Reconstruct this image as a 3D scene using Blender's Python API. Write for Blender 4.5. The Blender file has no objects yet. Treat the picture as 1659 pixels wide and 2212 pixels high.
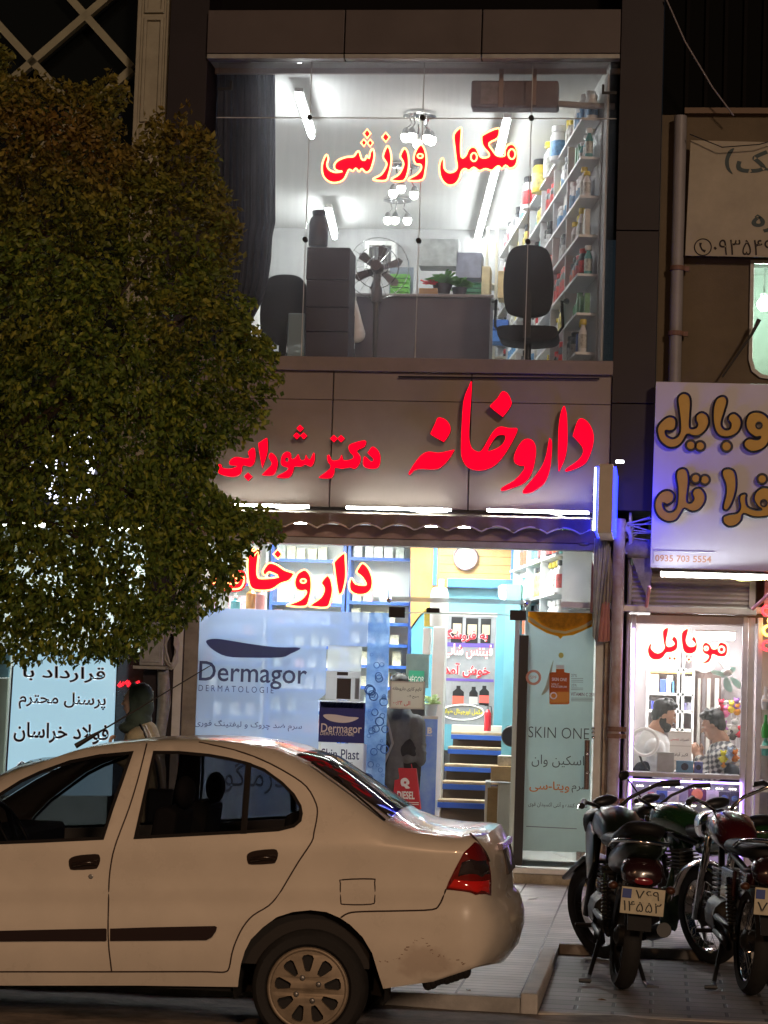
import bpy, bmesh, math, random, unicodedata
from mathutils import Vector, Matrix, geometry
random.seed(7)
R = math.radians
sc = bpy.context.scene
COL = sc.collection
# ---------------------------------------------------------------- camera
CAM = Vector((0.0, 0.0, 1.52))
YAW, PITCH, ROLL = R(6.89), R(4.623), R(1.911)
FPX, CX, CY = 5000.0, 829.5, 1106.0          # focal length and centre for a picture 1659 x 2212
W_ = Vector((-math.sin(YAW)*math.cos(PITCH), math.cos(YAW)*math.cos(PITCH), math.sin(PITCH)))
_r = Vector((math.cos(YAW), math.sin(YAW), 0)); _u = _r.cross(W_)
R_ = _r*math.cos(ROLL) + _u*math.sin(ROLL); U_ = -_r*math.sin(ROLL) + _u*math.cos(ROLL)
cd = bpy.data.cameras.new('camera'); cam = bpy.data.objects.new('camera', cd); COL.objects.link(cam)
cam.matrix_world = Matrix(((R_.x, U_.x, -W_.x, CAM.x), (R_.y, U_.y, -W_.y, CAM.y), (R_.z, U_.z, -W_.z, CAM.z), (0, 0, 0, 1)))
cd.sensor_width = 36; cd.lens = 36*FPX/2212; cd.clip_start = 0.1; cd.clip_end = 500
sc.camera = cam
# ---------------------------------------------------------------- night sky, street light, exposure
SUN_EL, SUN_AZ = R(15), R(22)
wd = bpy.data.worlds.new('World'); sc.world = wd; wd.use_nodes = True
nt = wd.node_tree; bg = nt.nodes['Background']
sky = nt.nodes.new('ShaderNodeTexSky'); sky.sky_type = 'NISHITA'; sky.sun_disc = False
sky.sun_elevation = SUN_EL; sky.sun_rotation = math.pi + SUN_AZ
nt.links.new(sky.outputs[0], bg.inputs[0]); bg.inputs[1].default_value = 0.0012
sd = bpy.data.lights.new('sun', 'SUN'); sun = bpy.data.objects.new('sun', sd); COL.objects.link(sun)
sd.energy = 0.4; sd.angle = R(5); sd.color = (1.0, 0.7, 0.48)
sun.rotation_euler = Vector((math.sin(-SUN_AZ)*math.cos(SUN_EL), math.cos(SUN_AZ)*math.cos(SUN_EL), -math.sin(SUN_EL))).to_track_quat('-Z', 'Y').to_euler()
# the sodium street lamp over the road that lights the car (its pole and head are built with the street)
LAMP = Vector((-1.2, 3.6, 4.5))
ld = bpy.data.lights.new('street_lamp_light', 'SPOT'); lo_ = bpy.data.objects.new('street_lamp_light', ld)
ld.energy = 235; ld.spot_size = R(125); ld.spot_blend = 1; ld.shadow_soft_size = .14; ld.color = (1.0, .55, .29)
lo_.rotation_euler = (Vector((-2.0, 11.3, 0.3))-LAMP).to_track_quat('-Z', 'Y').to_euler()
vs = sc.view_settings; vs.view_transform = 'Standard'; vs.look = 'None'; vs.exposure = 0.95; vs.gamma = 1; vs.use_curve_mapping = False
cy = sc.cycles
cy.max_bounces = 8; cy.diffuse_bounces = 4; cy.glossy_bounces = 3; cy.transmission_bounces = 4; cy.transparent_max_bounces = 24
cy.sample_clamp_indirect = 6; cy.caustics_reflective = False; cy.caustics_refractive = False; cy.use_denoising = True
# ---------------------------------------------------------------- picture point -> place
K = 3024/1659.0
def ray(x, y): return W_ + R_*((x-CX)/FPX) - U_*((y-CY)/FPX)
def P(x, y, Y):
    d = ray(x, y); return CAM + d*(Y/d.y)
def PZ(x, y, z):
    d = ray(x, y); return CAM + d*((z-CAM.z)/d.z)
def crop(x0, y0, s):
    return lambda pts: [((x0+a/s)/K, (y0+b/s)/K) for a, b in pts]
def rect(x0, y0, x1, y1, Y):                   # X0, X1, Z0, Z1 of a picture rectangle on the plane Y
    ym, xm = (y0+y1)/2, (x0+x1)/2
    return P(x0, ym, Y).x, P(x1, ym, Y).x, P(xm, y1, Y).z, P(xm, y0, Y).z
def plane(pts, Y): return [(p.x, p.z) for p in (P(a, b, Y) for a, b in pts)]
# ---------------------------------------------------------------- materials
MATS = {}
def M(name, col, rough=.5, metal=0, noise=0, ns=6, coat=0, bump=0, bs=60, emit=0, ecol=None, spec=.5, trans=0, tcol=None, mix=None, transl=0):
    if name in MATS: return MATS[name]
    m = bpy.data.materials.new(name); m.use_nodes = True; t = m.node_tree; b = t.nodes['Principled BSDF']; MATS[name] = m
    I = b.inputs; I['Base Color'].default_value = (*col, 1); I['Roughness'].default_value = rough; I['Metallic'].default_value = metal
    I['Coat Weight'].default_value = coat; I['Coat Roughness'].default_value = .05; I['Specular IOR Level'].default_value = spec
    tc = t.nodes.new('ShaderNodeTexCoord')
    if noise:
        n = t.nodes.new('ShaderNodeTexNoise'); n.inputs['Scale'].default_value = ns; n.inputs['Detail'].default_value = 6; n.inputs['Roughness'].default_value = .65
        t.links.new(tc.outputs['Object'], n.inputs['Vector'])
        r = t.nodes.new('ShaderNodeValToRGB'); c2 = mix or tuple(c*(1-noise) for c in col)
        r.color_ramp.elements[0].position = .35; r.color_ramp.elements[1].position = .68
        r.color_ramp.elements[0].color = (*c2, 1); r.color_ramp.elements[1].color = (*[min(1, c*(1+noise*.4)) for c in col], 1)
        t.links.new(n.outputs[0], r.inputs[0]); t.links.new(r.outputs[0], I['Base Color'])
        mr = t.nodes.new('ShaderNodeMapRange'); mr.inputs[3].default_value = max(0, rough-.12); mr.inputs[4].default_value = min(1, rough+.15)
        t.links.new(n.outputs[0], mr.inputs[0]); t.links.new(mr.outputs[0], I['Roughness'])
    if bump:
        n2 = t.nodes.new('ShaderNodeTexNoise'); n2.inputs['Scale'].default_value = bs; n2.inputs['Detail'].default_value = 4
        t.links.new(tc.outputs['Object'], n2.inputs['Vector'])
        bp = t.nodes.new('ShaderNodeBump'); bp.inputs['Strength'].default_value = bump; bp.inputs['Distance'].default_value = .01
        t.links.new(n2.outputs[0], bp.inputs['Height']); t.links.new(bp.outputs[0], I['Normal'])
    if emit:
        I['Emission Color'].default_value = (*(ecol or col), 1); I['Emission Strength'].default_value = emit
    out = t.nodes['Material Output']; sh = b.outputs[0]
    if transl:
        tl = t.nodes.new('ShaderNodeBsdfTranslucent'); tl.inputs[0].default_value = (*col, 1)
        if noise: t.links.new(r.outputs[0], tl.inputs[0])
        mx = t.nodes.new('ShaderNodeMixShader'); mx.inputs[0].default_value = transl
        t.links.new(sh, mx.inputs[1]); t.links.new(tl.outputs[0], mx.inputs[2]); sh = mx.outputs[0]
    if trans:
        tp = t.nodes.new('ShaderNodeBsdfTransparent'); tp.inputs[0].default_value = (*(tcol or (1, 1, 1)), 1)
        mx = t.nodes.new('ShaderNodeMixShader'); mx.inputs[0].default_value = trans
        t.links.new(sh, mx.inputs[1]); t.links.new(tp.outputs[0], mx.inputs[2]); sh = mx.outputs[0]
    t.links.new(sh, out.inputs[0]); return m
def glass(name, tint=(1, 1, 1), dust=.03, dustcol=(.8, .8, .8), refl=1.0, streak=True):
    if name in MATS: return MATS[name]
    m = bpy.data.materials.new(name); m.use_nodes = True; t = m.node_tree; t.nodes.clear(); MATS[name] = m
    N = t.nodes.new; L = t.links.new
    out = N('ShaderNodeOutputMaterial'); tp = N('ShaderNodeBsdfTransparent'); tp.inputs[0].default_value = (*tint, 1)
    gl = N('ShaderNodeBsdfGlossy'); gl.inputs['Roughness'].default_value = .02
    fr = N('ShaderNodeFresnel'); fr.inputs[0].default_value = 1.45
    mu = N('ShaderNodeMath'); mu.operation = 'MULTIPLY'; mu.inputs[1].default_value = refl; L(fr.outputs[0], mu.inputs[0])
    mx = N('ShaderNodeMixShader'); L(mu.outputs[0], mx.inputs[0]); L(tp.outputs[0], mx.inputs[1]); L(gl.outputs[0], mx.inputs[2])
    tl = N('ShaderNodeBsdfTranslucent'); tl.inputs[0].default_value = (*dustcol, 1)
    m2 = N('ShaderNodeMixShader'); L(mx.outputs[0], m2.inputs[1]); L(tl.outputs[0], m2.inputs[2])
    if streak:                                   # dust and run marks on the pane
        tc = N('ShaderNodeTexCoord'); mp = N('ShaderNodeMapping'); mp.inputs['Scale'].default_value = (9, 1, .7)
        n = N('ShaderNodeTexNoise'); n.inputs['Scale'].default_value = 2.2; n.inputs['Detail'].default_value = 8
        L(tc.outputs['Object'], mp.inputs[0]); L(mp.outputs[0], n.inputs['Vector'])
        r = N('ShaderNodeMapRange'); r.inputs[1].default_value = .3; r.inputs[2].default_value = .75; r.inputs[3].default_value = dust*.75; r.inputs[4].default_value = dust*1.35
        L(n.outputs[0], r.inputs[0]); L(r.outputs[0], m2.inputs[0])
    else: m2.inputs[0].default_value = dust
    L(m2.outputs[0], out.inputs[0]); return m
# ---------------------------------------------------------------- mesh helpers
ORG = {}
def org(o): return ORG.get(o.name, Vector()) if o else Vector()
def tess(outer, holes=()):
    loops = [[Vector((a, b, 0)) for a, b in l] for l in [outer, *holes]]
    return [p for l in [outer, *holes] for p in l], geometry.tessellate_polygon(loops)
class G:
    def __init__(s): s.v = []; s.f = []
    def add(s, vs, fs):
        k = len(s.v); s.v += [tuple(v) for v in vs]; s.f += [tuple(i+k for i in f) for f in fs]; return s
    def box(s, x0, x1, y0, y1, z0, z1):
        return s.add([(x, y, z) for z in (z0, z1) for y in (y0, y1) for x in (x0, x1)], [(0, 2, 3, 1), (4, 5, 7, 6), (0, 1, 5, 4), (2, 6, 7, 3), (0, 4, 6, 2), (1, 3, 7, 5)])
    def hexa(s, c):                              # eight corners: bottom loop then top loop
        return s.add(c, [(3, 2, 1, 0), (4, 5, 6, 7), (0, 1, 5, 4), (1, 2, 6, 5), (2, 3, 7, 6), (3, 0, 4, 7)])
    def quad(s, a, b, c, d): return s.add([a, b, c, d], [(0, 1, 2, 3)])
    def tube(s, pts, r, n=8, closed=False, flat=1.0):
        pts = [Vector(p) for p in pts]; m = len(pts); rr = r if isinstance(r, (list, tuple)) else [r]*m
        vs = []; up = None
        for i, p in enumerate(pts):
            a = pts[(i-1) % m] if (closed or i) else p; b = pts[(i+1) % m] if (closed or i < m-1) else p
            t = (b-a).normalized() if (b-a).length > 1e-9 else Vector((0, 0, 1))
            if up is None: up = Vector((0, 0, 1)) if abs(t.z) < .9 else Vector((0, 1, 0))
            sd_ = t.cross(up)
            if sd_.length < 1e-4: sd_ = t.orthogonal()
            sd_.normalize(); up = sd_.cross(t).normalized()
            for k in range(n):
                q = 2*math.pi*k/n; vs.append(p + sd_*(math.cos(q)*rr[i]) + up*(math.sin(q)*rr[i]*flat))
        fs = []
        for i in range(m if closed else m-1):
            j = (i+1) % m
            for k in range(n): fs.append((i*n+k, i*n+(k+1) % n, j*n+(k+1) % n, j*n+k))
        if not closed: fs += [tuple(range(n-1, -1, -1)), tuple((m-1)*n+k for k in range(n))]
        return s.add(vs, fs)
    def lathe(s, prof, o, ax=(0, 0, 1), n=24, caps=True):
        ax = Vector(ax).normalized(); a = ax.orthogonal().normalized(); b = ax.cross(a); o = Vector(o); vs = []; fs = []
        for r_, h in prof:
            for k in range(n):
                q = 2*math.pi*k/n; vs.append(o + ax*h + a*(r_*math.cos(q)) + b*(r_*math.sin(q)))
        for i in range(len(prof)-1):
            for k in range(n): fs.append((i*n+k, i*n+(k+1) % n, (i+1)*n+(k+1) % n, (i+1)*n+k))
        if caps: fs += [tuple(range(n-1, -1, -1)), tuple((len(prof)-1)*n+k for k in range(n))]
        return s.add(vs, fs)
    def ell(s, c, r, nu=16, nv=10, rot=None):
        c = Vector(c); vs = []; fs = []
        for j in range(nv+1):
            t = math.pi*j/nv
            for i in range(nu):
                q = 2*math.pi*i/nu; v = Vector((r[0]*math.sin(t)*math.cos(q), r[1]*math.sin(t)*math.sin(q), r[2]*math.cos(t)))
                vs.append(c + (rot @ v if rot else v))
        for j in range(nv):
            for i in range(nu): fs.append((j*nu+i, (j+1)*nu+i, (j+1)*nu+(i+1) % nu, j*nu+(i+1) % nu))
        return s.add(vs, fs)
    def prism(s, poly, y0, y1, holes=()):        # outline in X,Z given thickness along Y
        pts, tr = tess(poly, holes); n = len(pts)
        vs = [(a, y0, b) for a, b in pts] + [(a, y1, b) for a, b in pts]
        fs = [tuple(t) for t in tr] + [tuple(i+n for i in reversed(t)) for t in tr]; k = 0
        for l in [poly, *holes]:
            m = len(l); fs += [(k+i, k+(i+1) % m, k+(i+1) % m+n, k+i+n) for i in range(m)]; k += m
        return s.add(vs, fs)
    def build(s, name, mat, parent=None, smooth=False, bevel=0, fix=True):
        me = bpy.data.meshes.new(name); o0 = org(parent)
        me.from_pydata([(v[0]-o0.x, v[1]-o0.y, v[2]-o0.z) for v in s.v], [], s.f)
        if fix or bevel:
            bm = bmesh.new(); bm.from_mesh(me); bmesh.ops.recalc_face_normals(bm, faces=bm.faces)
            if bevel:
                es = [e for e in bm.edges if len(e.link_faces) == 2 and e.calc_face_angle(0) > .6]
                bmesh.ops.bevel(bm, geom=es, offset=bevel, segments=2, affect='EDGES', profile=.5, clamp_overlap=True)
            bm.to_mesh(me); bm.free()
        if smooth:
            me.polygons.foreach_set('use_smooth', [True]*len(me.polygons))
            if smooth != True: me.set_sharp_from_angle(angle=R(smooth))
        me.materials.append(mat)
        o = bpy.data.objects.new(name, me); COL.objects.link(o)
        if parent: o.parent = parent
        ORG[o.name] = o0; return o
def tag(o, label, cat, group=None):
    o['label'] = label; o['category'] = cat
    if group: o['group'] = group
    return o
def thing(name, label, cat, loc=(0, 0, 0), group=None):
    o = bpy.data.objects.new(name, None); COL.objects.link(o); o.location = loc; o.empty_display_size = .1
    ORG[o.name] = Vector(loc); return tag(o, label, cat, group)
def one(g, name, mat, label, cat, group=None, **kw):   # a thing that is a single mesh, its origin at its base
    xs, ys, zs = zip(*g.v); b = Vector(((min(xs)+max(xs))/2, (min(ys)+max(ys))/2, min(zs)))
    g.v = [(v[0]-b.x, v[1]-b.y, v[2]-b.z) for v in g.v]
    o = g.build(name, mat, None, **kw); o.location = b; ORG[o.name] = b; return tag(o, label, cat, group)
def structure(g, name, mat, **kw):
    o = g.build(name, mat, None, **kw); o['kind'] = 'structure'; return o
def dup(root, loc, label=None, group=None):
    def cp(o, par):
        c = o.copy(); COL.objects.link(c)
        if par: c.parent = par
        for ch in list(o.children): cp(ch, c)
        return c
    c = cp(root, None); c.location = loc
    if label: c['label'] = label
    if group: c['group'] = group
    return c
def smooth_loop(pts, k=4, closed=True):          # Catmull-Rom through the points
    n = len(pts); out = []
    for i in range(n if closed else n-1):
        g = lambda j: Vector(pts[j % n] if closed else pts[max(0, min(n-1, j))])
        a, b, c, d = g(i-1), g(i), g(i+1), g(i+2)
        for q in range(k):
            t = q/k; out.append(tuple(.5*((2*b)+(c-a)*t+(2*a-5*b+4*c-d)*t*t+(3*b-a-3*c+d)*t*t*t)))
    if not closed: out.append(tuple(pts[-1]))
    return out
def ring(cx, cy_, rx, ry, n=14): return [(cx+rx*math.cos(2*math.pi*i/n), cy_+ry*math.sin(2*math.pi*i/n)) for i in range(n)]
def dia(cx, cy_, r_, q=1.0): return [(cx, cy_-r_), (cx+r_*q, cy_), (cx, cy_+r_), (cx-r_*q, cy_)]
# ---------------------------------------------------------------- Persian lettering
FORMS = {}
for cp in list(range(0xFB50, 0xFDFE)) + list(range(0xFE70, 0xFEFD)):
    d = unicodedata.decomposition(chr(cp)).split()
    if len(d) == 2 and d[0] in ('<isolated>', '<final>', '<initial>', '<medial>'): FORMS.setdefault(chr(int(d[1], 16)), {})[d[0][1:-1]] = chr(cp)
LA = {'isolated': '\ufefb', 'final': '\ufefc'}
def shape(s):
    s = s.replace('لا', '\x01'); out = []
    get = lambda c: LA if c == '\x01' else FORMS.get(c)
    for i, c in enumerate(s):
        f = get(c)
        if not f: out.append(c); continue
        pf = get(s[i-1]) if i else None; nf = get(s[i+1]) if i+1 < len(s) else None
        jp = bool(pf and ('initial' in pf or s[i-1] == 'ـ') and 'final' in f); jn = bool(nf and 'final' in nf and 'initial' in f)
        out.append(f.get('medial' if jp and jn else 'final' if jp else 'initial' if jn else 'isolated', c))
    out = ''.join(reversed(out)); res = ''; run = ''
    for ch in out + '\0':
        if ch.isdigit(): run = ch + run
        else: res += run + ch; run = ''
    return res[:-1]
def text_g(s, box, y, depth=.004, bold=0.0, res=3):    # box = X0, X1, Z0, Z1
    fa = any('\u0600' <= c <= '\u06ff' for c in s)
    c = bpy.data.curves.new('lettering', 'FONT'); c.body = shape(s) if fa else s; c.resolution_u = res; c.offset = bold; c.fill_mode = 'FRONT'
    o = bpy.data.objects.new('lettering', c); COL.objects.link(o)
    dg = bpy.context.evaluated_depsgraph_get(); me = o.evaluated_get(dg).to_mesh()
    vs = [v.co.copy() for v in me.vertices]; fs = [tuple(p.vertices) for p in me.polygons]
    bpy.data.objects.remove(o); bpy.data.curves.remove(c)
    g = G()
    if not vs: return g
    a, b = min(v.x for v in vs), max(v.x for v in vs); e, f = min(v.y for v in vs), max(v.y for v in vs)
    X0, X1, Z0, Z1 = box; sx = (X1-X0)/max(b-a, 1e-6); sz = (Z1-Z0)/max(f-e, 1e-6)
    g.add([(X0+(v.x-a)*sx, y, Z0+(v.y-e)*sz) for v in vs], fs)
    if depth:
        n = len(vs); cnt = {}
        for q in fs:
            for i in range(len(q)): k = (q[i], q[(i+1) % len(q)]); cnt[k] = cnt.get(k, 0)+1
        g.add([(v[0], y+depth, v[2]) for v in g.v[:n]], [])
        g.f += [(i, j, j+n, i+n) for (i, j) in cnt if (j, i) not in cnt]
    return g
def text(s, x0, y0, x1, y1, Y, mat, parent, bold=0.0, depth=.004, name='lettering'):
    return text_g(s, rect(x0, y0, x1, y1, Y), Y, depth, bold).build(name, mat, parent, fix=False)
# ---------------------------------------------------------------- shared materials
alu = M('brushed aluminium', (.55, .54, .52), .38, .6, .15, 9)
alud = M('dull aluminium', (.36, .35, .33), .5, .3, .25, 5)
blackm = M('black metal', (.012, .012, .014), .4, .2)
blackp = M('black plastic', (.014, .014, .016), .45)
white = M('white paint', (.74, .74, .72), .5, 0, .08, 4)
wall_w = M('white plaster', (.72, .72, .7), .8, 0, .1, 2)
brownp = M('brown composite panel', (.27, .22, .185), .42, 0, .14, 1.6, spec=.4)
browntop = M('shaded brown composite panel', (.1, .078, .075), .42, 0, .14, 1.6, spec=.4)  # sign panel brown, darkened to paint in the dimmer light up there
maroon = M('dark maroon panel', (.017, .01, .014), .5, 0, .2, 1.5, spec=.4)
rubber = M('tyre rubber', (.014, .013, .013), .8, 0, .3, 20, bump=.2, bs=150)
chrome = M('chrome', (.75, .75, .75), .12, 1)
wood = M('carton brown', (.42, .27, .13), .8, 0, .2, 8)
steel = M('grey steel', (.3, .3, .3), .4, .7, .2, 9)
red_l = M('lit red acrylic', (.6, .004, .012), .7, spec=.05, emit=.8, ecol=(1, .0, .015))
neon_t = M('neon tube', (1, .8, .45), .3, emit=3.2, ecol=(1, .36, .11))
neon_w = M('warm white neon tube', (1, .9, .7), .3, emit=2.0, ecol=(1, .5, .3))
neon_b = M('red neon backing and halo', (.8, .01, .02), .3, emit=.9, ecol=(1, .0, .015))
led = M('white led strip', (1, 1, 1), .4, emit=44, ecol=(.93, 1, .97))
ltube = M('fluorescent tube', (1, 1, 1), .4, emit=24, ecol=(.94, 1, 1))
bulb = M('bright lamp', (1, 1, 1), .4, emit=16, ecol=(1, .98, .9))
skin = M('skin', (.5, .3, .21), .55, 0, .1, 30)
hairm = M('black hair', (.015, .012, .011), .55, bump=.6, bs=180)
# ================================================================ setting
def tile_mat(name, col, joint, bw, bh, off=.5, jw=.012, noise=.25, rot=0, rough=.6):
    m = bpy.data.materials.new(name); m.use_nodes = True; t = m.node_tree; b = t.nodes['Principled BSDF']; N = t.nodes.new; L = t.links.new
    tc = N('ShaderNodeTexCoord'); mp = N('ShaderNodeMapping'); mp.inputs['Rotation'].default_value = (0, 0, rot); L(tc.outputs['Object'], mp.inputs[0])
    br = N('ShaderNodeTexBrick'); br.offset = off; br.inputs['Scale'].default_value = 1; br.inputs['Brick Width'].default_value = bw; br.inputs['Row Height'].default_value = bh
    br.inputs['Mortar Size'].default_value = jw; br.inputs['Mortar Smooth'].default_value = .3
    br.inputs['Color1'].default_value = (*col, 1); br.inputs['Color2'].default_value = (*[c*.8 for c in col], 1); br.inputs['Mortar'].default_value = (*joint, 1)
    L(mp.outputs[0], br.inputs['Vector'])
    n = N('ShaderNodeTexNoise'); n.inputs['Scale'].default_value = 2.3; n.inputs['Detail'].default_value = 8; L(tc.outputs['Object'], n.inputs['Vector'])
    r = N('ShaderNodeMapRange'); r.inputs[1].default_value = .3; r.inputs[2].default_value = .7; r.inputs[3].default_value = 1-noise; r.inputs[4].default_value = 1.05; L(n.outputs[0], r.inputs[0])
    mx = N('ShaderNodeMix'); mx.data_type = 'RGBA'; mx.blend_type = 'MULTIPLY'; mx.inputs[0].default_value = 1
    L(br.outputs[0], mx.inputs[6]); L(r.outputs[0], mx.inputs[7]); L(mx.outputs[2], b.inputs['Base Color'])
    bp = N('ShaderNodeBump'); bp.inputs['Strength'].default_value = .5; bp.inputs['Distance'].default_value = .006; bp.invert = True
    L(br.outputs['Fac'], bp.inputs['Height']); L(bp.outputs[0], b.inputs['Normal'])
    b.inputs['Roughness'].default_value = rough; return m
pave_m = tile_mat('pale pavement tiles', (.74, .68, .64), (.16, .13, .12), .36, .115, .0, .008, .35)
bay_m = tile_mat('parking bay blocks', (.24, .22, .21), (.03, .027, .027), .42, .17, .5, .012, .45)
kerb_m = M('kerb stone', (.5, .46, .42), .75, 0, .3, 5, bump=.3)
kerbd = M('dirty kerb face', (.17, .14, .12), .85, 0, .5, 7, bump=.5)
KY, BY = 12.9, 15.55                             # street kerb line, back wall of the parking bay
XB = PZ(1178, 2108, -.05).x                      # the bay's left wall
def pz(Y): return -.095*(20-Y)/(20-KY)
def bz(Y): return -.165 + .045*(Y-KY)/(BY-KY)
g = G(); xs = [-14, XB, 9]
g.add([(-14, KY+.07, pz(KY+.07)), (XB, KY+.07, pz(KY+.07)), (XB, BY, pz(BY)), (-14, BY, pz(BY)), (9, BY+.09, pz(BY+.09)), (9, 20.1, 0), (-14, 20.1, 0), (XB, BY+.09, pz(BY+.09)), (-14, BY+.09, pz(BY+.09))], [(0, 1, 2, 3), (3, 2, 7, 8), (8, 7, 4, 5, 6)])
structure(g, 'pavement', pave_m)
g = G(); g.add([(XB, KY+.06, bz(KY)), (9, KY+.06, bz(KY)), (9, BY, bz(BY)), (XB, BY, bz(BY))], [(0, 1, 2, 3)]); structure(g, 'parking_bay', bay_m)
g = G(); g.box(-14, XB-.1, KY, KY+.07, -.4, pz(KY)+.004); g.box(XB-.002, 9, KY-.03, KY+.06, -.4, bz(KY)+.004); g.box(XB, 9, BY, BY+.09, -.4, pz(BY)+.005)
structure(g, 'kerb', kerb_m, bevel=.008)
g = G(); zt = .005
g.box(XB-.1, XB-.003, KY-.015, BY+.05, -.4, -.062); structure(g, 'bay_side_kerb', M('pale divider kerb', (.6, .55, .5), .7, 0, .25, 6, bump=.2), bevel=.012)
road_m = M('dusty road', (.27, .225, .19), .9, 0, .62, 3.5, bump=.9, bs=22)
g = G(); NX, NY = 2, 24
ys = [-12, 0, 6, 8, 9, 10] + [10.4+.17*i for i in range(15)] + [KY+.02]
def rz(Y): return -.165 + .022*min(3.9, max(0, 12.9-Y))
random.seed(3); nx = 60
for Y in ys:
    for i in range(nx+1): g.v.append((-15+24*i/nx, Y, rz(Y) + (random.uniform(-.012, .012) if Y > 10 else 0)))
for j in range(len(ys)-1):
    for i in range(nx): g.f.append((j*(nx+1)+i, j*(nx+1)+i+1, (j+1)*(nx+1)+i+1, (j+1)*(nx+1)+i))
structure(g, 'road', road_m, smooth=True)
sl = thing('street_lamp', 'tall sodium street lamp standing across the road behind the camera', 'street lamp', (LAMP.x, 1.2, 0))
pm_ = M('grey lamp pole', (.2, .2, .2), .5, .3, .2, 5); G().tube([(LAMP.x, 1.2, -.2), (LAMP.x, 1.2, 5.6), (LAMP.x, 1.5, 6.25), (LAMP.x, 2.2, 6.45), (LAMP.x, 3.3, 6.38)], [.08, .06, .045, .04, .035], 12).build('pole', pm_, sl, smooth=True)
G().box(LAMP.x-.14, LAMP.x+.14, 3.2, 3.95, 6.26, 6.38).build('lamp_head', pm_, sl, bevel=.03); G().box(LAMP.x-.1, LAMP.x+.1, 3.3, 3.85, 6.225, 6.255).build('lens', M('sodium lens', (1, .7, .4), .4, emit=12, ecol=(1, .6, .3)), sl)
COL.objects.link(lo_); lo_.parent = sl; lo_.location = LAMP-Vector((LAMP.x, 1.2, 0))+Vector((0, 0, -.05))
# ================================================================ pharmacy building
FX0, FX1, FY = -4.134, -.466, 20.0
pb = thing('pharmacy_building', 'two storey pharmacy with a lit upper window, brown panels and red lettering', 'building', (-2.3, 20, 0))
def zf(x, y, Y=FY): return P(x, y, Y).z
def xf(x, y, Y=FY): return P(x, y, Y).x
zT, zW, zS0, zS1, zP0, zH = zf(900, 28), zf(900, 132), zf(950, 806), zf(950, 776), zf(850, 1098), zf(900, 1182)
j1, j2 = xf(748, 75), xf(1043, 75); gp = .006
for a, b in ((FX0, j1-gp), (j1+gp, j2-gp), (j2+gp, FX1)):
    G().box(a, b, 19.9, 20.02, zW+.045, zT).build('fascia_panel', browntop, pb, bevel=.004)
    G().box(a, b, 19.91, 20.02, zW, zW+.04).build('fascia_lip', alud, pb, bevel=.003)
G().box(FX0, FX1, 20.02, 20.5, zW+.045, zT-.02).build('fascia_backing', blackm, pb)
# dark columns either side
xl, xr = xf(360, 300), xf(1428, 300)
g = G(); g.box(xl, FX0-.004, 19.96, 20.5, 0, 6.35); g.box(xl, FX0-.004, 19.96, 20.5, 6.36, 9.5); g.build('side_column', maroon, pb)
zc = zf(1365, 1104)
g = G()
for a, b in ((zc, zf(1370, 873)-.004), (zf(1370, 873)+.004, zf(1380, 500)-.004), (zf(1380, 500)+.004, 9.5)): g.box(FX1+.006, xr, 19.96, 20.5, a, b)
g.build('side_column', maroon, pb, bevel=.003)
G().box(xl, xr, 20.52, 20.7, zT-.1, 9.6).build('upper_wall', M('black cladding', (.005, .004, .004), .8, spec=.1), pb)
# sign panels
q1, q2 = xf(716, 950), xf(1015, 950); zj = zf(900, 867)
for a, b in ((FX0, q1-gp), (q1+gp, q2-gp), (q2+gp, FX1)):
    g = G(); g.box(a, b, 20, 20.06, zP0, zj-.002); g.box(a, b, 20, 20.06, zj+.003, zS0-.003); g.build('sign_panel', brownp, pb, bevel=.003)
G().box(FX0, FX1, 20.03, 20.3, zP0-.04, zS0).build('sign_backing', blackm, pb)
G().box(FX0, FX1+.01, 19.94, 20.3, zS0, zS1).build('window_sill', M('brown sill', (.24, .19, .165), .5, 0, .15, 4), pb, bevel=.006)
g = G(); g.tube([(xf(862, 808), 19.96, zf(862, 808)-.03), (xf(1295, 812), 19.96, zf(1295, 812)-.03)], .008); g.build('awning_rod', maroon, pb)
# upper room shell
UF = zS1-.02; UC = zW+.02; UY = 27.4
ru = [P(1318, 160, 20.1).x, P(1104, 545, UY).x]; lu = [FX0-.02, P(585, 520, UY).x]
def shell(name_w, z0, z1, l, r_, y0, y1, mw, mc, mf, par):
    G().quad((l[0], y0, z0), (l[1], y1, z0), (l[1], y1, z1), (l[0], y0, z1)).build(name_w, mw, par, fix=False); G().quad((r_[1], y1, z0), (r_[0], y0, z0), (r_[0], y0, z1), (r_[1], y1, z1)).build(name_w, mw, par, fix=False)
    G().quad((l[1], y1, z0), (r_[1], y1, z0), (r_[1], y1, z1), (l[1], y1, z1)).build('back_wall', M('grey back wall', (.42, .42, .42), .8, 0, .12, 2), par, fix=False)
    G().quad((l[0], y0, z1), (l[1], y1, z1), (r_[1], y1, z1), (r_[0], y0, z1)).build('ceiling', mc, par, fix=False)
    G().quad((l[0], y0, z0), (r_[0], y0, z0), (r_[1], y1, z0), (l[1], y1, z0)).build('floor', mf, par, fix=False)
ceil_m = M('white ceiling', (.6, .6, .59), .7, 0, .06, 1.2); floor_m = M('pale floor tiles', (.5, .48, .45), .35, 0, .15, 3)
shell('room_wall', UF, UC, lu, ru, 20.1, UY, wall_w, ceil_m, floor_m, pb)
G().box(lu[0]-.2, ru[0]+.3, 20.1, 28, UC+.01, UC+.12).build('upper_slab', blackm, pb)
g = G(); g.box(FX0, FX1, 20.3, 20.34, UC-.05, UC-.002); g.build('ceiling_rail', M('pinkish lintel', (.5, .43, .41), .6, 0, .15, 3), pb)
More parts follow.
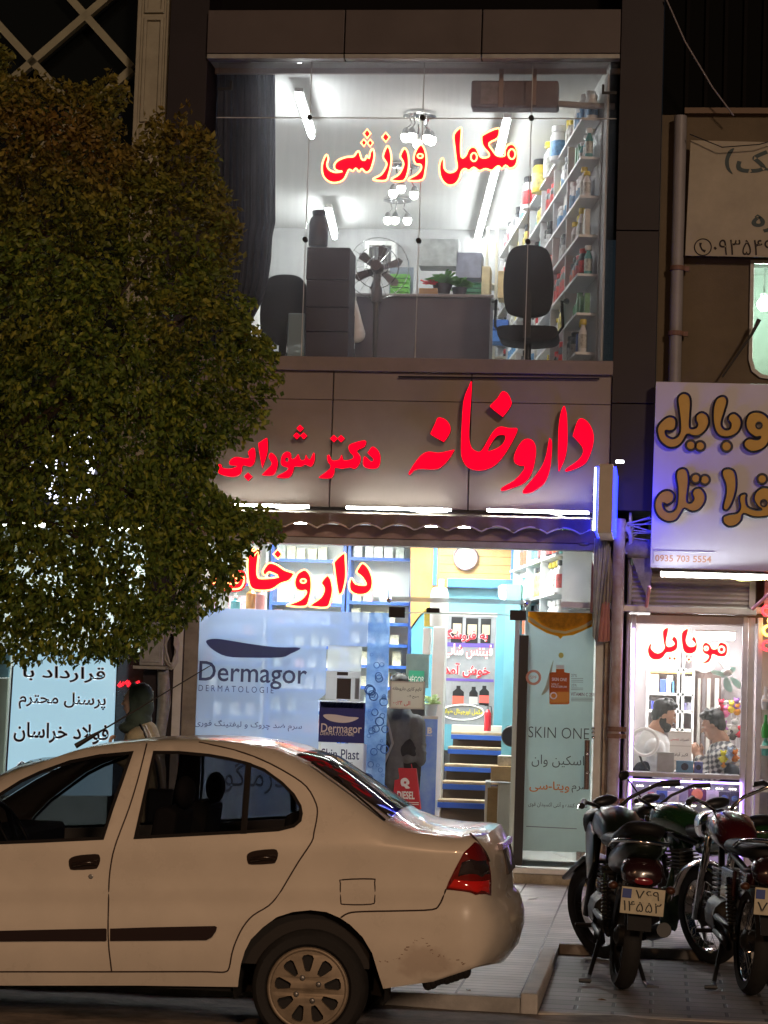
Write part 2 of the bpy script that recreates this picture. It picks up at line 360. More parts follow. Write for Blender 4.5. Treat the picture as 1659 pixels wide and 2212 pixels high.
# glass panes of the upper window with their joints and clamps
pane = glass('window glass', dust=.06, dustcol=(.85, .85, .95), refl=.8)
uw = thing('shop_window', 'large frameless upstairs window glazed in panes with round black clamps', 'window', (-2.3, 20.06, zS1))
vx = [xf(457, 450), (xf(668, 190)+xf(655, 650))/2, (xf(912, 190)+xf(901, 650))/2, (xf(1148, 190)+xf(1137, 650))/2, xf(1327, 450)]
vz = [zS1, zf(900, 252), zW]; vm = zf(900, 518)
for i in range(4):
    for a, b in ((vz[0], vz[1]), (vz[1], vz[2])):
        G().box(vx[i]+.004, vx[i+1]-.004, 20.05, 20.058, a+.003, b-.003).build('pane', pane, uw)
jm = M('silicone joint', (.5, .5, .5), .5); g = G()
for i in (1, 2, 3): g.box(vx[i]-.0035, vx[i]+.0035, 20.048, 20.06, vz[0], vz[2])
g.box(vx[0], vx[4], 20.048, 20.06, vz[1]-.0035, vz[1]+.0035); g.build('joint', jm, uw)
for i in (1, 2, 3):
    for z in (vz[1], vm): G().lathe([(.0, -.03), (.021, -.03), (.024, -.024), (.024, .02)], (vx[i], 20.04, z), (0, 1, 0), 18).build('clamp', blackm, uw, smooth=40)
for x, d in ((vx[0]+.005, 1), (vx[4]-.005, -1)):
    z = zf(900, 200) if d < 0 else zf(470, 192)
    g = G(); g.box(min(x, x+d*.13), max(x, x+d*.13), 20.03, 20.05, z, z+.022); g.box(min(x+d*.11, x+d*.13), max(x+d*.11, x+d*.13), 20.03, 20.05, z+.022, z+.085); g.build('corner_bracket', blackm, uw)
# awning, shutter box and header over the shop
zA = zf(900, 1150)
g = G(); random.seed(5); n = 150; X0, X1 = FX0+.02, xf(1278, 1140)
for i in range(n+1):
    x = X0+(X1-X0)*i/n; s_ = ((x-X0)/.285) % 1; dz = .042*math.sin(math.pi*s_)**.8
    zb = zA+.0+dz+.012*(1-2*abs(s_-.5)); w = .006*math.sin(x*31)
    for (yy, zz) in ((20.02, zP0-.03), (19.83+w, zP0-.07), (19.8+w, zP0-.14), (19.79+w*1.5, (zP0-.14+zb)/2), (19.785+w*2, zb), (19.795+w*2, zb)): g.v.append((x, yy, zz))
for i in range(n):
    for k in range(5): g.f.append((i*6+k, (i+1)*6+k, (i+1)*6+k+1, i*6+k+1))
aw = g.build('awning', M('brown awning cloth', (.2, .165, .125), .85, 0, .3, 5, bump=.2), pb, smooth=True)
pts = [(X0+(X1-X0)*i/n, 19.783, zA+.042*math.sin(math.pi*((((X1-X0)*i/n)/.285) % 1))**.8+.012*(1-2*abs((((X1-X0)*i/n)/.285) % 1-.5))) for i in range(n+1)]
G().tube(pts, .0075, 5).build('awning_piping', M('pale piping', (.62, .58, .48), .8), aw)
G().box(FX0, FX1-.06, 19.98, 20.2, zf(900, 1166), zA+.05).build('shutter_box', M('rusty red shutter box', (.34, .24, .22), .5, 0, .3, 4), pb, bevel=.006)
zh = zf(900, 1181)
G().box(FX0+.02, FX1-.07, 19.96, 20.12, zh, zf(900, 1166)-.004).build('header_rail', alud, pb, bevel=.004)
G().ell((xf(1262, 1176), 19.955, zf(1262, 1176)), (.05, .02, .018)).build('header_latch', steel, pb, smooth=True)
# ground floor room
GY, GC = 24.7, 3.3; rg = [xf(1290, 1300), P(1125, 1250, GY).x]; lg = [FX0, FX0-1.0]
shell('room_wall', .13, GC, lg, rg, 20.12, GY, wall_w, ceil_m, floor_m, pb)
G().box(lg[1], rg[0]+.4, 20.1, GY+.3, GC+.01, GC+.1).build('lower_slab', blackm, pb)
# frames and step
fr_m = M('white shop frame', (.62, .61, .58), .45, 0, .15, 5)
xfl = xf(386, 1500)
G().box(xfl-.045, xfl+.03, 19.95, 20.1, .13, zh).build('door_frame', fr_m, pb, bevel=.004)
G().box(rg[0]-.0, rg[0]+.075, 19.95, 20.12, .13, zh).build('door_frame', fr_m, pb, bevel=.004)
G().box(xfl-.2, FX0+.12, 19.99, 20.4, 0, zP0-.2).build('corner_wall', M('concrete post', (.3, .27, .23), .85, 0, .3, 4, bump=.3), pb)
G().box(xfl-.1, rg[0]+.06, 19.86, 20.9, .085, .13).build('threshold', M('white stone threshold', (.7, .67, .6), .5, 0, .15, 6), pb, bevel=.008)
G().box(xfl-.1, rg[0]+.06, 19.9, 20.9, -.02, .085).build('step', M('stained stone step', (.4, .35, .26), .8, 0, .4, 6, bump=.3), pb)
lamp_m = M('ceiling lamp', (1, 1, 1), .4, emit=48, ecol=(.95, 1, .96))
for i, (x, y) in enumerate(((-3.4, 21.2), (-1.7, 21.2), (-3.6, 22.6), (-2.1, 22.6))):
    t = thing('ceiling_lamp', ['ceiling panel lamp by the left front of the pharmacy', 'ceiling panel lamp over the pharmacy doorway', 'ceiling panel lamp by the white pharmacy shelves', 'ceiling panel lamp before the wooden wall'][i], 'lamp', (x, y, GC-.05))
    G().box(x-.28, x+.28, y-.28, y+.28, GC-.05, GC-.005).build('housing', white, t)
    G().box(x-.25, x+.25, y-.25, y+.25, GC-.056, GC-.051).build('diffuser', lamp_m, t)
# ================================================================ lit strips under the sign panel
for i, (x0, y0, x1, y1, lb) in enumerate(((470, 1089, 668, 1094, 'white strip light under the left part of the sign panel'), (748, 1096, 975, 1101, 'white strip light under the middle of the sign panel'), (1052, 1101, 1272, 1108, 'white strip light ending at the blue projecting sign'))):
    a, b = P(x0, y0, 19.9), P(x1, y1, 19.9); t = thing('strip_light', lb, 'strip light', a, 'strip lights over the pharmacy front')
    g = G()
    for k in range(46):
        p = a.lerp(b, (k+.5)/46); h = (b-a).length/46*.38; g.box(p.x-h, p.x+h, 19.885, 19.9, p.z-.013, p.z+.008)
    g.build('diodes', led, t); G().box(a.x, b.x, 19.901, 19.93, b.z-.012, a.z+.01).build('channel', alu, t)
    m_ = a.lerp(b, .72); G().tube([a.lerp(b, .55), m_+Vector((0, 0, -.035)), b+Vector((-.03, 0, -.02 if i < 2 else -.1))], .006, 6).build('wire', white, t)
# ================================================================ channel letters
def letters(name, polys, Y, d, mat, side, label, cat, holes={}, group=None):
    ps = [plane(smooth_loop(p, 3) if len(p) > 4 else p, Y) for p in polys]
    xs = [a for p in ps for a, b in p]; zs = [b for p in ps for a, b in p]
    t = thing(name, label, cat, ((min(xs)+max(xs))/2, Y, min(zs)), group)
    for i, p in enumerate(ps):
        hs = [plane(smooth_loop(h, 3), Y) for h in holes.get(i, [])]
        f = G().prism(p, Y, Y+.008, hs).build('letter_face', mat, t)
        G().prism(p, Y+.009, Y+d, hs).build('letter_return', side, f)
    return t
E_ = crop(1600, 1400, 1.8433); F_ = crop(800, 1400, 1.8433)
ret_m = M('red letter return', (.25, .005, .01), .4)
PH = [[(1270, 455), (1240, 480), (1210, 575), (1215, 590), (1260, 640), (1282, 680), (1275, 720), (1240, 765), (1175, 810), (1153, 832), (1165, 840), (1230, 820), (1300, 780), (1340, 700), (1360, 610), (1350, 540), (1315, 480)],
 [(1145, 365), (1125, 400), (1108, 490), (1102, 600), (1100, 740), (1103, 800), (1106, 842), (1128, 800), (1152, 740), (1168, 640), (1166, 450), (1155, 385)],
 [(1042, 600), (1035, 610), (1015, 720), (985, 800), (930, 880), (860, 960), (845, 985), (855, 1000), (920, 985), (1000, 925), (1040, 830), (1055, 700), (1055, 620)],
 [(880, 603), (840, 620), (800, 680), (780, 740), (790, 780), (830, 800), (855, 800), (850, 830), (790, 900), (700, 955), (685, 975), (700, 980), (770, 960), (860, 920), (910, 850), (935, 750), (940, 670), (920, 620)],
 [(468, 188), (455, 220), (415, 330), (400, 550), (397, 700), (410, 760), (445, 810), (510, 832), (580, 825), (650, 790), (710, 720), (760, 640), (800, 560), (805, 530), (790, 525), (740, 525), (690, 515), (650, 530), (610, 580), (545, 690), (500, 690), (470, 660), (455, 590), (460, 450), (470, 300), (475, 200)],
 [(695, 260), (735, 275), (762, 330), (755, 370), (705, 438), (690, 437), (612, 375), (615, 355), (660, 310)],
 [(230, 450), (280, 462), (315, 505), (315, 560), (275, 622), (260, 620), (182, 575), (180, 555), (210, 490)],
 [(345, 683), (340, 700), (300, 760), (240, 815), (180, 825), (110, 820), (60, 830), (25, 862), (18, 850), (60, 780), (110, 720), (160, 697), (230, 705), (290, 695)]]
letters('sign_lettering', [E_(p) for p in PH], 19.87, .07, red_l, ret_m, 'large red lit channel lettering on the right of the brown sign panel', 'sign lettering', {4: [E_([(590, 690), (640, 600), (680, 575), (720, 585), (700, 640), (650, 675)])]})
DR = [[(1230, 660), (1200, 695), (1195, 710), (1235, 750), (1220, 770), (1170, 730), (1160, 790), (1185, 815), (1240, 820), (1275, 800), (1285, 740), (1270, 690)],
 [(1175, 615), (1075, 640), (1055, 665), (1065, 700), (1090, 730), (1080, 750), (1020, 760), (1005, 720), (985, 755), (935, 760), (915, 720), (900, 730), (905, 770), (925, 800), (910, 830), (850, 875), (845, 888), (925, 888), (950, 850), (955, 815), (1010, 820), (1060, 810), (1100, 820), (1135, 780), (1140, 730), (1115, 690), (1170, 660)],
 [(800, 705), (790, 725), (775, 755), (755, 740), (745, 720), (735, 755), (705, 755), (690, 715), (670, 740), (640, 750), (635, 710), (605, 697), (575, 720), (563, 770), (575, 800), (615, 815), (600, 840), (545, 870), (540, 885), (620, 885), (650, 840), (660, 805), (710, 805), (740, 790), (780, 805), (805, 770), (808, 715)],
 [(490, 705), (475, 735), (495, 775), (490, 800), (440, 850), (430, 868), (500, 868), (530, 830), (540, 770), (520, 725)],
 [(455, 600), (410, 630), (400, 650), (425, 800), (432, 803), (465, 700), (465, 610)],
 [(365, 668), (325, 700), (335, 740), (300, 745), (240, 735), (200, 755), (188, 780), (200, 795), (250, 800), (200, 820), (140, 815), (130, 790), (110, 790), (98, 810), (110, 850), (150, 870), (220, 878), (270, 855), (280, 815), (290, 795), (340, 805), (370, 775), (378, 710)],
 dia(948, 602, 27), dia(1000, 603, 27), dia(703, 528, 26), dia(678, 582, 25), dia(729, 582, 25), dia(325, 878, 30)]
letters('sign_lettering', [F_(p) for p in DR], 19.88, .06, red_l, ret_m, 'smaller red lit channel lettering between the tree and the large red letters', 'sign lettering', {2: [F_(ring(607, 755, 14, 17, 8))]})
# ================================================================ neon signs
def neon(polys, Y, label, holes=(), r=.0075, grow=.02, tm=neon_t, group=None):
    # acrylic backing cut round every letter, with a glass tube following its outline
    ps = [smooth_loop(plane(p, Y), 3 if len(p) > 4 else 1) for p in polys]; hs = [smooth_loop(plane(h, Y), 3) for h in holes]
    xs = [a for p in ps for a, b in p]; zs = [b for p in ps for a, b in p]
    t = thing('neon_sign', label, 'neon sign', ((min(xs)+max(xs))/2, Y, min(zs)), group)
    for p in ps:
        g = G().prism(p, Y+.012, Y+.02); g.tube([(a, Y+.014, z) for a, z in p], grow, 6, True, .3); b = g.build('backing', neon_b, t)  # wide flat rim adds the red halo round each letter as emission
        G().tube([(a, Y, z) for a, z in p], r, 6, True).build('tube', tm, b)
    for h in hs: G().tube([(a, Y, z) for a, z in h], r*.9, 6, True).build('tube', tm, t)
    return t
A_ = crop(800, 0, 1.8433); B_ = crop(1600, 0, 1.8433); C_ = crop(600, 2000, 1.8433); D_ = crop(2300, 2300, 2.2914)
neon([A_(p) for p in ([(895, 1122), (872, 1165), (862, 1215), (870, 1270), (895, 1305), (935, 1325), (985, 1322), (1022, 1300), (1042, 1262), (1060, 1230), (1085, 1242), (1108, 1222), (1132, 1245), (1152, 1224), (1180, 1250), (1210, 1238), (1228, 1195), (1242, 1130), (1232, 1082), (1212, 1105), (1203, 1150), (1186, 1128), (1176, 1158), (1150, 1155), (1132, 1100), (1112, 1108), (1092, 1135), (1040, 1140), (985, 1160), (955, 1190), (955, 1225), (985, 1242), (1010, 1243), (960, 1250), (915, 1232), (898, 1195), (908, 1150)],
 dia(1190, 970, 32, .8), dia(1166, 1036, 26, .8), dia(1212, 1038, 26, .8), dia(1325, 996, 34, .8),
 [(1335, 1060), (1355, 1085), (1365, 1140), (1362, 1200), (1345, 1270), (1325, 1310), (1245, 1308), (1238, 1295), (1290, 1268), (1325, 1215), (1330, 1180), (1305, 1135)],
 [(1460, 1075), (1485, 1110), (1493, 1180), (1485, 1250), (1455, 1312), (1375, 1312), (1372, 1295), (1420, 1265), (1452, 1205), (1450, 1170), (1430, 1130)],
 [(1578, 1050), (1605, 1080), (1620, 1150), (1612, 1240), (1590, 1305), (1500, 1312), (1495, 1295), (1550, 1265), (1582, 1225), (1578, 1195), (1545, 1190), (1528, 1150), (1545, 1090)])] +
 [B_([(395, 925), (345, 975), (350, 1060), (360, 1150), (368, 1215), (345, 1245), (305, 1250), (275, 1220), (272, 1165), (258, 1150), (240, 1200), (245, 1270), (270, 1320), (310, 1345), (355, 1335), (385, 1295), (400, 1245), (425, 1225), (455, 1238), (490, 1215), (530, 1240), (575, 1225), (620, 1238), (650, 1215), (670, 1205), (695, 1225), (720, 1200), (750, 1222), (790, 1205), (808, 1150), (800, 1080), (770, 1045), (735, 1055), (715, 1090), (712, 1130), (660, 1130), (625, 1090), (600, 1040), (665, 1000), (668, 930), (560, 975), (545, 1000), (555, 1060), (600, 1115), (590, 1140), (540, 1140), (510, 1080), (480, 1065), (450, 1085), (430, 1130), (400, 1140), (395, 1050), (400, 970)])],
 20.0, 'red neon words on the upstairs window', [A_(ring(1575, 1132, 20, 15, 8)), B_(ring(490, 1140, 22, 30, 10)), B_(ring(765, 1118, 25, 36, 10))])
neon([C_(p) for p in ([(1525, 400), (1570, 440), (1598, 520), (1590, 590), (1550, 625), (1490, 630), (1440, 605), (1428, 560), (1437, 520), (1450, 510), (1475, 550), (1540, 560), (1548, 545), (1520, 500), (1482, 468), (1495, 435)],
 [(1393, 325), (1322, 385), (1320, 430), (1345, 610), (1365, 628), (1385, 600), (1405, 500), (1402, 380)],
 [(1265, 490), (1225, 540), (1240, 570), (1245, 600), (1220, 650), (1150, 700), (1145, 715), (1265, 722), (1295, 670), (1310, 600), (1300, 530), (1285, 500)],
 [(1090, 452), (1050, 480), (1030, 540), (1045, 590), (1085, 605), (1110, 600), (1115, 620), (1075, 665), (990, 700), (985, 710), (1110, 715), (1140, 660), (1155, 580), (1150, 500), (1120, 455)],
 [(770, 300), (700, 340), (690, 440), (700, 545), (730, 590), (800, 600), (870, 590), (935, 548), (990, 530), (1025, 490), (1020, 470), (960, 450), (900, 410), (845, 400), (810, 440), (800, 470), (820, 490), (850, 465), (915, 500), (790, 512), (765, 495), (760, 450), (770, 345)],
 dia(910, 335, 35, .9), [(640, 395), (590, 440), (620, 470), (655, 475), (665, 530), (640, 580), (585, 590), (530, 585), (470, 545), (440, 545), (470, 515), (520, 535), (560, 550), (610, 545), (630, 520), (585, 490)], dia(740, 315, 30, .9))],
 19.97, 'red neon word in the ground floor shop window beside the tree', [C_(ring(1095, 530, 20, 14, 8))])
# ================================================================ blue lit projecting sign at the right of the front
c0, c1 = P(1282, 1010, 19.3), P(1270, 1157, 19.3); xa, z1, z0 = P(1283, 1080, 19.05).x, c0.z, c1.z
t = thing('projecting_sign', 'double sided light box with glowing blue faces projecting from the pharmacy front', 'light box', (xa, 19.4, z0))
G().box(xa+.035, xa+.155, 18.98, 19.93, z0, z1).build('case', M('beige sign case', (.5, .42, .34), .5, 0, .12, 5), t, bevel=.008)
blue_m = M('blue lit face', (.02, .03, .8), .3, emit=3.6, ecol=(.012, .022, 1))
for a, b in ((xa+.012, xa+.034), (xa+.156, xa+.178)): G().box(a, b, 19.0, 19.85, z0+.02, z1-.02).build('lit_face', blue_m, t)
pale_b = M('pale blue diodes', (.7, .8, 1), .3, emit=7, ecol=(.55, .7, 1))
G().tube([(xa+.008, 18.99, z0+.02), (xa+.008, 18.99, z1-.03)], .008, 6).build('diode_line', pale_b, t)
g = G(); g.box(xa+.17, xa+.24, 18.98, 19.03, z1+.01, z1+.035); g.build('lamp_clip', M('white clip lamp', (1, 1, 1), .4, emit=3), t, bevel=.008)
# ================================================================ upstairs room
def C1(cr, x, y): return cr([(x, y)])[0]
def rc(cr, x0, y0, x1, y1): return (*C1(cr, x0, y0), *C1(cr, x1, y1))
def pbox(d, Y, dy): X0, X1, Z0, Z1 = rect(*d, Y); return X0, X1, Y, Y+dy, Z0, Z1
U4 = crop(800, 750, 1.8433); U5 = crop(1600, 750, 1.8433)
# fluorescent tubes on the ceiling
for i, (a, b, lb) in enumerate((((645, 207), (673, 294), 'white fluorescent tube near the dark curtain'), ((709, 455), (723, 512), 'white fluorescent tube at the back behind the drum'), ((1096, 262), (1065, 395), 'near half of the long tube line left of the shelves'), ((1064, 398), (1029, 531), 'far half of the long tube line left of the shelves'))):
    p, q = PZ(*a, 7.02), PZ(*b, 7.02); t = thing('ceiling_tube', lb, 'tube lamp', p, 'fluorescent tubes upstairs')
    G().tube([p, q], .032 if i < 2 else .024, 8).build('tube', ltube, t, smooth=40)
    d = (q-p).normalized(); s_ = Vector((d.y, -d.x, 0))*.04
    G().hexa([p-s_+Vector((0, 0, .035)), p+s_+Vector((0, 0, .035)), q+s_+Vector((0, 0, .035)), q-s_+Vector((0, 0, .035)), p-s_+Vector((0, 0, .075)), p+s_+Vector((0, 0, .075)), q+s_+Vector((0, 0, .075)), q-s_+Vector((0, 0, .075))]).build('fitting', white, t)
for i, (x, y, Y, n, lb) in enumerate(((905, 290, 21.9, 5, 'ceiling spot cluster behind the neon words'), (870, 418, 24.0, 3, 'ceiling spot cluster just under the neon words'), (857, 478, 25.7, 3, 'ceiling spot cluster furthest from the window'))):
    p = P(x, y, Y); t = thing('spot_lamp', lb, 'spot lamp', (p.x, Y, UC-.02), 'spot clusters on the ceiling upstairs')
    G().lathe([(.16, 0), (.16, -.025), (.12, -.035)], (p.x, Y, UC-.005), n=20).build('ceiling_plate', chrome, t, smooth=40)
    random.seed(i+4)
    for k in range(n):
        q = 2*math.pi*k/n+.5; c = Vector((p.x+math.cos(q)*.13, Y+math.sin(q)*.13, p.z+random.uniform(-.05, .07)))
        a = G().tube([(p.x+math.cos(q)*.1, Y+math.sin(q)*.1, UC-.03), (c.x*.6+p.x*.4, c.y*.6+Y*.4, (UC+c.z)/2), c+Vector((0, 0, .06))], .009, 6).build('arm', chrome, t)
        G().lathe([(.015, .07), (.03, .05), (.045, 0)], c, n=12).build('holder', steel, a)
        G().ell(c-Vector((0, 0, .02)), (.048, .048, .055), 12, 8).build('bulb', bulb, a, smooth=True)
# wall unit seen from behind near the top of the window
x0, x1, y0, y1, z0, z1 = pbox((1017, 173, 1206, 232), 20.25, .2)
t = thing('air_unit', 'grey brown wall unit high up near the right of the upstairs window', 'air conditioner', (x0, 20.25, z0))
G().box(x0, x1, y0, y1, z0, z1).build('case', M('mauve grey casing', (.2, .16, .18), .5, 0, .2, 6), t, bevel=.02)
G().box(x0+.09, x0+.3, y0-.008, y0-.001, z0+.03, z1-.02).build('back_plate', M('grey back plate', (.32, .27, .29), .5, 0, .3, 9), t, bevel=.004)
g = G(); g.box(x0+.25, x0+.29, y0-.02, y0-.003, z0-.0, z1+.1); g.build('bracket', M('brown bracket', (.34, .25, .23), .6), t)
g = G(); g.box(x0+.55, x0+.585, y0-.02, y0-.003, z0+.02, z1+.1); g.build('bracket', MATS['brown bracket'], t)
g = G(); g.tube([(x1-.02, y0+.05, z0+.05), (x1+.2, y0+.06, z0+.035), (x1+.5, y0+.08, z0+.03)], .03, 8); g.build('pipe', M('pipe wrap', (.4, .37, .36), .7), t)
# curtain
rows = [(158, 452, 594), (200, 450, 595), (300, 447, 596), (400, 445, 596), (480, 443, 596), (513, 442, 589), (560, 441, 586), (602, 440, 580), (653, 440, 566), (694, 440, 545), (735, 440, 541), (768, 440, 540)]
g = G(); n = 120; random.seed(2); ph = [random.uniform(-1, 1) for _ in range(n+1)]
for k, (y, a, b) in enumerate(rows):
    for i in range(n+1):
        u = i/n; p = P(a+(b-a)*u, y, 20.4); am = .05 if k else .02
        g.v.append((p.x, 20.4+am*math.sin(u*62+ph[i]*.25+.4*math.sin(k*.7+u*9))+.02*math.sin(u*140), p.z))
for k in range(len(rows)-1):
    for i in range(n): g.f.append((k*(n+1)+i, k*(n+1)+i+1, (k+1)*(n+1)+i+1, (k+1)*(n+1)+i))
cur = one(g, 'curtain', M('navy curtain cloth', (.06, .065, .095), .9, 0, .3, 5, transl=.12), 'long dark blue curtain gathered at the left of the upstairs window', 'curtain', smooth=True)
p, q = P(452, 153, 20.4), P(600, 153, 20.4); G().tube([p, q], .014, 8).build('curtain_rod', alu, None).parent = None
rod = COL.objects['curtain_rod']; tag(rod, 'thin metal rod carrying the dark blue curtain', 'curtain rod')
# dark stack of boxes with a drum on top
boxm = M('dark boxes', (.05, .04, .06), .6, 0, .25, 6); random.seed(11)
for d, lb in (((662, 534, 755, 604), 'topmost dark box of the stack under the drum'), ((661, 605, 754, 663), 'second dark box from the top of the stack'), ((660, 664, 753, 716), 'third dark box from the top of the stack'), ((659, 717, 752, 773), 'lowest dark box of the stack on the sill floor')):
    b = pbox(d, 20.55, .42); one(G().box(*b), 'storage_box', boxm, lb, 'box', 'dark boxes stacked behind the window', bevel=.008)
p = P(687, 533, 20.75); s_ = 5000/20.75
one(G().lathe([(.08, 0), (.088, .01), (.088, .21), (.075, .26), (.058, .275), (.058, .295), (.063, .296), (.063, .325), (.06, .33)], p+Vector((0, 0, .003)), n=28), 'plastic_drum', M('grey violet drum', (.06, .055, .075), .5, 0, .15, 5), 'dark screw top drum standing on the stack of boxes', 'drum', smooth=40)
# pedestal fan
fc = P(815, 577, 21.1); t = thing('pedestal_fan', 'grey pedestal fan with open wire guard behind the glass', 'fan', (fc.x, 21.1, UF)); fm = M('fan grey', (.13, .13, .14), .45)
G().lathe([(.05, -.1), (.06, -.04), (.062, .03), (.045, .06)], fc, (0, 1, 0), 20).build('motor', fm, t, smooth=40)
for k in range(6):
    q = 2*math.pi*k/6+.3; d, e = Vector((math.cos(q), 0, math.sin(q))), Vector((-math.sin(q), 0, math.cos(q)))
    g = G(); g.add([fc+d*.05-e*.02+Vector((0, .1, 0)), fc+d*.06+e*.03+Vector((0, .12, 0)), fc+d*.21+e*.055+Vector((0, .125, 0)), fc+d*.24+e*.01+Vector((0, .11, 0)), fc+d*.2-e*.03+Vector((0, .1, 0))], [(0, 1, 2, 3, 4)]); g.build('blade', fm, t)
g = G()
for r_ in (.29, .2, .1): g.tube([fc+Vector((r_*math.cos(a*.2618), .05-.05*(r_ < .25), r_*math.sin(a*.2618))) for a in range(24)], .0035, 4, True)
for k in range(20):
    q = 2*math.pi*k/20; g.tube([fc+Vector((.06*math.cos(q), -.03, .06*math.sin(q))), fc+Vector((.29*math.cos(q), .05, .29*math.sin(q)))], .0014, 3)
g.build('guard', chrome, t)
g = G(); g.tube([fc+Vector((0, .02, -.05)), (fc.x, 21.12, fc.z-.3), (fc.x, 21.12, UF+.05)], [.035, .03, .018], 10); g.build('pole', fm, t, smooth=True)
G().lathe([(.045, -.33), (.055, -.3), (.05, -.2), (.03, -.16)], fc+Vector((0, .02, 0)), n=14).build('control_box', fm, t, smooth=40)
G().lathe([(.2, 0), (.2, .02), (.05, .05)], (fc.x, 21.12, UF), n=24).build('base', fm, t)
# desk
x0, x1, _, _, z0, z1 = pbox((768, 636, 1058, 772), 21.7, 0); t = thing('desk', 'dark fronted office desk in the upstairs room', 'desk', ((x0+x1)/2, 21.7, UF)); dm = M('dark desk front', (.12, .11, .14), .35, 0, .2, 4)
G().box(x0, x1, 21.7, 21.73, UF, z1-.03).build('front_panel', dm, t); G().box(x0-.03, x1+.03, 21.66, 22.4, z1-.028, z1).build('desk_top', M('desk top', (.3, .29, .3), .3), t, bevel=.005)
for x in (x0+.02, x1-.05): G().box(x, x+.03, 21.74, 22.35, UF, z1-.03).build('side_panel', dm, t)
# office chair
def office_chair(c, Y, zs, lb, mt, arms=True):
    t = thing('office_chair', lb, 'chair', (c, Y, UF), None)
    b = [(-.2, .1), (-.225, .3), (-.21, .5), (-.17, .62), (-.1, .665), (0, .675), (.1, .665), (.17, .62), (.21, .5), (.225, .3), (.2, .1), (.13, .04), (0, .02), (-.13, .04)]
    G().prism([(c+a, zs+h) for a, h in smooth_loop(b, 3)], Y, Y+.09).build('backrest', mt, t, smooth=50, bevel=.02)
    g = G(); g.prism([(c+a, zs+h) for a, h in smooth_loop([(-.25, -.16), (-.27, -.08), (-.22, -.05), (0, -.045), (.22, -.05), (.27, -.08), (.25, -.16), (.1, -.19), (-.1, -.19)], 3)], Y+.06, Y+.52); g.build('seat', mt, t, smooth=50, bevel=.02)
    G().box(c-.035, c+.035, Y-.02, Y+.0, zs-.17, zs+.25).build('back_stem', blackp, t); G().tube([(c, Y+.26, zs-.18), (c, Y+.26, UF+.1)], .03, 12).build('gas_column', blackm, t, smooth=40)
    for k in range(5):
        q = 2*math.pi*k/5+.3; G().tube([(c, Y+.26, UF+.11), (c+.3*math.cos(q), Y+.26+.3*math.sin(q), UF+.06)], [.025, .016], 8).build('base_leg', blackp, t)
    if arms:
        for s_ in (-1, 1): G().tube([(c+s_*.25, Y+.3, zs-.1), (c+s_*.31, Y+.28, zs-.02), (c+s_*.3, Y+.2, zs+.2), (c+s_*.34, Y+.36, zs+.23)], [.018, .018, .02, .028], 8, flat=.7).build('armrest', blackp, t)
p = P(1139, 682, 20.6); office_chair(p.x, 20.6, p.z-.03, 'black office chair with its back to the right part of the window', M('black upholstery', (.016, .016, .02), .75, 0, .2, 30, bump=.15))
p = P(608, 770, 20.9); office_chair(p.x, 20.95, p.z+.1, 'black office chair half hidden by the dark curtain', MATS['black upholstery'], False)
b = pbox((621, 676, 657, 772), 20.6, .2); one(G().box(*b), 'clear_bin', M('translucent blue plastic', (.3, .42, .48), .3, trans=.3), 'pale blue plastic bin between the chair and the dark boxes', 'bin', bevel=.01)
# far wall things
x0, x1, _, _, z0, z1 = pbox((790, 524, 856, 584), 27.3, 0); t = thing('window_cooler', 'white slatted air cooler set in the far wall', 'air cooler', (x0, 27.3, z0))
g = G(); g.prism([(x0, z0), (x1, z0), (x1, z1), (x0, z1)], 27.2, 27.38, [[(x0+.05, z0+.04), (x1-.05, z0+.04), (x1-.05, z1-.05), (x0+.05, z1-.05)]]); g.build('frame', white, t)
g = G()
for k in range(16): g.box(x0+.06+k*.017*(x1-x0-.1)/.27, x0+.066+k*.017*(x1-x0-.1)/.27, 27.25, 27.3, z0+.04, z1-.05)
g.build('slats', M('grey slat', (.3, .3, .3), .6), t); G().box(x0+.04, x1-.04, 27.34, 27.36, z0+.03, z1-.04).build('backing', blackm, t)
random.seed(8)
fy = 26.3
for d, c, lb in (((843, 590, 883, 640), (.12, .38, .05), 'bright green rack of packets behind the fan'), ((987, 602, 1047, 650), (.1, .3, .16), 'sea green rack of packets right of the plants')):
    x0, x1, _, _, z0, z1 = pbox(d, fy, 0); t = thing('packet_rack', lb, 'rack', (x0, fy, z0)); G().box(x0-.03, x1+.03, fy+.16, fy+.2, UF, z1+.1).build('rack_back', M('grey blue rack', (.16, .18, .24), .5), t)
    for k in range(5):
        h = (z1-z0)/5; G().box(x0, x1, fy+.02*k*0, fy+.15, z0+k*h, z0+k*h+h*.8).build('packet_row', M('packets '+lb[:10], c, .5, 0, .3, 20), t)
for d, c, lb in (((905, 515, 990, 575), (.34, .35, .35), 'grey wall cupboard on the far wall'), ((985, 545, 1040, 600), (.2, .2, .25), 'dark screen on the far wall'), ((1040, 575, 1058, 640), (.45, .36, .2), 'tall carton beside the far shelf post'), ((1075, 585, 1092, 644), (.5, .36, .17), 'brown carton on the far shelf'), ((1053, 690, 1098, 712), (.05, .15, .5), 'upper blue packet pile under the far shelf'), ((1053, 714, 1098, 738), (.06, .2, .55), 'lower blue packet pile under the far shelf')):
    b = pbox(d, 25.8, .3); one(G().box(*b), 'carton' if 'carton' in lb else 'packet_pile' if 'packet' in lb else 'wall_cupboard' if 'cup' in lb else 'screen', M(lb[:18], c, .6, 0, .3, 9), lb, 'carton' if 'carton' in lb else 'packets' if 'packet' in lb else 'cupboard' if 'cup' in lb else 'screen', bevel=.006)
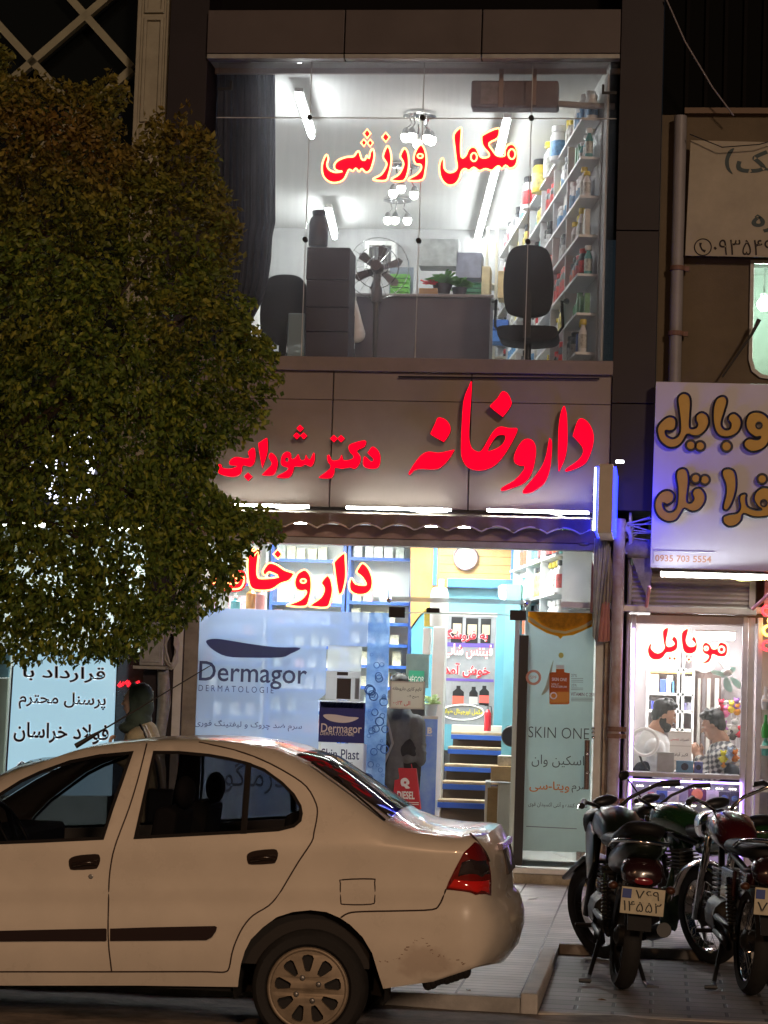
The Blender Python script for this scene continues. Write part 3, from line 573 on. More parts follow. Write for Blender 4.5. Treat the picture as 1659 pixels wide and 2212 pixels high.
x0, x1, _, _, z0, z1 = pbox((1050, 520, 1100, 772), 26.15, 0); t = thing('metal_shelf', 'cream metal shelf rack against the far right corner', 'shelf', (x0, 26, UF)); cm_ = M('cream metal', (.62, .58, .45), .5)
for x in (x0, x0+.11, x1): G().box(x-.014, x+.014, 26.1, 26.13, UF, z1+.15).build('post', cm_, t)
for k in range(5): G().box(x0, x1+.2, 26.13, 26.5, UF+.12+k*.42, UF+.14+k*.42).build('shelf_board', cm_, t)
# plants, box and red goods on the desk
def plant(name, p, r, h, n, lb, cat='plant', pot=(.05, .05, .06), leaf=(.08, .2, .05), Y=None):
    t = thing(name, lb, cat, p); G().lathe([(r*.45, 0), (r*.6, h*.35), (r*.62, h*.36), (r*.5, h*.36)], p, n=14).build('pot', M('pot %s' % str(pot), pot, .5), t, smooth=40)
    g = G(); random.seed(int(p[0]*100)+n)
    for k in range(n):
        a = random.uniform(0, 6.28); e = random.uniform(.2, 1.3); L_ = r*random.uniform(.7, 1.5); b = Vector((p[0], p[1], p[2]+h*.36)); d = Vector((math.cos(a)*math.cos(e), math.sin(a)*math.cos(e), math.sin(e))); w = d.cross(Vector((0, 0, 1)))
        w = w.normalized()*L_*.22; m_ = b+d*L_*.65; e_ = b+d*L_-Vector((0, 0, L_*.25)); g.add([b, m_+w, e_, m_-w], [(0, 1, 2, 3)])
    g.build('foliage', M('leaf %s' % str(leaf), leaf, .5, transl=.3), t, fix=False); return t
dz = P(950, 636, 21.9).z
plant('potted_plant', (P(955, 640, 21.95).x, 21.95, dz+.01), .16, .26, 34, 'leafy green plant in a dark pot on the desk'); plant('potted_plant', (P(992, 640, 22.0).x, 22.0, dz+.01), .13, .2, 26, 'smaller leafy plant nearest the office chair')
b = pbox((905, 622, 945, 641), 21.85, .2); one(G().box(*b), 'carton', wood, 'brown carton with red goods lying on the desk', 'carton', bevel=.005)
g = G(); random.seed(3); q = P(928, 610, 21.85)
for k in range(6): g.tube([q+Vector((random.uniform(-.09, .08), 0, random.uniform(-.02, .03))) for _ in range(4)], .008, 5)
one(g, 'red_straps', M('red rubber straps', (.6, .03, .05), .5), 'tangle of red straps lying above the brown carton', 'straps')
# ---- shelving along the right wall and the goods on it
wv = Vector((ru[1]-ru[0], UY-20.1, 0)); WL = wv.length; wv.normalize(); wn = Vector((-wv.y, wv.x, 0))   # wn points into the room
def wp(u, d, z): return Vector((ru[0], 20.1, 0)) + wv*u + wn*d + Vector((0, 0, z))
sh_m = M('white shelf board', (.72, .73, .74), .4, 0, .06, 5)
t = thing('wall_shelving', 'white shelving full of tubs along the right wall upstairs', 'shelves', wp(0, 0, UF)); levels = [UF+.16+.352*k for k in range(7)]
def wbox(g, u0, u1, d0, d1, z0, z1): return g.hexa([wp(u0, d0, z0), wp(u1, d0, z0), wp(u1, d1, z0), wp(u0, d1, z0), wp(u0, d0, z1), wp(u1, d0, z1), wp(u1, d1, z1), wp(u0, d1, z1)])
wbox(G(), .25, 6.9, .012, .025, UF, 6.72).build('back_panel', M('shelf back', (.5, .51, .53), .5), t)
for k, z in enumerate(levels): wbox(G(), .3, 6.9, .026, .2, z-.022, z).build('shelf_board', sh_m, t)
for u in (1.2, 2.15, 3.1, 4.05, 5.0, 5.95, 6.88): wbox(G(), u-.012, u+.012, .027, .19, UF, 6.7).build('divider', sh_m, t)
wbox(G(), .02, .2, .0, .015, UF, UC-.1).build('end_post', M('grey end post', (.55, .53, .53), .6, 0, .15, 4), t)
g = G(); 
for u in (.6, 1.5, 2.4): wbox(g, u, u+.8, .03, .05, 6.72, 6.98)
g.build('top_board', M('cream top board', (.66, .6, .4), .6), t)
def tub_proto(body, lid, band, lb, sh=0):
    t = thing('supplement_tub', lb, 'tub', (0, -50, 0)); o = (0, -50, 0)
    pr = [(.062, 0), (.066, .006), (.066, .16), (.052, .185), (.05, .19)] if sh == 0 else [(.042, 0), (.045, .005), (.045, .15), (.02, .19), (.02, .2)]
    r_ = pr[1][0]; h = pr[-1][1]
    G().lathe(pr, o, n=16).build('body', M('plastic %s' % str(body), body, .35), t, smooth=40); G().lathe([(r_*.85, h), (r_*.88, h+.002), (r_*.88, h+.035), (r_*.8, h+.04)], o, n=16).build('lid', M('plastic %s' % str(lid), lid, .35), t, smooth=40)
    G().lathe([(r_+.0012, .03), (r_+.0012, .13)], o, n=16, caps=False).build('label_band', M('label %s' % str(band), band, .5, 0, .55, 38), t, smooth=True, fix=False); return t
WHT, BLK = (.75, .75, .75), (.02, .02, .025)
PRO = [(tub_proto(WHT, BLK, (.6, .03, .04), 'x'), 'white tub with red label'), (tub_proto(BLK, BLK, (.5, .5, .5), 'x'), 'black tub with grey label'), (tub_proto(BLK, (.5, .04, .04), (.55, .05, .05), 'x'), 'black tub with red lid'), (tub_proto(WHT, WHT, (.12, .3, .55), 'x'), 'white tub with blue label'),
 (tub_proto((.7, .55, .1), BLK, (.7, .6, .2), 'x'), 'yellow tub with black lid'), (tub_proto(WHT, (.75, .6, .05), (.65, .65, .6), 'x', 1), 'white bottle with yellow cap'), (tub_proto((.12, .12, .14), BLK, (.6, .12, .05), 'x', 1), 'dark bottle with orange label'), (tub_proto((.1, .35, .35), WHT, (.6, .65, .6), 'x', 1), 'teal bottle with white cap')]
BOXP = [(one(G().box(-.04, .04, -50.03, -49.97, 0, .19), 'goods_box', M('carton '+n, c, .5, 0, .35, 14), 'x', 'box', bevel=.003), n) for c, n in (((.7, .68, .62), 'white box'), ((.45, .2, .08), 'orange brown box'), ((.08, .15, .42), 'blue box'), ((.6, .55, .3), 'cream box'), ((.15, .4, .2), 'green box'))]
ORD = ['lowest', 'second lowest', 'third lowest', 'middle', 'third highest', 'second highest', 'top']; random.seed(21); used = set()
BAY = ['first', 'second', 'third', 'fourth', 'fifth', 'sixth', 'seventh']
def put(pr, nm, loc, label, group, rot=None):
    o = dup(pr, loc, label, group); used.add(pr.name)
    if rot is not None: o.rotation_euler.z = rot
    return o
wang = math.atan2(wv.y, wv.x)
for k, z in enumerate(levels):
    for bay in range(7):
        u = .34+bay*.95; kind = random.choice(PRO+PRO+BOXP); m_ = random.choice((6, 6, 7))
        for j in range(m_):
            if random.random() < .3: kind = random.choice(PRO+PRO+BOXP)
            pr, nm = kind
            put(pr, nm, wp(u+j*(.84/m_)+random.uniform(0, .05), .115+random.uniform(-.02, .02), z+.001), '%s, %s bay of the %s shelf upstairs' % (nm, BAY[bay], ORD[k]), '%ss on the %s shelf upstairs, %s bay' % (nm, ORD[k], BAY[bay]), wang+random.uniform(-.1, .1)).scale = (.78, .78, random.choice((.95, 1.1, 1.25)))
# tall bottles standing on top near the far end
for u, kind in ((1.9, 3), (2.6, 5), (3.3, 4), (4.1, 0)):
    pr, nm = PRO[kind]; o = put(pr, nm, wp(u, .18, 6.722), '%s standing on top of the upstairs shelving' % nm, 'tubs on top of the upstairs shelving', 0); o.scale = (1.35, 1.35, 1.5)
# ================================================================ pharmacy ground floor
H7 = crop(1400, 2050, 2.37); J7 = crop(1400, 2700, 2.37); L7 = crop(1900, 2650, 2.765); Q7 = crop(1900, 2050, 2.765)
def bx(d, Y, dy): return G().box(*pbox(d, Y, dy))
blue_p = M('blue shelf edge', (.03, .1, .42), .4); skyb = M('sky blue wall', (.2, .5, .58), .6, 0, .12, 2); teal = M('teal wall', (.14, .4, .5), .6, 0, .12, 2)
# white shelving with blue edges behind the window
wz = 23.6
def shelf_unit(x0, x1, ys, Y, lb, mat_b=None, depth=.3):
    X0, X1, Z0, Z1 = rect(x0, 1170, x1, 1800, Y); Z0 = .14; Z1 = P(x0, 1165, Y).z
    t = thing('shelf_unit', lb, 'shelves', ((X0+X1)/2, Y, Z0)); zs = [P((x0+x1)/2, y, Y).z for y in ys]
    G().box(X0, X1, Y+depth, Y+depth+.02, Z0, Z1).build('back_panel', M('cream shelf back', (.7, .72, .66), .5), t)
    for x in (X0, X1-.03): G().box(x, x+.03, Y-.004, Y+depth-.002, Z0, Z1).build('side_panel', mat_b or white, t)
    for z in zs:
        b = G().box(X0+.032, X1-.032, Y, Y+depth-.002, z-.025, z).build('shelf_board', white, t); G().box(X0+.032, X1-.032, Y-.014, Y-.002, z-.03, z+.002).build('edge_strip', blue_p, b)
    return X0, X1, zs
S1 = shelf_unit(742, 884, [1205, 1300, 1345, 1391, 1437, 1483, 1530, 1578], wz, 'white medicine shelves with blue edges left of the wooden wall', blue_p)
S2 = shelf_unit(575, 738, [1208, 1302, 1348, 1395, 1442, 1489, 1536, 1584], wz, 'white medicine shelves with blue edges behind the red neon word', blue_p)
S3 = shelf_unit(395, 570, [1258, 1315, 1372, 1430, 1488, 1545], wz+.1, 'white shelves behind the blue film next to the tree')
random.seed(31); names = ['lowest', 'third', 'fourth', 'fifth', 'sixth', 'seventh']
PB = [(M('medicine carton '+n, c, .5, 0, .4, 25), n) for c, n in (((.75, .76, .74), 'white'), ((.62, .7, .62), 'pale green'), ((.4, .5, .75), 'pale blue'), ((.72, .45, .5), 'pink'), ((.7, .68, .5), 'cream'))]
PBO = [(one(G().box(-.045, .045, -50.04, -49.96, 0, .13), 'medicine_box', m, 'x', 'box', bevel=.003), n) for m, n in PB]
for (X0, X1, zs), un in ((S1, 'shelves beside the wooden wall'), (S2, 'shelves behind the neon word'), (S3, 'shelves behind the blue film')):
    for k, z in enumerate(zs):
        x = X0+.09; kind = random.choice(PBO)
        while x < X1-.1:
            if random.random() < .35: kind = random.choice(PBO)
            pr, nm = kind; w = random.choice((.095, .1, .15))
            if random.random() < .85:
                o = put(pr, nm, (x, wz+.14+random.uniform(-.04, .02), z+.001), '%s medicine box on level %s of the %s' % (nm, ['one', 'two', 'three', 'four', 'five', 'six', 'seven', 'eight'][k], un), '%s boxes, level %d, %s' % (nm, k+1, un)); o.scale = (1, 1, random.uniform(.7, 1.15))
            x += w+random.uniform(0, .03)
# bottles near the neon word
for i, (x, y, c, lb) in enumerate(((541, 1315, (.75, .4, .06), 'orange pump bottle standing on the ledge above the blue film'), (563, 1318, (.7, .35, .35), 'pink bottle standing on the ledge above the blue film'), (508, 1316, (.1, .45, .55), 'teal jar standing on the ledge above the blue film'))):
    p = P(x, y, 20.9); t = thing('cosmetic_bottle', lb, 'bottle', p); h = .2 if i < 2 else .1
    G().lathe([(.04, 0), (.045, .01), (.045, h*.7), (.015, h*.85), (.015, h)], p, n=16).build('body', M('bottle %d' % i, c, .3), t, smooth=40); G().lathe([(.02, h), (.02, h+.02), (.008, h+.03), (.008, h+.05)], p, n=12).build('cap', blackp if i == 0 else white, t)
p = P(545, 1318, 21); one(G().box(P(490, 1320, 20.9).x, P(640, 1320, 20.9).x, 20.8, 21.2, p.z-.06, p.z-.003), 'display_ledge', white, 'white display ledge just inside the shop window behind the blue film', 'ledge', bevel=.004)
# timber wall with clock over the stairs
Yw = 23.4
planks = M('varnished pine boards', (.6, .34, .1), .35, 0, .3, 3)
t = thing('timber_wall', 'varnished timber wall with blue beams above the stairs', 'wall', P(1000, 1300, Yw))
o1 = plane([(887, 1160), (1118, 1160), (1118, 1256), (967, 1256), (967, 1268), (940, 1300), (905, 1330), (887, 1355)], Yw); G().prism(o1, Yw, Yw+.06).build('boards', planks, t)
X0, X1, Z0, Z1 = rect(888, 1165, 1113, 1256, Yw); g = G()
for k in range(5): z = Z0+(Z1-Z0)*k/5; g.box(P(950, 1200, Yw).x, X1, Yw-.001, Yw+.0005, z-.003, z+.003)
g.build('board_gap', M('board gap', (.2, .1, .03), .8), t)
for d in ((967, 1251, 1111, 1270), (936, 1165, 944, 1264), (1104, 1165, 1114, 1252)): G().box(*pbox(d, Yw-.05, .045)).build('beam', M('blue beam', (.05, .19, .62), .4), t, bevel=.004)
G().prism(plane([(967, 1271), (1130, 1271), (1130, 1620), (948, 1620), (948, 1345), (940, 1300), (955, 1290)], Yw+.07), Yw+.07, Yw+.1).build('teal_wall', teal, t)
G().prism(plane([(888, 1360), (912, 1325), (946, 1305), (948, 1520), (888, 1520)], Yw+.03), Yw+.03, Yw+.06).build('dark_teal_panel', M('dark teal', (.08, .27, .36), .6), t)
G().box(*pbox((1085, 1262, 1118, 1800), 21.9, .35)).build('sky_blue_column', skyb, t)
c = P(1006, 1205, Yw-.06); t = thing('wall_clock', 'round wall clock with a mauve rim on the timber wall', 'clock', c); r_ = 27.5*Yw/5000
G().lathe([(r_, .05), (r_, .0), (r_*.93, -.02), (r_*.84, -.006), (r_*.84, 0)], c, (0, 1, 0), 40, False).build('rim', M('mauve rim', (.4, .28, .3), .4), t, smooth=40); G().lathe([(r_*.84, -.002), (0.001, -.002)], c, (0, 1, 0), 40, False).build('dial', M('clock dial', (.72, .78, .72), .5), t)
g = G()
for k in range(12): q = k*math.pi/6; d = Vector((math.cos(q), 0, math.sin(q))); e = Vector((-d.z, 0, d.x)); b = c+Vector((0, -.004, 0)); g.add([b+d*r_*.68-e*.003, b+d*r_*.78-e*.003, b+d*r_*.78+e*.003, b+d*r_*.68+e*.003], [(0, 1, 2, 3)])
g.build('hour_marks', blackp, t, fix=False)
for dx, dz, w in ((.92, -.3, .004), (-.5, -.55, .003), (-.3, .2, .002)): G().tube([c+Vector((0, -.006, 0)), c+Vector((dx*r_*.75, -.007, dz*r_*.75))], w, 5).build('hand', blackp, t)
b = H7([(775, 545), (825, 635)]); one(bx((*b[0], *b[1]), Yw-.05, .04), 'control_box', M('cream switch box', (.68, .66, .5), .5), 'small cream box on the timber wall below the clock', 'switch box', bevel=.004)
p = P(1089, 1283, 22.3); t = thing('spot_light', 'round white lit spot lamp hanging under the blue beam', 'spot lamp', p); G().ell(p, (.055, .055, .055), 14, 10).build('bulb', M('lit spot', (1, 1, 1), .4, emit=9), t, smooth=True); G().lathe([(.06, .02), (.062, .07), (.02, .09)], p, n=14).build('shade', white, t); G().tube([p+Vector((0, 0, .08)), p+Vector((0, 1.0, .12))], .01, 5).build('arm', white, t)
# stairs
t = thing('staircase', 'wooden stairs with bright blue risers inside the pharmacy door', 'stairs', (P(1010, 1770, 21.2).x, 21.2, .13)); tread = M('worn wooden tread', (.42, .32, .2), .6, 0, .35, 5)
X0, X1 = P(951, 1700, 21.2).x, P(1062, 1700, 21.2).x
for k, (yt, yb) in enumerate(((1728, 1746), (1688, 1706), (1651, 1667), (1613, 1629), (1581, 1597))):
    y = 21.2+.3*k; zt, zr = P(1000, yt, y).z, P(1000, yb, y).z; e = .03*k
    G().box(X0-.02, X1+e, y-.02, y+.31, zt-.025, zt).build('tread', tread, t, bevel=.006); G().box(X0-.02, X1+e, y-.024, y-.005, zr, zt-.027).build('riser', blue_p, t, bevel=.003)
    G().box(X0-.02, X1+e, y+.2, y+.22, zr-.25, zr).build('back_board', M('dark back board', (.1, .07, .05), .7), t)
zl = P(1000, 1566, 22.75).z; G().box(X0-.05, X1+.3, 22.75, 23.35, zl-.1, zl).build('landing', M('pale landing', (.6, .6, .55), .5), t, bevel=.004)
# banner on the landing
x0, y0 = H7([(815, 885)])[0]; x1, y1 = J7([(1300, 365)])[0]; Yb = 22.85
X0, X1, Z0, Z1 = rect(x0, y0, x1, y1, Yb); t = thing('banner', 'printed welcome banner with tubs and bottles at the top of the stairs', 'banner', ((X0+X1)/2, Yb, Z0))
G().box(X0, X1, Yb, Yb+.02, Z0, Z1).build('sheet', M('grey banner print', (.3, .31, .33), .5, 0, .3, 4), t); G().box(X0-.01, X1+.01, Yb-.004, Yb-.001, Z1-.01, Z1+.03).build('rail', alu, t)
fr = G(); 
for d in ((*H7([(815, 1140)])[0], *H7([(1290, 1180)])[0]), (*H7([(815, 1475)])[0], *H7([(1290, 1500)])[0])):
    a = rect(*d, Yb); fr.box(a[0], min(a[1], X1), Yb-.003, Yb-.001, a[2], a[3])
fr.build('purple_bar', M('purple print', (.13, .08, .35), .5), t)
prn = lambda n, c: M('print '+n, c, .5)
for k, (x, y, w, h) in enumerate(((945, 900, 105, 240), (1085, 910, 115, 235), (1215, 915, 95, 230))):
    a = rect(*H7([(x-w/2, y)])[0], *H7([(x+w/2, y+h)])[0], Yb); z, w_ = a[2], a[1]-a[0]; G().box(a[0], a[1], Yb-.0035, Yb-.001, a[2], a[3]).build('printed_tub', blackp, t, bevel=.001); G().box(a[0]+w_*.15, a[1]-w_*.1, Yb-.005, Yb-.0036, a[2]+(a[3]-a[2])*.35, a[2]+(a[3]-a[2])*.75).build('printed_label', prn('sand', (.5, .42, .28)), t)
for k, (x, y, w, h, c) in enumerate(((958, 0, 105, 190, (.7, .12, .08)), (1100, 10, 80, 185, (.5, .5, .5)), (1200, 0, 90, 180, (.75, .12, .1)))):
    a = rect(*J7([(x-w/2, y)])[0], *J7([(x+w/2, y+h)])[0], Yb); q = [(a[0], a[2]), (a[1], a[2]), (a[1], a[2]+(a[3]-a[2])*.7), ((a[0]+a[1])/2+.02, a[3]-.03), ((a[0]+a[1])/2+.02, a[3]), ((a[0]+a[1])/2-.02, a[3]), ((a[0]+a[1])/2-.02, a[3]-.03), (a[0], a[2]+(a[3]-a[2])*.7)]
    G().prism(q, Yb-.0035, Yb-.001).build('printed_bottle', blackp, t); G().box(a[0], a[1], Yb-.005, Yb-.0036, a[2]+.02, a[2]+(a[3]-a[2])*.5).build('printed_label', prn('label %d' % k, c), t)
redp, whp = M('red print', (.6, .03, .05), .5), M('white print', (.8, .78, .78), .5)
for s, a, b, c1, c2 in (('به فروشگا', (828, 1015), (1235, 1130), redp, whp), ('فیتنس شاپ', (822, 1150), (1280, 1305), whp, redp), ('خوش آمد', (818, 1330), (1255, 1465), redp, whp)):
    p0, p1 = H7([a])[0], H7([b])[0]; text(s, *p0, *p1, Yb-.008, c1, t, .03, .002); text(s, *p0, *p1, Yb-.0055, c2, t, .065, .001, 'lettering_rim')
e = [J7([q])[0] for q in ring(1000, 248, 195, 70, 30)]; G().tube([(p.x, Yb-.007, p.z) for p in (P(*q, Yb) for q in e)], .008, 5, True).build('ring_print', whp, t)
text('مکمل اورجینال طبقه', *J7([(815, 215)])[0], *J7([(1190, 275)])[0], Yb-.009, M('yellow print', (.75, .65, .05), .5), t, .02, .002)
# fire extinguisher
p = P(*J7([(1230, 425)])[0], 22.4); t = thing('fire_extinguisher', 'red fire extinguisher standing at the top of the stairs', 'fire extinguisher', p); r_ = .068
r_ = .034
G().lathe([(.0, 0), (r_, .003), (r_, .17), (.02, .2), (.009, .21)], p, n=20).build('cylinder', M('red enamel', (.55, .02, .03), .25, coat=.5), t, smooth=40); G().lathe([(.01, .21), (.01, .23), (.015, .232), (.015, .24)], p, n=10).build('valve', steel, t); G().tube([p+Vector((0, 0, .235)), p+Vector((.03, -.01, .24)), p+Vector((.042, -.015, .17)), p+Vector((.04, -.015, .06))], .005, 6).build('hose', blackp, t); G().box(p.x-.035, p.x+.005, p.y-.006, p.y+.006, p.z+.242, p.z+.25).build('handle', blackp, t)
# white pillar with things on and beside it
d0 = H7([(695, 990)])[0]; d1 = (956, 1775); one(bx((*d0, *d1), 21.3, .22), 'pillar', white, 'white square pillar left of the stairs', 'pillar', bevel=.006)
d0, d1 = H7([(628, 1000), (692, 1245)]); one(bx((*d0, *d1), 21.45, .2), 'wall_cabinet', white, 'small white cabinet fixed to the left of the white pillar', 'cabinet', bevel=.006)
d0, d1 = H7([(640, 815), (722, 988)]); one(bx((*d0, *d1), 21.45, .12), 'box', M('yellow box', (.72, .6, .12), .5, 0, .2, 9), 'yellow box standing on the small white cabinet', 'box', bevel=.005)
p = P(*H7([(775, 988)])[0], 21.4); one(G().lathe([(.08, 0), (.085, .05), (.085, .3), (.07, .35), (.05, .36)], p, n=20), 'canister', M('pale grey canister', (.6, .62, .6), .4), 'pale grey canister standing on the white pillar', 'canister', smooth=40)
d0, d1 = H7([(470, 1245), (680, 1560)]); X0, X1, Z0, Z1 = rect(*d0, *d1, 21.7); t = thing('display_stand', 'dark green display board with white letters left of the pillar', 'display board', (X0, 21.7, .13)); G().box(X0, X1, 21.7, 21.74, Z0, Z1).build('board', M('dark green grey', (.12, .17, .16), .5, 0, .3, 5), t); G().box(X0, X1-.03, 21.72, 21.76, .13, Z0).build('post', blackp, t)
a = rect(*H7([(495, 1400)])[0], *H7([(640, 1520)])[0], 21.7); G().box(a[0], a[1], 21.69, 21.698, a[2], a[3]).build('green_patch', M('green patch', (.03, .3, .17), .5), t); text('HÉGOR', *H7([(492, 1440)])[0], *H7([(640, 1512)])[0], 21.688, whp, t, 0, .001)
# blue roll up stand, vase
d0 = J7([(595, 310)])[0]; X0, X1, Z0, Z1 = rect(*d0, 942, 1775, 20.9)
t = thing('rollup_stand', 'tall blue roll up advertising stand in the doorway', 'roll up stand', (X0, 20.9, .13)); G().box(X0, X1, 20.9, 20.91, .2, Z1).build('sheet', M('blue print', (.05, .13, .7), .4, 0, .6, 2.2, mix=(.3, .5, .85)), t); G().box(X0-.01, X1+.01, 20.87, 20.95, .13, .2).build('base', alu, t, bevel=.008); G().box(X0-.005, X1+.005, 20.895, 20.92, Z1+.001, Z1+.025).build('top_rail', alu, t)
text('B', *J7([(670, 388)])[0], *J7([(715, 448)])[0], 20.897, whp, t, .05, .001); text('BARIS', *J7([(615, 455)])[0], *J7([(715, 470)])[0], 20.897, whp, t, 0, .001)
p = P(*J7([(700, 300)])[0], 21.1); plant('vase_plant', p, .1, .34, 26, 'white green flowers in a grey vase above the blue stand', 'plant', (.45, .48, .47), (.4, .5, .25))
# boxes and cabinet right of the stairs
for d0, d1, Y, dy, m, nm, lb, ct in (((1325, 655), (1470, 750), 21.05, .35, M('printed carton', (.6, .55, .45), .6, 0, .4, 20), 'carton', 'pale carton with orange print on top of the cartons right of the stairs', 'carton'), ((1262, 752), (1470, 895), 20.95, .4, wood, 'carton', 'brown taped carton on the grey counter beside the stairs', 'carton'), ((1205, 880), (1255, 1330), 21.0, .02, white, 'paper_sheet', 'white paper sheet hanging on the counter side by the stairs', 'paper')):
    q0, q1 = J7([d0, d1]); one(bx((*q0, *q1), Y, dy), nm, m, lb, ct, bevel=.004)
q0, q1 = J7([(1230, 900), (1475, 960)]); a = rect(*q0, *q1, 20.75); t = thing('counter', 'pale counter cabinet with a grey top inside the door', 'counter', (a[0], 20.75, .13)); G().box(a[0]-.02, a[1]+.05, 20.72, 21.3, a[2]+.05, a[3]).build('counter_top', M('grey counter top', (.25, .25, .25), .4), t, bevel=.006); mid = (a[0]+a[1])/2-.02; cab = M('pale cabinet', (.62, .6, .52), .5, 0, .1, 5)
G().box(a[0]+.1, mid-.004, 20.75, 21.25, .14, a[2]+.045).build('cabinet_door', cab, t, bevel=.003); G().box(mid+.004, a[1]+.02, 20.75, 21.25, .14, a[2]+.045).build('cabinet_door', cab, t, bevel=.003); G().box(a[0]+.0, a[0]+.094, 20.8, 21.3, .14, a[2]).build('side_board', wood, t)
p = P(*J7([(1460, 470)])[0], 21.6); one(G().lathe([(.1, .0), (.09, .02), (0.001, .025)], p, (0, -1, 0), 24), 'round_knob', blackp, 'black round disc beside the door frame', 'disc')
# ---- right wall shelves on the ground floor
gv = Vector((rg[1]-rg[0], GY-20.12, 0)); gv.normalize(); gn = Vector((-gv.y, gv.x, 0))
def gw(u, d, z): return Vector((rg[0], 20.12, 0))+gv*u+gn*d+Vector((0, 0, z))
def gbox(g, u0, u1, d0, d1, z0, z1): return g.hexa([gw(u0, d0, z0), gw(u1, d0, z0), gw(u1, d1, z0), gw(u0, d1, z0), gw(u0, d0, z1), gw(u1, d0, z1), gw(u1, d1, z1), gw(u0, d1, z1)])
t = thing('wall_shelving', 'white shelving with dark bottles along the right wall of the ground floor', 'shelves', gw(0, 0, .13)); gl_ = [2.17, 2.52, 2.86]; gbox(G(), .5, 4.4, .012, .025, 1.8, 3.2).build('back_panel', MATS['shelf back'], t)
for z in gl_ + [1.84]: gbox(G(), .5, 4.4, .026, .3, z-.022, z).build('shelf_board', sh_m, t)
for u in (1.4, 2.3, 3.2, 4.1): gbox(G(), u-.012, u+.012, .027, .29, 1.84, 3.2).build('divider', sh_m, t)
random.seed(77); gang = math.atan2(gv.y, gv.x)
for k, z in enumerate([1.84]+gl_):
    for bay in range(4):
        kind = random.choice(PRO)
        for j in range(4):
            if random.random() < .4: kind = random.choice(PRO)
            pr, nm = kind; o = put(pr, nm, gw(.6+bay*.9+j*.21, .2, z+.001), '%s, bay %s, %s shelf of the ground floor wall' % (nm, BAY[bay], ORD[k]), '%ss ground floor %d %d' % (nm, k, bay), gang); o.scale = (1.1, 1.1, 1.25)
b0, b1 = Q7([(865, 300), (1190, 1010)]); one(bx((*b0, *b1), 20.2, .03), 'white_board', M('white screwed board', (.8, .81, .8), .5, 0, .08, 3, transl=.5), 'white screwed board above the orange slice poster', 'board', bevel=.003)
# ================================================================ shop front glass, films and posters
clear = glass('shop glass', dust=.02, dustcol=(.85, .95, .9), refl=.7)
sw = thing('shop_window', 'tall ground floor shop window carrying the pale blue film', 'window', (P(620, 1800, 20).x, 20.0, .13))
xd0, xd1 = xf(838, 1500), xf(1112, 1500)
G().box(xfl+.032, xd0-.004, 20.02, 20.03, .132, zh-.002).build('pane', clear, sw)
z_r = zf(990, 1297)
t = thing('glass_transom', 'clear glass transom with black patch hinges over the pharmacy doorway', 'transom', (xd0, 20.0, z_r))
G().box(xd0+.004, rg[0]-.005, 20.02, 20.03, z_r+.02, zh-.002).build('pane', clear, t); G().box(xd0+.004, xf(1145, 1300), 19.99, 20.05, z_r-.022, z_r+.018).build('rail', M('glass rail', (.55, .6, .55), .2, trans=.45), t)
for d0, d1 in (((310, 805), (460, 905)), ((660, 815), (782, 858)), ((1440, 835), (1592, 930))): q0, q1 = H7([d0, d1]); G().box(*pbox((*q0, *q1), 19.965, .04)).build('patch_hinge', blackm, t, bevel=.004)
for q in ((313, 742), (1592, 782)): p = P(*H7([q])[0], 19.97); G().ell(p, (.025, .03, .025), 12, 8).build('knob', chrome, t, smooth=True)
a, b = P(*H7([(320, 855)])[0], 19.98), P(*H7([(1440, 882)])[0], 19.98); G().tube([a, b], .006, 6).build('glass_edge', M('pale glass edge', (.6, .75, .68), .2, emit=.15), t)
# Dermatology film
film = M('pale blue window film', (.46, .58, .82), .35, trans=.38, transl=.7, spec=.3); Yf = 19.995
X0, X1, Z1 = P(402, 1500, Yf).x, P(837, 1500, Yf).x, P(620, 1318, Yf).z
fl = thing('window_film', 'large pale blue translucent film with dark lettering on the shop window', 'window film', ((X0+X1)/2, Yf, .15))
xb = P(790, 1500, Yf).x
zz = [P(740, y, Yf).z for y in (1317, 1514, 1390)]; hb_ = [P(x, y, Yf) for x, y in ((687, 1850), (688, 1511), (704, 1500), (705, 1396), (760, 1396))]; G().prism([(X0, .15), (hb_[0].x, .15), (hb_[1].x, hb_[1].z), (hb_[2].x, hb_[2].z), (hb_[3].x, hb_[3].z), (xb-.002, hb_[4].z), (xb-.002, Z1), (X0, Z1)], Yf, Yf+.004).build('film_sheet', film, fl); G().box(xb, X1, Yf, Yf+.004, .15, Z1).build('film_sheet', M('blue water print', (.38, .58, .85), .35, 0, .45, 5, trans=.3, transl=.7, mix=(.14, .3, .65)), fl)
navy = M('dark violet print', (.025, .022, .1), .4, trans=.12); Yt = Yf-.004
G().prism(plane(smooth_loop(C_([(390, 975), (410, 955), (470, 950), (560, 962), (700, 985), (900, 1010), (1075, 1015), (1000, 1060), (930, 1085), (700, 1087), (540, 1078), (440, 1030)]), 3), Yt), Yt, Yt+.002).build('logo_shape', M('violet print', (.05, .045, .22), .4, trans=.25), fl)
text('Dermagor', *C_([(338, 1122)])[0], *C_([(1122, 1312)])[0], Yt, navy, fl, .008, .002)
text('D E R M A T O L O G I E', *C_([(335, 1292)])[0], *C_([(880, 1337)])[0], Yt, navy, fl, -.004, .002)
text('سرم ضد چروک و لیفتینگ فوری', *C_([(305, 1545)])[0], *C_([(1085, 1612)])[0], Yt, navy, fl, .005, .002)
text('درماگور', 462, 1640, 615, 1715, Yt, navy, fl, .0, .002)
def pr_box(cr, a, b, m, nm='printed_shape', dy=.002, Y=Yt, par=None): q0, q1 = cr([a, b]); A = rect(*q0, *q1, Y); return G().box(A[0], A[1], Y, Y+dy, A[2], A[3]).build(nm, m, par or fl)
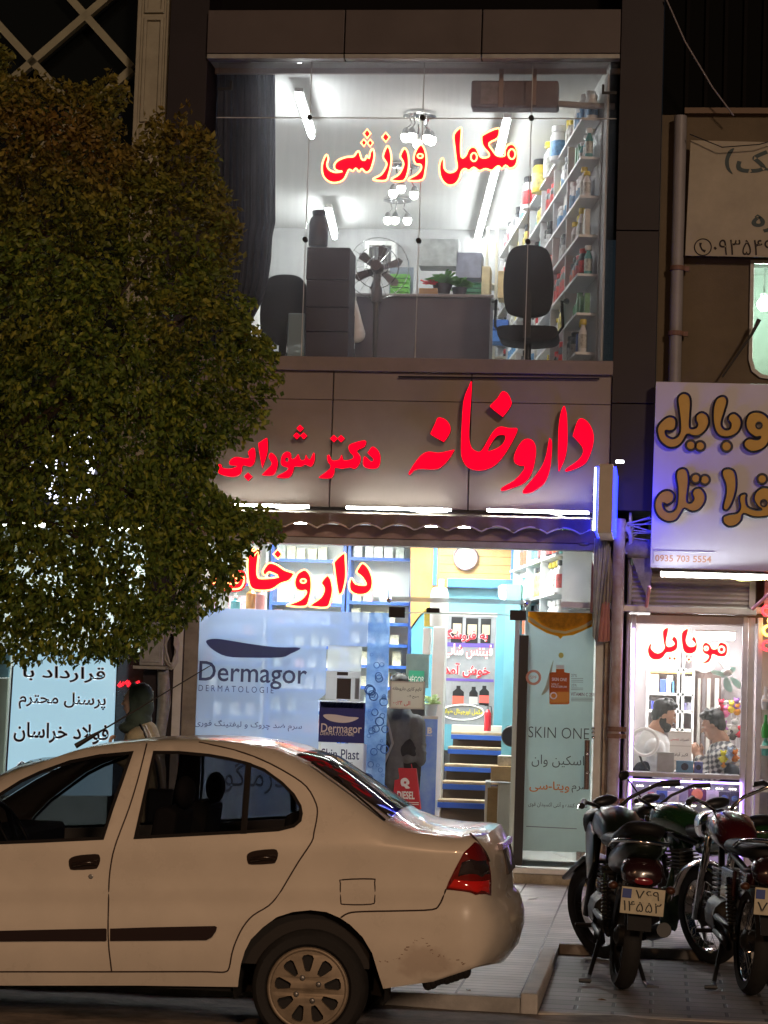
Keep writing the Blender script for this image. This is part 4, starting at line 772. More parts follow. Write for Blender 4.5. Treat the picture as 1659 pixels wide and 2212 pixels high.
prw = M('white print film', (.78, .8, .84), .4, trans=.1, transl=.7); prnv = M('navy print film', (.03, .04, .24), .4); prg = M('silver print', (.75, .77, .8), .35, transl=.65); prd = M('dark chrome print', (.06, .055, .06), .35); prc = M('pale cap print', (.75, .8, .83), .4, trans=.45, transl=.7)
pr_box(C_, (1272, 1000), (1518, 1185), prc); pr_box(C_, (1262, 1186), (1510, 1232), prg); pr_box(C_, (1340, 1190), (1420, 1215), prd, Y=Yt-.003); pr_box(C_, (1258, 1233), (1510, 1392), prg); pr_box(C_, (1338, 1237), (1440, 1387), prd, Y=Yt-.003); pr_box(C_, (1470, 1237), (1500, 1387), M('mid silver print', (.4, .41, .43), .35, transl=.6), Y=Yt-.003); pr_box(C_, (1225, 1396), (1533, 1452), prw)
A = rect(689, 1517, 788, 1604, Yt); G().box(A[0], A[1], Yt, Yt+.002, A[2], A[3]).build('printed_shape', prnv, fl); A = rect(689, 1606, 788, 1850, Yt); G().box(A[0], A[1], Yt, Yt+.002, .16, A[3]).build('printed_shape', prw, fl)
G().prism(plane(smooth_loop(C_([(1240, 1510), (1260, 1497), (1330, 1500), (1420, 1515), (1498, 1522), (1450, 1550), (1380, 1560), (1290, 1545)]), 3), Yt-.003), Yt-.003, Yt-.001).build('printed_shape', whp, fl)
text('Dermagor', *C_([(1224, 1568)])[0], *C_([(1520, 1650)])[0], Yt-.003, whp, fl, .01, .001); text('DERMATOLOGIE', 692, 1582, 765, 1589, Yt-.003, whp, fl, 0, .001)
text('Skin Plast', 694, 1618, 776, 1640, Yt-.003, navy, fl, .01, .001); text('COMPLETE', 700, 1646, 762, 1653, Yt-.003, navy, fl, 0, .001)
random.seed(14); gl2 = 0
for k in range(46):
    x, y, r_ = random.uniform(793, 832), random.uniform(1400, 1800), random.uniform(2, 11); p = P(x, y, Yt); rr = r_*20/5000
    G().tube([(p.x+rr*math.cos(a*.5236), Yt, p.z+rr*math.sin(a*.5236)) for a in range(12)], rr*.13, 4, True).build('bubble_print', M('deep blue print', (.05, .14, .42), .4), fl)
# paper notice
d0, d1 = H7([(325, 1505), (638, 1870)]); d1 = J7([(638, 212)])[0]; A = rect(*d0, *d1, 19.95); t = thing('paper_notice', 'white framed paper notice hanging in the pharmacy doorway', 'notice', (A[0], 19.95, A[2])); G().box(A[0], A[1], 19.95, 19.955, A[2], A[3]).build('sheet', M('paper', (.68, .66, .6), .7, transl=.4), t); g = G(); g.prism([(A[0]-.004, A[2]-.004), (A[1]+.004, A[2]-.004), (A[1]+.004, A[3]+.004), (A[0]-.004, A[3]+.004)], 19.94, 19.949, [[(A[0]+.008, A[2]+.008), (A[1]-.008, A[2]+.008), (A[1]-.008, A[3]-.008), (A[0]+.008, A[3]-.008)]]); g.build('frame', alu, t)
text('تایم کاری داروخانه', *H7([(345, 1552)])[0], *H7([(615, 1600)])[0], 19.946, blackp, t, .01, .001); text('صبح ۹:۰۰', *J7([(480, 88)])[0], *J7([(590, 120)])[0], 19.946, blackp, t, .01, .001); text('الی ۲۴:۰۰', *J7([(350, 140)])[0], *J7([(510, 190)])[0], 19.946, redp, t, .01, .001)
# glass door with the serum poster
t = thing('glass_door', 'glass door with a tall grey green serum poster and steel pull handle', 'door', (P(1200, 1860, 19.97).x, 19.97, .14)); X0, X1 = P(1136, 1600, 19.97).x, rg[0]-.01; Z1, Z0 = P(1210, 1322, 19.97).z, .15
G().box(X0, X1, 19.97, 19.98, Z0, Z1).build('pane', clear, t)
pm = M('grey green poster film', (.66, .78, .78), .45, 0, .12, 1.2, transl=.7, spec=.3); Zb = P(1210, 1840, 19.966).z; ps = G().box(X0+.0, X1-.006, 19.966, 19.968, Zb, Z1).build('poster', pm, t)
dk = M('charcoal print', (.05, .055, .06), .5); og = M('orange print', (.75, .22, .06), .5, transl=.55); Yp = 19.962
def ptx(s, cr, a, b, m, bold=0): text(s, *cr([a])[0], *cr([b])[0], Yp, m, ps, bold, .001)
def psh(pts, m, Y=Yp, k=3): return G().prism(plane(smooth_loop(pts, k) if k > 1 else pts, Y), Y, Y+.0015).build('printed_shape', m, ps)
psh(Q7([(497, 988), (1195, 1010), (1195, 1150), (1080, 1205), (985, 1245), (875, 1258), (850, 1290), (820, 1258), (700, 1225), (560, 1145), (497, 1100)]), M('orange peel print', (.9, .5, .03), .5, transl=.75), k=1)
psh(Q7([(497, 1040), (560, 1075), (650, 1140), (760, 1185), (900, 1205), (1020, 1170), (1110, 1130), (1190, 1080), (1190, 1125), (1080, 1180), (900, 1232), (760, 1215), (640, 1165), (497, 1080)]), M('pith print', (.8, .75, .35), .5, transl=.6), Yp-.002, 1)
psh(Q7([(560, 995), (1150, 1006), (1100, 1090), (1010, 1150), (860, 1188), (740, 1165), (640, 1110)]), M('orange flesh print', (.95, .58, .03), .5, 0, .25, 30, transl=.75), Yp-.002, 1)
psh(Q7(ring(855, 1466, 27, 30, 14)), M('lime print', (.5, .5, .12), .5)); psh(Q7([(730, 1650), (800, 1650), (800, 1615), (890, 1615), (890, 1650), (950, 1660), (945, 1990), (930, 2000), (740, 2000), (728, 1985)]), og, k=1); psh(L7([(795, 0), (728, 0), (728, 300), (745, 325), (920, 330), (940, 305), (945, 0)]), og, Yp-.0005, 1); psh(Q7([(800, 1570), (890, 1570), (890, 1613), (800, 1613)]), M('pale cap print b', (.55, .58, .57), .5), k=1)
psh(L7([(735, 205), (942, 205), (940, 305), (920, 328), (745, 322), (730, 300)]), M('amber print', (.62, .27, .05), .5), Yp-.0025, 1)
ptx2 = lambda s, a, b, m: text(s, *L7([a])[0], *L7([b])[0], Yp-.005, m, ps, .02, .001)
ptx2('SKIN ONE', (755, 52), (918, 88), whp); ptx2('VITA C', (750, 112), (830, 132), whp); ptx2('FACE SERUM', (750, 138), (915, 160), whp)
g = G(); q = P(*L7([(772, 247)])[0], Yp-.004); g.tube([(q.x+.026*math.cos(a*.5236), Yp-.004, q.z+.026*math.sin(a*.5236)) for a in range(12)], .006, 4, True); g.build('ring_print', whp, ps)
g = G(); q = P(*L7([(555, 48)])[0], Yp); g.tube([(q.x+.057*math.cos(a*.35), Yp, q.z+.057*math.sin(a*.35)) for a in range(18)], .012, 5, True, .2); g.build('ring_print', M('peach print', (.58, .28, .2), .5), ps); ptx('SPF', L7, (520, 30), (590, 66), M('peach print', (.58, .28, .2), .5))
q = [(770, 1520), (730, 1640), (690, 1790), (640, 1900), (720, 1830), (760, 1600)]; psh(Q7(q), M('cream swirl print', (.48, .52, .4), .5, transl=.3))
gry = M('faint print', (.22, .22, .25), .6)
ptx('27%', L7, (965, 12), (1028, 42), gry); ptx('25%', L7, (965, 118), (1025, 146), gry); ptx('VITAMIN C 25%', L7, (960, 214), (1225, 252), M('mauve print', (.25, .15, .2), .6), .01)
for y in (55, 75, 95, 160, 178, 270, 285, 300): psh(L7([(965, y), (1095 if y < 200 else 1215, y+2), (1095 if y < 200 else 1215, y+7), (965, y+5)]), gry, k=1)
ptx('SKIN ONE', L7, (500, 592), (1160, 712), dk, -.012); ptx('اسکین وان', L7, (535, 895), (1105, 1030), dk, -.004)
ptx('سرم', L7, (970, 1225), (1160, 1305), dk, 0); ptx('ویتا-سی', L7, (510, 1180), (945, 1300), og, .012); ptx('شفاف کننده و آنتی اکسیدان قوی', L7, (498, 1405), (1140, 1470), dk, 0)
psh(L7([(475, 1664), (1025, 1692), (1025, 1700), (475, 1674)]), gry, k=1)
q0, q1 = L7([(1020, 1945), (1130, 2045)]); G().box(*pbox((*q0, *q1), 19.95, .012)).build('patch_lock', chrome, t, bevel=.004); G().ell(P(*L7([(1085, 1985)])[0], 19.945), (.02, .01, .03), 10, 8).build('lock_knob', steel, t, smooth=True)
a, b = P(*L7([(1140, 730)])[0], 19.89), P(*L7([(1130, 1265)])[0], 19.89); h = G().tube([a, b], .022, 12).build('pull_handle', M('brown steel tube', (.3, .22, .2), .25, .8), t, smooth=40)
for y in (880, 1085): q = P(*L7([(1140, y)])[0], 19.89); G().lathe([(.012, 0), (.012, .07), (.02, .07)], q, (0, 1, 0), 10).build('standoff', chrome, h); G().ell(q-Vector((0, .02, 0)), (.012, .008, .012), 10, 8).build('bolt', chrome, h, smooth=True)
for y in (605, 650, 700): q = P(*L7([(1205, y)])[0], 19.95); G().ell(q, (.018, .02, .018), 10, 8).build('bolt', chrome, t, smooth=True)
# black door edge and its pale stile
X_ = [P(x, 1600, 19.99).x for x in (1108, 1116, 1136)]; zz = P(1120, 1372, 19.99).z
G().box(X_[1], X_[2]-.002, 19.985, 20.04, .14, zz).build('seal_strip', blackp, t); G().box(X_[0]-.01, X_[1]-.002, 19.98, 20.05, .14, Z1).build('stile', M('pale green stile', (.5, .6, .55), .4), t, bevel=.003)
# ================================================================ building on the left
M_ = crop(0, 2500, 2.212)
lb_ = thing('neighbouring_building', 'dark building left of the pharmacy with a pale diagonal lattice and stone pilaster', 'building', (P(150, 1500, 20.4).x, 20.6, 0))
stone = M('beige stone', (.36, .33, .25), .7, 0, .2, 4, bump=.15, bs=30); xq = P(-520, 700, 20.6).x
px0, px1 = xf(287, 200), xf(356, 200)
G().box(px0, px1, 20.1, 20.6, 3.4, 9.8).build('pilaster', stone, lb_)
for z0, z1 in ((3.5, 5.3), (zf(320, 258), zf(320, 30)), (zf(320, 22), 9.6), (5.4, zf(320, 270))):
    if z1 > z0: 
        g = G(); g.prism([(px0+.055, z0), (px1-.055, z0), (px1-.055, z1), (px0+.055, z1)], 20.07, 20.099, [[(px0+.085, z0+.035), (px1-.085, z0+.035), (px1-.085, z1-.035), (px0+.085, z1-.035)]]); g.build('pilaster_moulding', stone, lb_, bevel=.006)
for x in (px0+.012, px1-.012): G().box(x-.018, x+.018, 20.07, 20.0999, 3.4, 9.8).build('pilaster_edge', stone, lb_, bevel=.006)
G().box(xq, px0-.004, 20.75, 20.85, 3.4, 9.8).build('dark_glazing', M('dark glazing', (.004, .005, .005), .15, spec=.3), lb_)
lat = M('beige lattice bar', (.3, .28, .19), .6, 0, .15, 4)
def bar(a, b, w=.035):
    p, q = P(*a, 20.55), P(*b, 20.55); d = (q-p).normalized(); n = Vector((d.z, 0, -d.x))*w; y = Vector((0, .08, 0)); G().hexa([p-n, p+n, p+n+y, p-n+y, q-n, q+n, q+n+y, q-n+y]).build('lattice_bar', lat, lb_)
n1, n2 = (186, 31), (69, 133)
bar((130, -28), (284, 144)); bar((-90, -42), (69+215, 133+235)); bar((252, -26), (-160, 330)); bar((284, 148), (60, 345)); bar((-160, 60), (60, 310))
for x in (px0+.0,): pass
# shop below: dark fascia with white letters, down lights, pale lit interior
zf1, zf0 = P(100, 830, 20.2).z, P(100, 1122, 20.2).z
G().box(xq, xl-.003, 20.25, 20.6, zf0, 3.9).build('fascia', M('black fascia', (.015, .014, .016), .4), lb_)
G().box(xq, px1, 22.2, 22.3, 0, zf0+.3).build('back_wall', M('pale shop wall', (.7, .74, .72), .7, 0, .1, 2), lb_)
G().box(xq, px1, 20.3, 22.2, zf0+.06, zf0+.1).build('ceiling', white, lb_); G().box(xq, px1, 20.2, 22.2, -.05, .05).build('floor', floor_m, lb_)
wl = M('white lit letters', (1, 1, 1), .4, emit=2.6, ecol=(.78, .8, 1))
t = thing('lit_lettering', 'white lit lettering glimpsed through the tree leaves', 'sign lettering', P(140, 1080, 20.2))
for pts, r_ in (([(198, 940), (195, 1000), (190, 1060), (150, 1085), (112, 1070), (106, 1030), (112, 960)], .04), ([(158, 930), (154, 1000), (150, 1070)], .04), ([(120, 935), (118, 1000), (113, 1060)], .035), ([(150, 915), (168, 940), (160, 965), (145, 925)], .02), ([(68, 990), (72, 1030)], .02)):
    G().tube([P(*q, 20.2) for q in smooth_loop(pts, 3, False)], r_, 6, flat=.4).build('letter', wl, t)
e = P(28, 1092, 20.2); t = thing('oval_sign', 'small oval blue white lit sign behind the leaves at the left edge', 'lit sign', e); G().ell(e, (.13, .03, .05), 20, 10).build('face', M('blue white lit face', (1, 1, 1), .4, emit=2.2, ecol=(.55, .6, 1)), t, smooth=True); G().lathe([(.1, .03), (.1, .05)], e, (0, 1, 0), 20).build('backing', blackp, t)
for i, x in enumerate((5, 55, 105, 165)):
    p = P(x, 1127, 20.27); t = thing('down_light', ['down light nearest the left edge of the photo', 'second down light from the left edge', 'third down light from the left edge', 'down light closest to the tree trunk side'][i], 'down light', p, 'down lights under the black fascia'); G().lathe([(.03, 0), (.04, .02), (.04, .05)], p, n=14).build('housing', chrome, t); G().ell(p, (.03, .03, .018), 12, 8).build('lens', M('lit lens', (1, 1, 1), .4, emit=12), t, smooth=True)
for i, (x, y) in enumerate(((-6.2, 21.2), (-5.2, 21.5))):
    t = thing('ceiling_lamp', 'ceiling panel lamp deep in the shop left of the %s' % ('tree' if i else 'pale blue sign'), 'lamp', (x, y, zf0+.03)); G().box(x-.4, x+.4, y-.3, y+.3, zf0+.025, zf0+.058).build('diffuser', M('left shop lamp', (1, 1, 1), .4, emit=7, ecol=(.9, 1, .95)), t); G().box(x-.43, x+.43, y-.33, y+.33, zf0+.04, zf0+.0585).build('rim', white, t)
# pale blue lit sign board
d0, d1 = M_([(95, 130), (985, 1400)]); Yb = 19.85
pts = plane([(*M_([(125, 130)])[0],), *M_([(1005, 150)]), *M_([(960, 1400)]), *M_([(40, 1400)])], Yb)
t = thing('sign_board', 'pale blue lit sign board with dark Persian lines beside the woman', 'sign', (sum(p[0] for p in pts)/4, Yb, .2)); zt = pts[0][1]
G().prism(pts, Yb, Yb+.06).build('lit_panel', M('pale blue lit panel', (.4, .6, .7), .4, 0, .1, 2, emit=.36, ecol=(.5, .8, .95)), t)
prp = M('aubergine print', (.05, .012, .03), .5); halo = M('white halo print', (.8, .85, .88), .5, emit=.25)
for s, a, b, w in (('قرارداد با', (200, 275), (915, 410), .012), ('پرسنل محترم', (165, 500), (920, 655), .01), ('فولاد خراسان', (120, 770), (945, 945), .014), ('خانواده', (150, 1085), (760, 1200), .03)):
    q0, q1 = M_([a])[0], M_([b])[0]; text(s, *q0, *q1, Yb-.009, prp, t, w, .002); text(s, q0[0]-2, q0[1]-2, q1[0]+2, q1[1]+2, Yb-.005, halo, t, w+.035, .001, 'lettering_rim')
a, b = M_([(112, 270)])[0], M_([(52, 1215)])[0]; a, b = P(*a, Yb-.005), P(*b, Yb-.005); G().tube([a, b], .008, 6).build('border_line', prp, t)
g = G(); b = plane(M_([(-30, 380), (70, 380), (20, 1300), (-80, 1300)]), 19.95); one(g.prism(b, 19.95, 19.99), 'sign_board', M('cream sign board', (.55, .5, .36), .5, 0, .15, 3), 'cream sign board cut by the left edge of the photo', 'sign')
b = plane(M_([(-80, 150), (88, 150), (72, 370), (-80, 370)]), 19.95); one(G().prism(b, 19.95, 19.99), 'sign_board', M('pale teal board', (.3, .48, .5), .5, 0, .3, 5), 'pale teal board above the cream sign at the left edge', 'sign')
# dark doorway, meter box, cables, painted reflection of a red sign
A = rect(*M_([(985, 150)])[0], *M_([(1390, 1400)])[0], 20.1); t = thing('glass_door', 'dark maroon glass door behind the woman', 'door', ((A[0]+A[1])/2, 20.1, .05)); G().box(A[0], A[1], 20.1, 20.13, .05, A[3]).build('panel', M('dark maroon glass', (.035, .012, .014), .12, 0, .5, 3), t); G().box(A[0]-.02, A[0]+.015, 20.08, 20.14, .05, A[3]).build('stile', blackm, t)
t = thing('neon_sign', 'blurred painted reflection of a red sign on the dark door above the woman', 'neon sign', P(*M_([(1130, 430)])[0], 20.07)); random.seed(6)
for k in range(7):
    x, y = 1045+k*26, 430-12*math.sin(k); g = G(); g.tube([P(*M_([(x+random.uniform(-16, 16), y+random.uniform(-42, 38))])[0], 20.07) for _ in range(4)], .012, 6); g.build('tube', M('painted red reflection', (.8, .02, .03), .4, emit=.55, ecol=(1, .02, .04)), t)  # glowing squiggles stand in for a red sign mirrored in the door
A = rect(302, 1368, 358, 1438, 19.8); t = thing('meter_box', 'grey metal meter box above the woman', 'meter box', (A[0], 19.8, A[2])); gm = M('grey painted metal', (.36, .36, .36), .5, .2, .3, 7); G().box(A[0], A[1]-.02, 19.8, 20.0, A[2], A[3]+.1).build('case', gm, t, bevel=.008); G().box(A[0]+.02, A[1]-.05, 19.788, 19.798, A[2]+.03, A[3]-.02).build('door', gm, t, bevel=.003); G().box(A[0]-.05, A[1]+.01, 19.78, 20.0, A[2]-.03, A[2]-.004).build('ledge', alud, t)
g = G(); random.seed(9)
for k in range(5): g.tube([P(370+random.uniform(-3, 3)+(10+k*1.5)*math.sin(a*.449), 1400+(34+k*3)*math.cos(a*.449), 19.84+.012*k) for a in range(14)], .009, 6, True)
one(g, 'cable_coil', M('grey cable', (.4, .38, .35), .6), 'coil of grey cable hanging beside the meter box', 'cable')
for a, b, m, nm, lb in (((352, 1440), (345, 1700), 'bundle', 'cable_bundle', 'grey plastic wrapped cable bundle behind the woman'),):
    p, q = P(*a, 19.9), P(*b, 19.9); one(G().tube([p, p.lerp(q, .3)+Vector((.02, 0, 0)), p.lerp(q, .6)-Vector((.01, 0, 0)), q], [.05, .06, .045, .05], 10), nm, M('dirty plastic wrap', (.3, .3, .27), .4, 0, .4, 9, bump=.4, bs=30), lb, 'cable', smooth=True)
# ================================================================ building on the right
rb = thing('corner_building', 'brown rendered building right of the pharmacy above the phone shop', 'building', (1.5, 20.3, 0)); XR = 4.6; rw = M('brown render', (.15, .115, .075), .85, 0, .2, 3, bump=.2)
zb0, zb1 = zf(1550, 1330), zf(1550, 235)
wx0, wz0, wz1 = xf(1628, 700), zf(1640, 805), zf(1640, 560)
wpl = [(wx0, wz1), (wx0, wz0+.16), (wx0+.03, wz0+.06), (wx0+.09, wz0+.015), (wx0+.18, wz0), (2.9, wz0), (2.9, wz1)]
G().prism([(xr+.004, zb0-.6+.55), (XR, zb0-.6+.55), (XR, zb1), (xr+.004, zb1)], 20.22, 20.4, [wpl]).build('wall', rw, rb)
G().box(xr+.004, XR, 20.5, 20.7, zb1-.1, 9.8).build('upper_wall', M('black ribbed cladding', (.004, .004, .004), .85, spec=.1), rb)
g = G()
for k in range(26): x = xr+.2+k*.17; g.box(x, x+.03, 20.46, 20.499, zb1, 9.8)
g.build('cladding_ribs', M('black rib', (.007, .006, .006), .8, spec=.1), rb); G().box(xr+.2, XR, 20.15, 20.5, zb1, zb1+.05).build('roof_edge', M('brown flashing', (.16, .1, .06), .6), rb)
G().box(wx0-.6, 3.6, 21.8, 21.9, wz0-.5, wz1+.6).build('room_wall', M('pale green room wall', (.68, .74, .68), .7, 0, .1, 2), rb); G().box(wx0-.6, 3.6, 20.42, 21.8, wz1+.2, wz1+.25).build('ceiling', white, rb); G().box(wx0-.62, wx0-.6, 20.42, 21.8, wz0-.5, wz1+.2).build('room_side', white, rb)
g = G(); g.prism([(wx0-.03, wz1+.03), (wx0-.03, wz0+.14), (wx0+.0, wz0+.04), (wx0+.07, wz0-.015), (wx0+.17, wz0-.03), (2.95, wz0-.03), (2.95, wz1+.03)], 20.19, 20.219, [wpl]); g.build('window_frame', steel, rb)
p = P(1650, 658, 21); t = thing('bulb_lamp', 'bright bulb behind the green tinted window at the right edge', 'lamp', p); G().ell(p, (.06, .06, .06), 14, 10).build('bulb', M('bright room bulb', (1, 1, 1), .4, emit=90, ecol=(.9, 1, .9)), t, smooth=True); G().lathe([(.03, .05), (.03, .1), (.012, .11), (.012, .5)], p, n=10).build('holder', white, t)
G().box(wx0+.01, 2.8, 20.3, 20.305, wz0+.02, wz1).build('window_pane', glass('green glass', (.85, .97, .91), .08, (.8, .9, .85)), rb)
# drainpipes
def pipe(a, b, Y, r_, lb, m, clamps=()):
    p, q = P(*a, Y), P(*b, Y); x = (p.x+q.x)/2; t = thing('drainpipe', lb, 'drainpipe', (x, Y, q.z)); G().lathe([(r_, q.z), (r_, p.z-.004), (r_*.86, p.z-.004), (r_*.86, p.z-.3)], (x, Y, 0), n=18, caps=False).build('pipe', m, t, smooth=40)
    for y in clamps: z = P(a[0], y, Y).z; g = G(); g.lathe([(r_+.001, z-.02), (r_+.012, z-.02), (r_+.012, z+.02), (r_+.001, z+.02)], (x, Y, 0), n=18); g.box(x+r_, x+r_+.05, Y-.005, Y+.02, z-.02, z+.02); g.build('clamp', M('rusty clamp', (.22, .12, .09), .7, 0, .4, 12), t)
    return t
pipe((1477, 250), (1450, 835), 20.12, .056, 'grey square topped drainpipe on the brown wall above the phone sign', M('grey pipe', (.3, .285, .3), .5, 0, .2, 3), (690-110, 721))
pipe((1335, 1120), (1322, 1930), 19.85, .052, 'rusty grey drainpipe between the pharmacy and the phone shop', M('violet grey pipe', (.42, .39, .43), .5, 0, .35, 4, mix=(.3, .2, .16)), (1575, 1590, 1730))
# tan cloth banner with painted lettering
q = [(1492, 303), (1700, 308), (1690, 556), (1480, 552)]; Yb = 20.06; t = thing('cloth_banner', 'tan cloth banner with dark painted Persian lettering and a phone number', 'banner', (P(1600, 555, Yb).x, Yb, P(1550, 555, Yb).z)); G().prism(plane(q, Yb), Yb, Yb+.01).build('cloth', M('tan cloth', (.45, .4, .31), .85, 0, .16, 3), t)
gk = M('grey green paint', (.055, .08, .085), .7); V1 = crop(2324, 0, 2.37); V2 = crop(2324, 800, 2.37)
def shp(par, cr, pts, m, Y, d=.002, k=3, holes=()): return G().prism(plane(smooth_loop(cr(pts), k), Y), Y, Y+d, [plane(smooth_loop(cr(h), k), Y) for h in holes]).build('lettering', m, par)
shp(t, V1, [(1345, 1385), (1290, 1410), (1258, 1500), (1275, 1580), (1330, 1625), (1300, 1560), (1298, 1480)], gk, Yb-.004)
text('یک', *V1([(1362, 1400)])[0], *V1([(1760, 1660)])[0], Yb-.004, gk, t, .025, .002); text('ره', *V1([(1505, 2000)])[0], *V1([(1735, 2170)])[0], Yb-.004, gk, t, .03, .002)
text('۰۹۳۵۴۶', *V2([(1150, 340)])[0], *V2([(1690, 485)])[0], Yb-.004, M('black paint', (.02, .012, .012), .7), t, 0, .002)
c = P(*V2([(1052, 410)])[0], Yb-.004); G().tube([(c.x+.079*4/4.32*math.cos(a*.2618), c.y, c.z+.079*4/4.32*math.sin(a*.2618)) for a in range(24)], .005, 5, True).build('ring_mark', MATS['black paint'], t); G().tube([P(*V2([z])[0], Yb-.004) for z in ((1030, 370), (1028, 400), (1045, 435), (1075, 450))], [.012, .007, .007, .012], 6, flat=.3).build('handset_mark', MATS['black paint'], t)
one(G().tube([P(1438, -5, 19.9), P(1480, 90, 19.9), P(1540, 190, 19.95), P(1585, 250, 20)], .007, 6), 'overhead_wire', M('grey wire', (.25, .22, .23), .6), 'single grey wire sloping down to the brown roof edge', 'wire')
one(G().tube([P(1490, 290, 19.98), P(1560, 318, 19.95), P(1640, 312, 19.95), P(1700, 295, 19.98)], .005, 6), 'overhead_wire', blackp, 'black wire sagging over the tan cloth banner', 'wire')
one(G().tube([P(1640, 690, 20.0), P(1625, 720, 20.0), P(1560, 815, 20.05)], [.02, .012, .008], 6), 'overhead_wire', blackp, 'black taped wire running down from the green tinted window', 'wire')
# ================================================================ phone shop sign board
G_ = crop(2324, 1500, 2.37)
Yb = 19.75; bp = plane([(1417, 824), (1760, 832), (1745, 1236), (1404, 1226)], Yb); t = thing('sign_board', 'white phone shop sign board with raised gold letters outlined in black', 'sign', (sum(p[0] for p in bp)/4, Yb, bp[3][1]))
G().prism(bp, Yb, Yb+.14).build('board', M('white sign board', (.62, .6, .66), .35, 0, .06, 2), t, bevel=.005)
gold = M('gold letter face', (.62, .36, .04), .35, 0, .1, 6)
GL = [([(870, 112), (825, 140), (815, 190), (830, 300), (840, 440), (820, 510), (770, 535), (715, 510), (705, 465), (740, 470), (790, 450), (805, 390), (790, 345), (735, 330), (670, 370), (625, 440), (640, 540), (690, 600), (750, 625), (820, 610), (870, 560), (905, 500), (960, 515), (1020, 510), (1080, 460), (1110, 390), (1095, 320), (1040, 290), (990, 320), (985, 370), (1000, 405), (985, 435), (940, 440), (930, 410), (935, 300), (940, 190), (920, 130)], None),
 (ring(938, 600, 46, 46), None), (ring(1026, 607, 46, 46), None),
 ([(1230, 140), (1180, 165), (1150, 240), (1145, 360), (1165, 460), (1210, 515), (1290, 525), (1370, 490), (1410, 420), (1405, 350), (1350, 300), (1300, 315), (1285, 360), (1310, 400), (1300, 445), (1260, 450), (1230, 420), (1230, 370), (1260, 270), (1280, 190), (1265, 150)], None), (ring(1272, 610, 50, 50), None),
 ([(1550, 285), (1480, 310), (1450, 390), (1470, 470), (1540, 525), (1590, 520), (1560, 545), (1480, 535), (1435, 570), (1440, 620), (1500, 660), (1580, 650), (1650, 600), (1690, 500), (1680, 380), (1630, 310)], [ring(1575, 415, 28, 30, 10)]),
 ([(850, 815), (810, 840), (800, 900), (815, 1000), (810, 1150), (780, 1210), (730, 1222), (690, 1190), (680, 1140), (720, 1155), (775, 1120), (785, 1060), (740, 1020), (670, 1030), (610, 1100), (600, 1190), (640, 1270), (720, 1315), (800, 1300), (850, 1230), (880, 1190), (950, 1220), (1020, 1200), (1070, 1130), (1075, 1060), (1030, 1000), (975, 1005), (950, 1050), (965, 1100), (940, 1135), (910, 1130), (905, 1080), (920, 950), (915, 860), (890, 820)], None), (ring(985, 910, 45, 45), None), (ring(1070, 922, 46, 46), None),
 ([(1290, 815), (1240, 830), (1230, 880), (1260, 960), (1265, 1050), (1240, 1160), (1245, 1200), (1280, 1205), (1320, 1150), (1360, 1030), (1365, 920), (1345, 840)], None),
 ([(1440, 1050), (1400, 1065), (1390, 1110), (1400, 1180), (1370, 1230), (1290, 1245), (1240, 1270), (1240, 1320), (1290, 1360), (1360, 1350), (1410, 1300), (1430, 1240), (1520, 1270), (1620, 1270), (1700, 1240), (1740, 1120), (1700, 1020), (1620, 990), (1550, 1030), (1525, 1100), (1560, 1170), (1600, 1200), (1540, 1200), (1470, 1170), (1455, 1100), (1460, 1065)], [ring(1620, 1140, 30, 32, 10)]), (ring(1605, 915, 46, 46), None)]
for p, h in GL:
    pp = plane(smooth_loop(G_(p), 3), Yb-.05); hh = [plane(G_(q), Yb-.05) for q in (h or [])]
    f = G().prism(pp, Yb-.05, Yb-.045, hh).build('letter_face', gold, t); G().prism(pp, Yb-.044, Yb-.0, hh).build('letter_return', white, f)
    G().tube([(a, Yb-.05, z) for a, z in pp], .0105, 6, True).build('letter_outline', blackp, f)
    for q in hh: G().tube([(a, Yb-.05, z) for a, z in q], .008, 6, True).build('letter_outline', blackp, f)
text('0935 703 5554', *G_([(605, 1628)])[0], *G_([(1130, 1690)])[0], Yb-.003, M('faded orange print', (.5, .26, .16), .5), t, .02, .001)
A = rect(*G_([(590, 1590)])[0], *G_([(1165, 1710)])[0], Yb-.004); g = G(); g.tube([(A[0], Yb-.003, A[2]), (A[0], Yb-.003, A[3]), (A[1], Yb-.003, A[3])], .004, 4); g.build('print_border', M('grey line', (.4, .4, .5), .5), t)
a, b = P(1427, 1238, 19.66), P(1760, 1252, 19.66); t = thing('strip_light', 'white strip light under the phone shop sign board', 'strip light', a); g = G()
for k in range(60): p = a.lerp(b, (k+.5)/60); h = (b-a).length/60*.4; g.box(p.x-h, p.x+h, 19.645, 19.66, p.z-.017, p.z+.012)
g.build('diodes', led, t); G().box(a.x, b.x, 19.661, 19.7, b.z-.014, a.z+.014).build('channel', alu, t); G().tube([P(1560, 1245, 19.65), P(1600, 1256, 19.65), P(1659, 1252, 19.65)], .006, 6).build('wire', M('yellowish wire', (.6, .6, .2), .5), t)
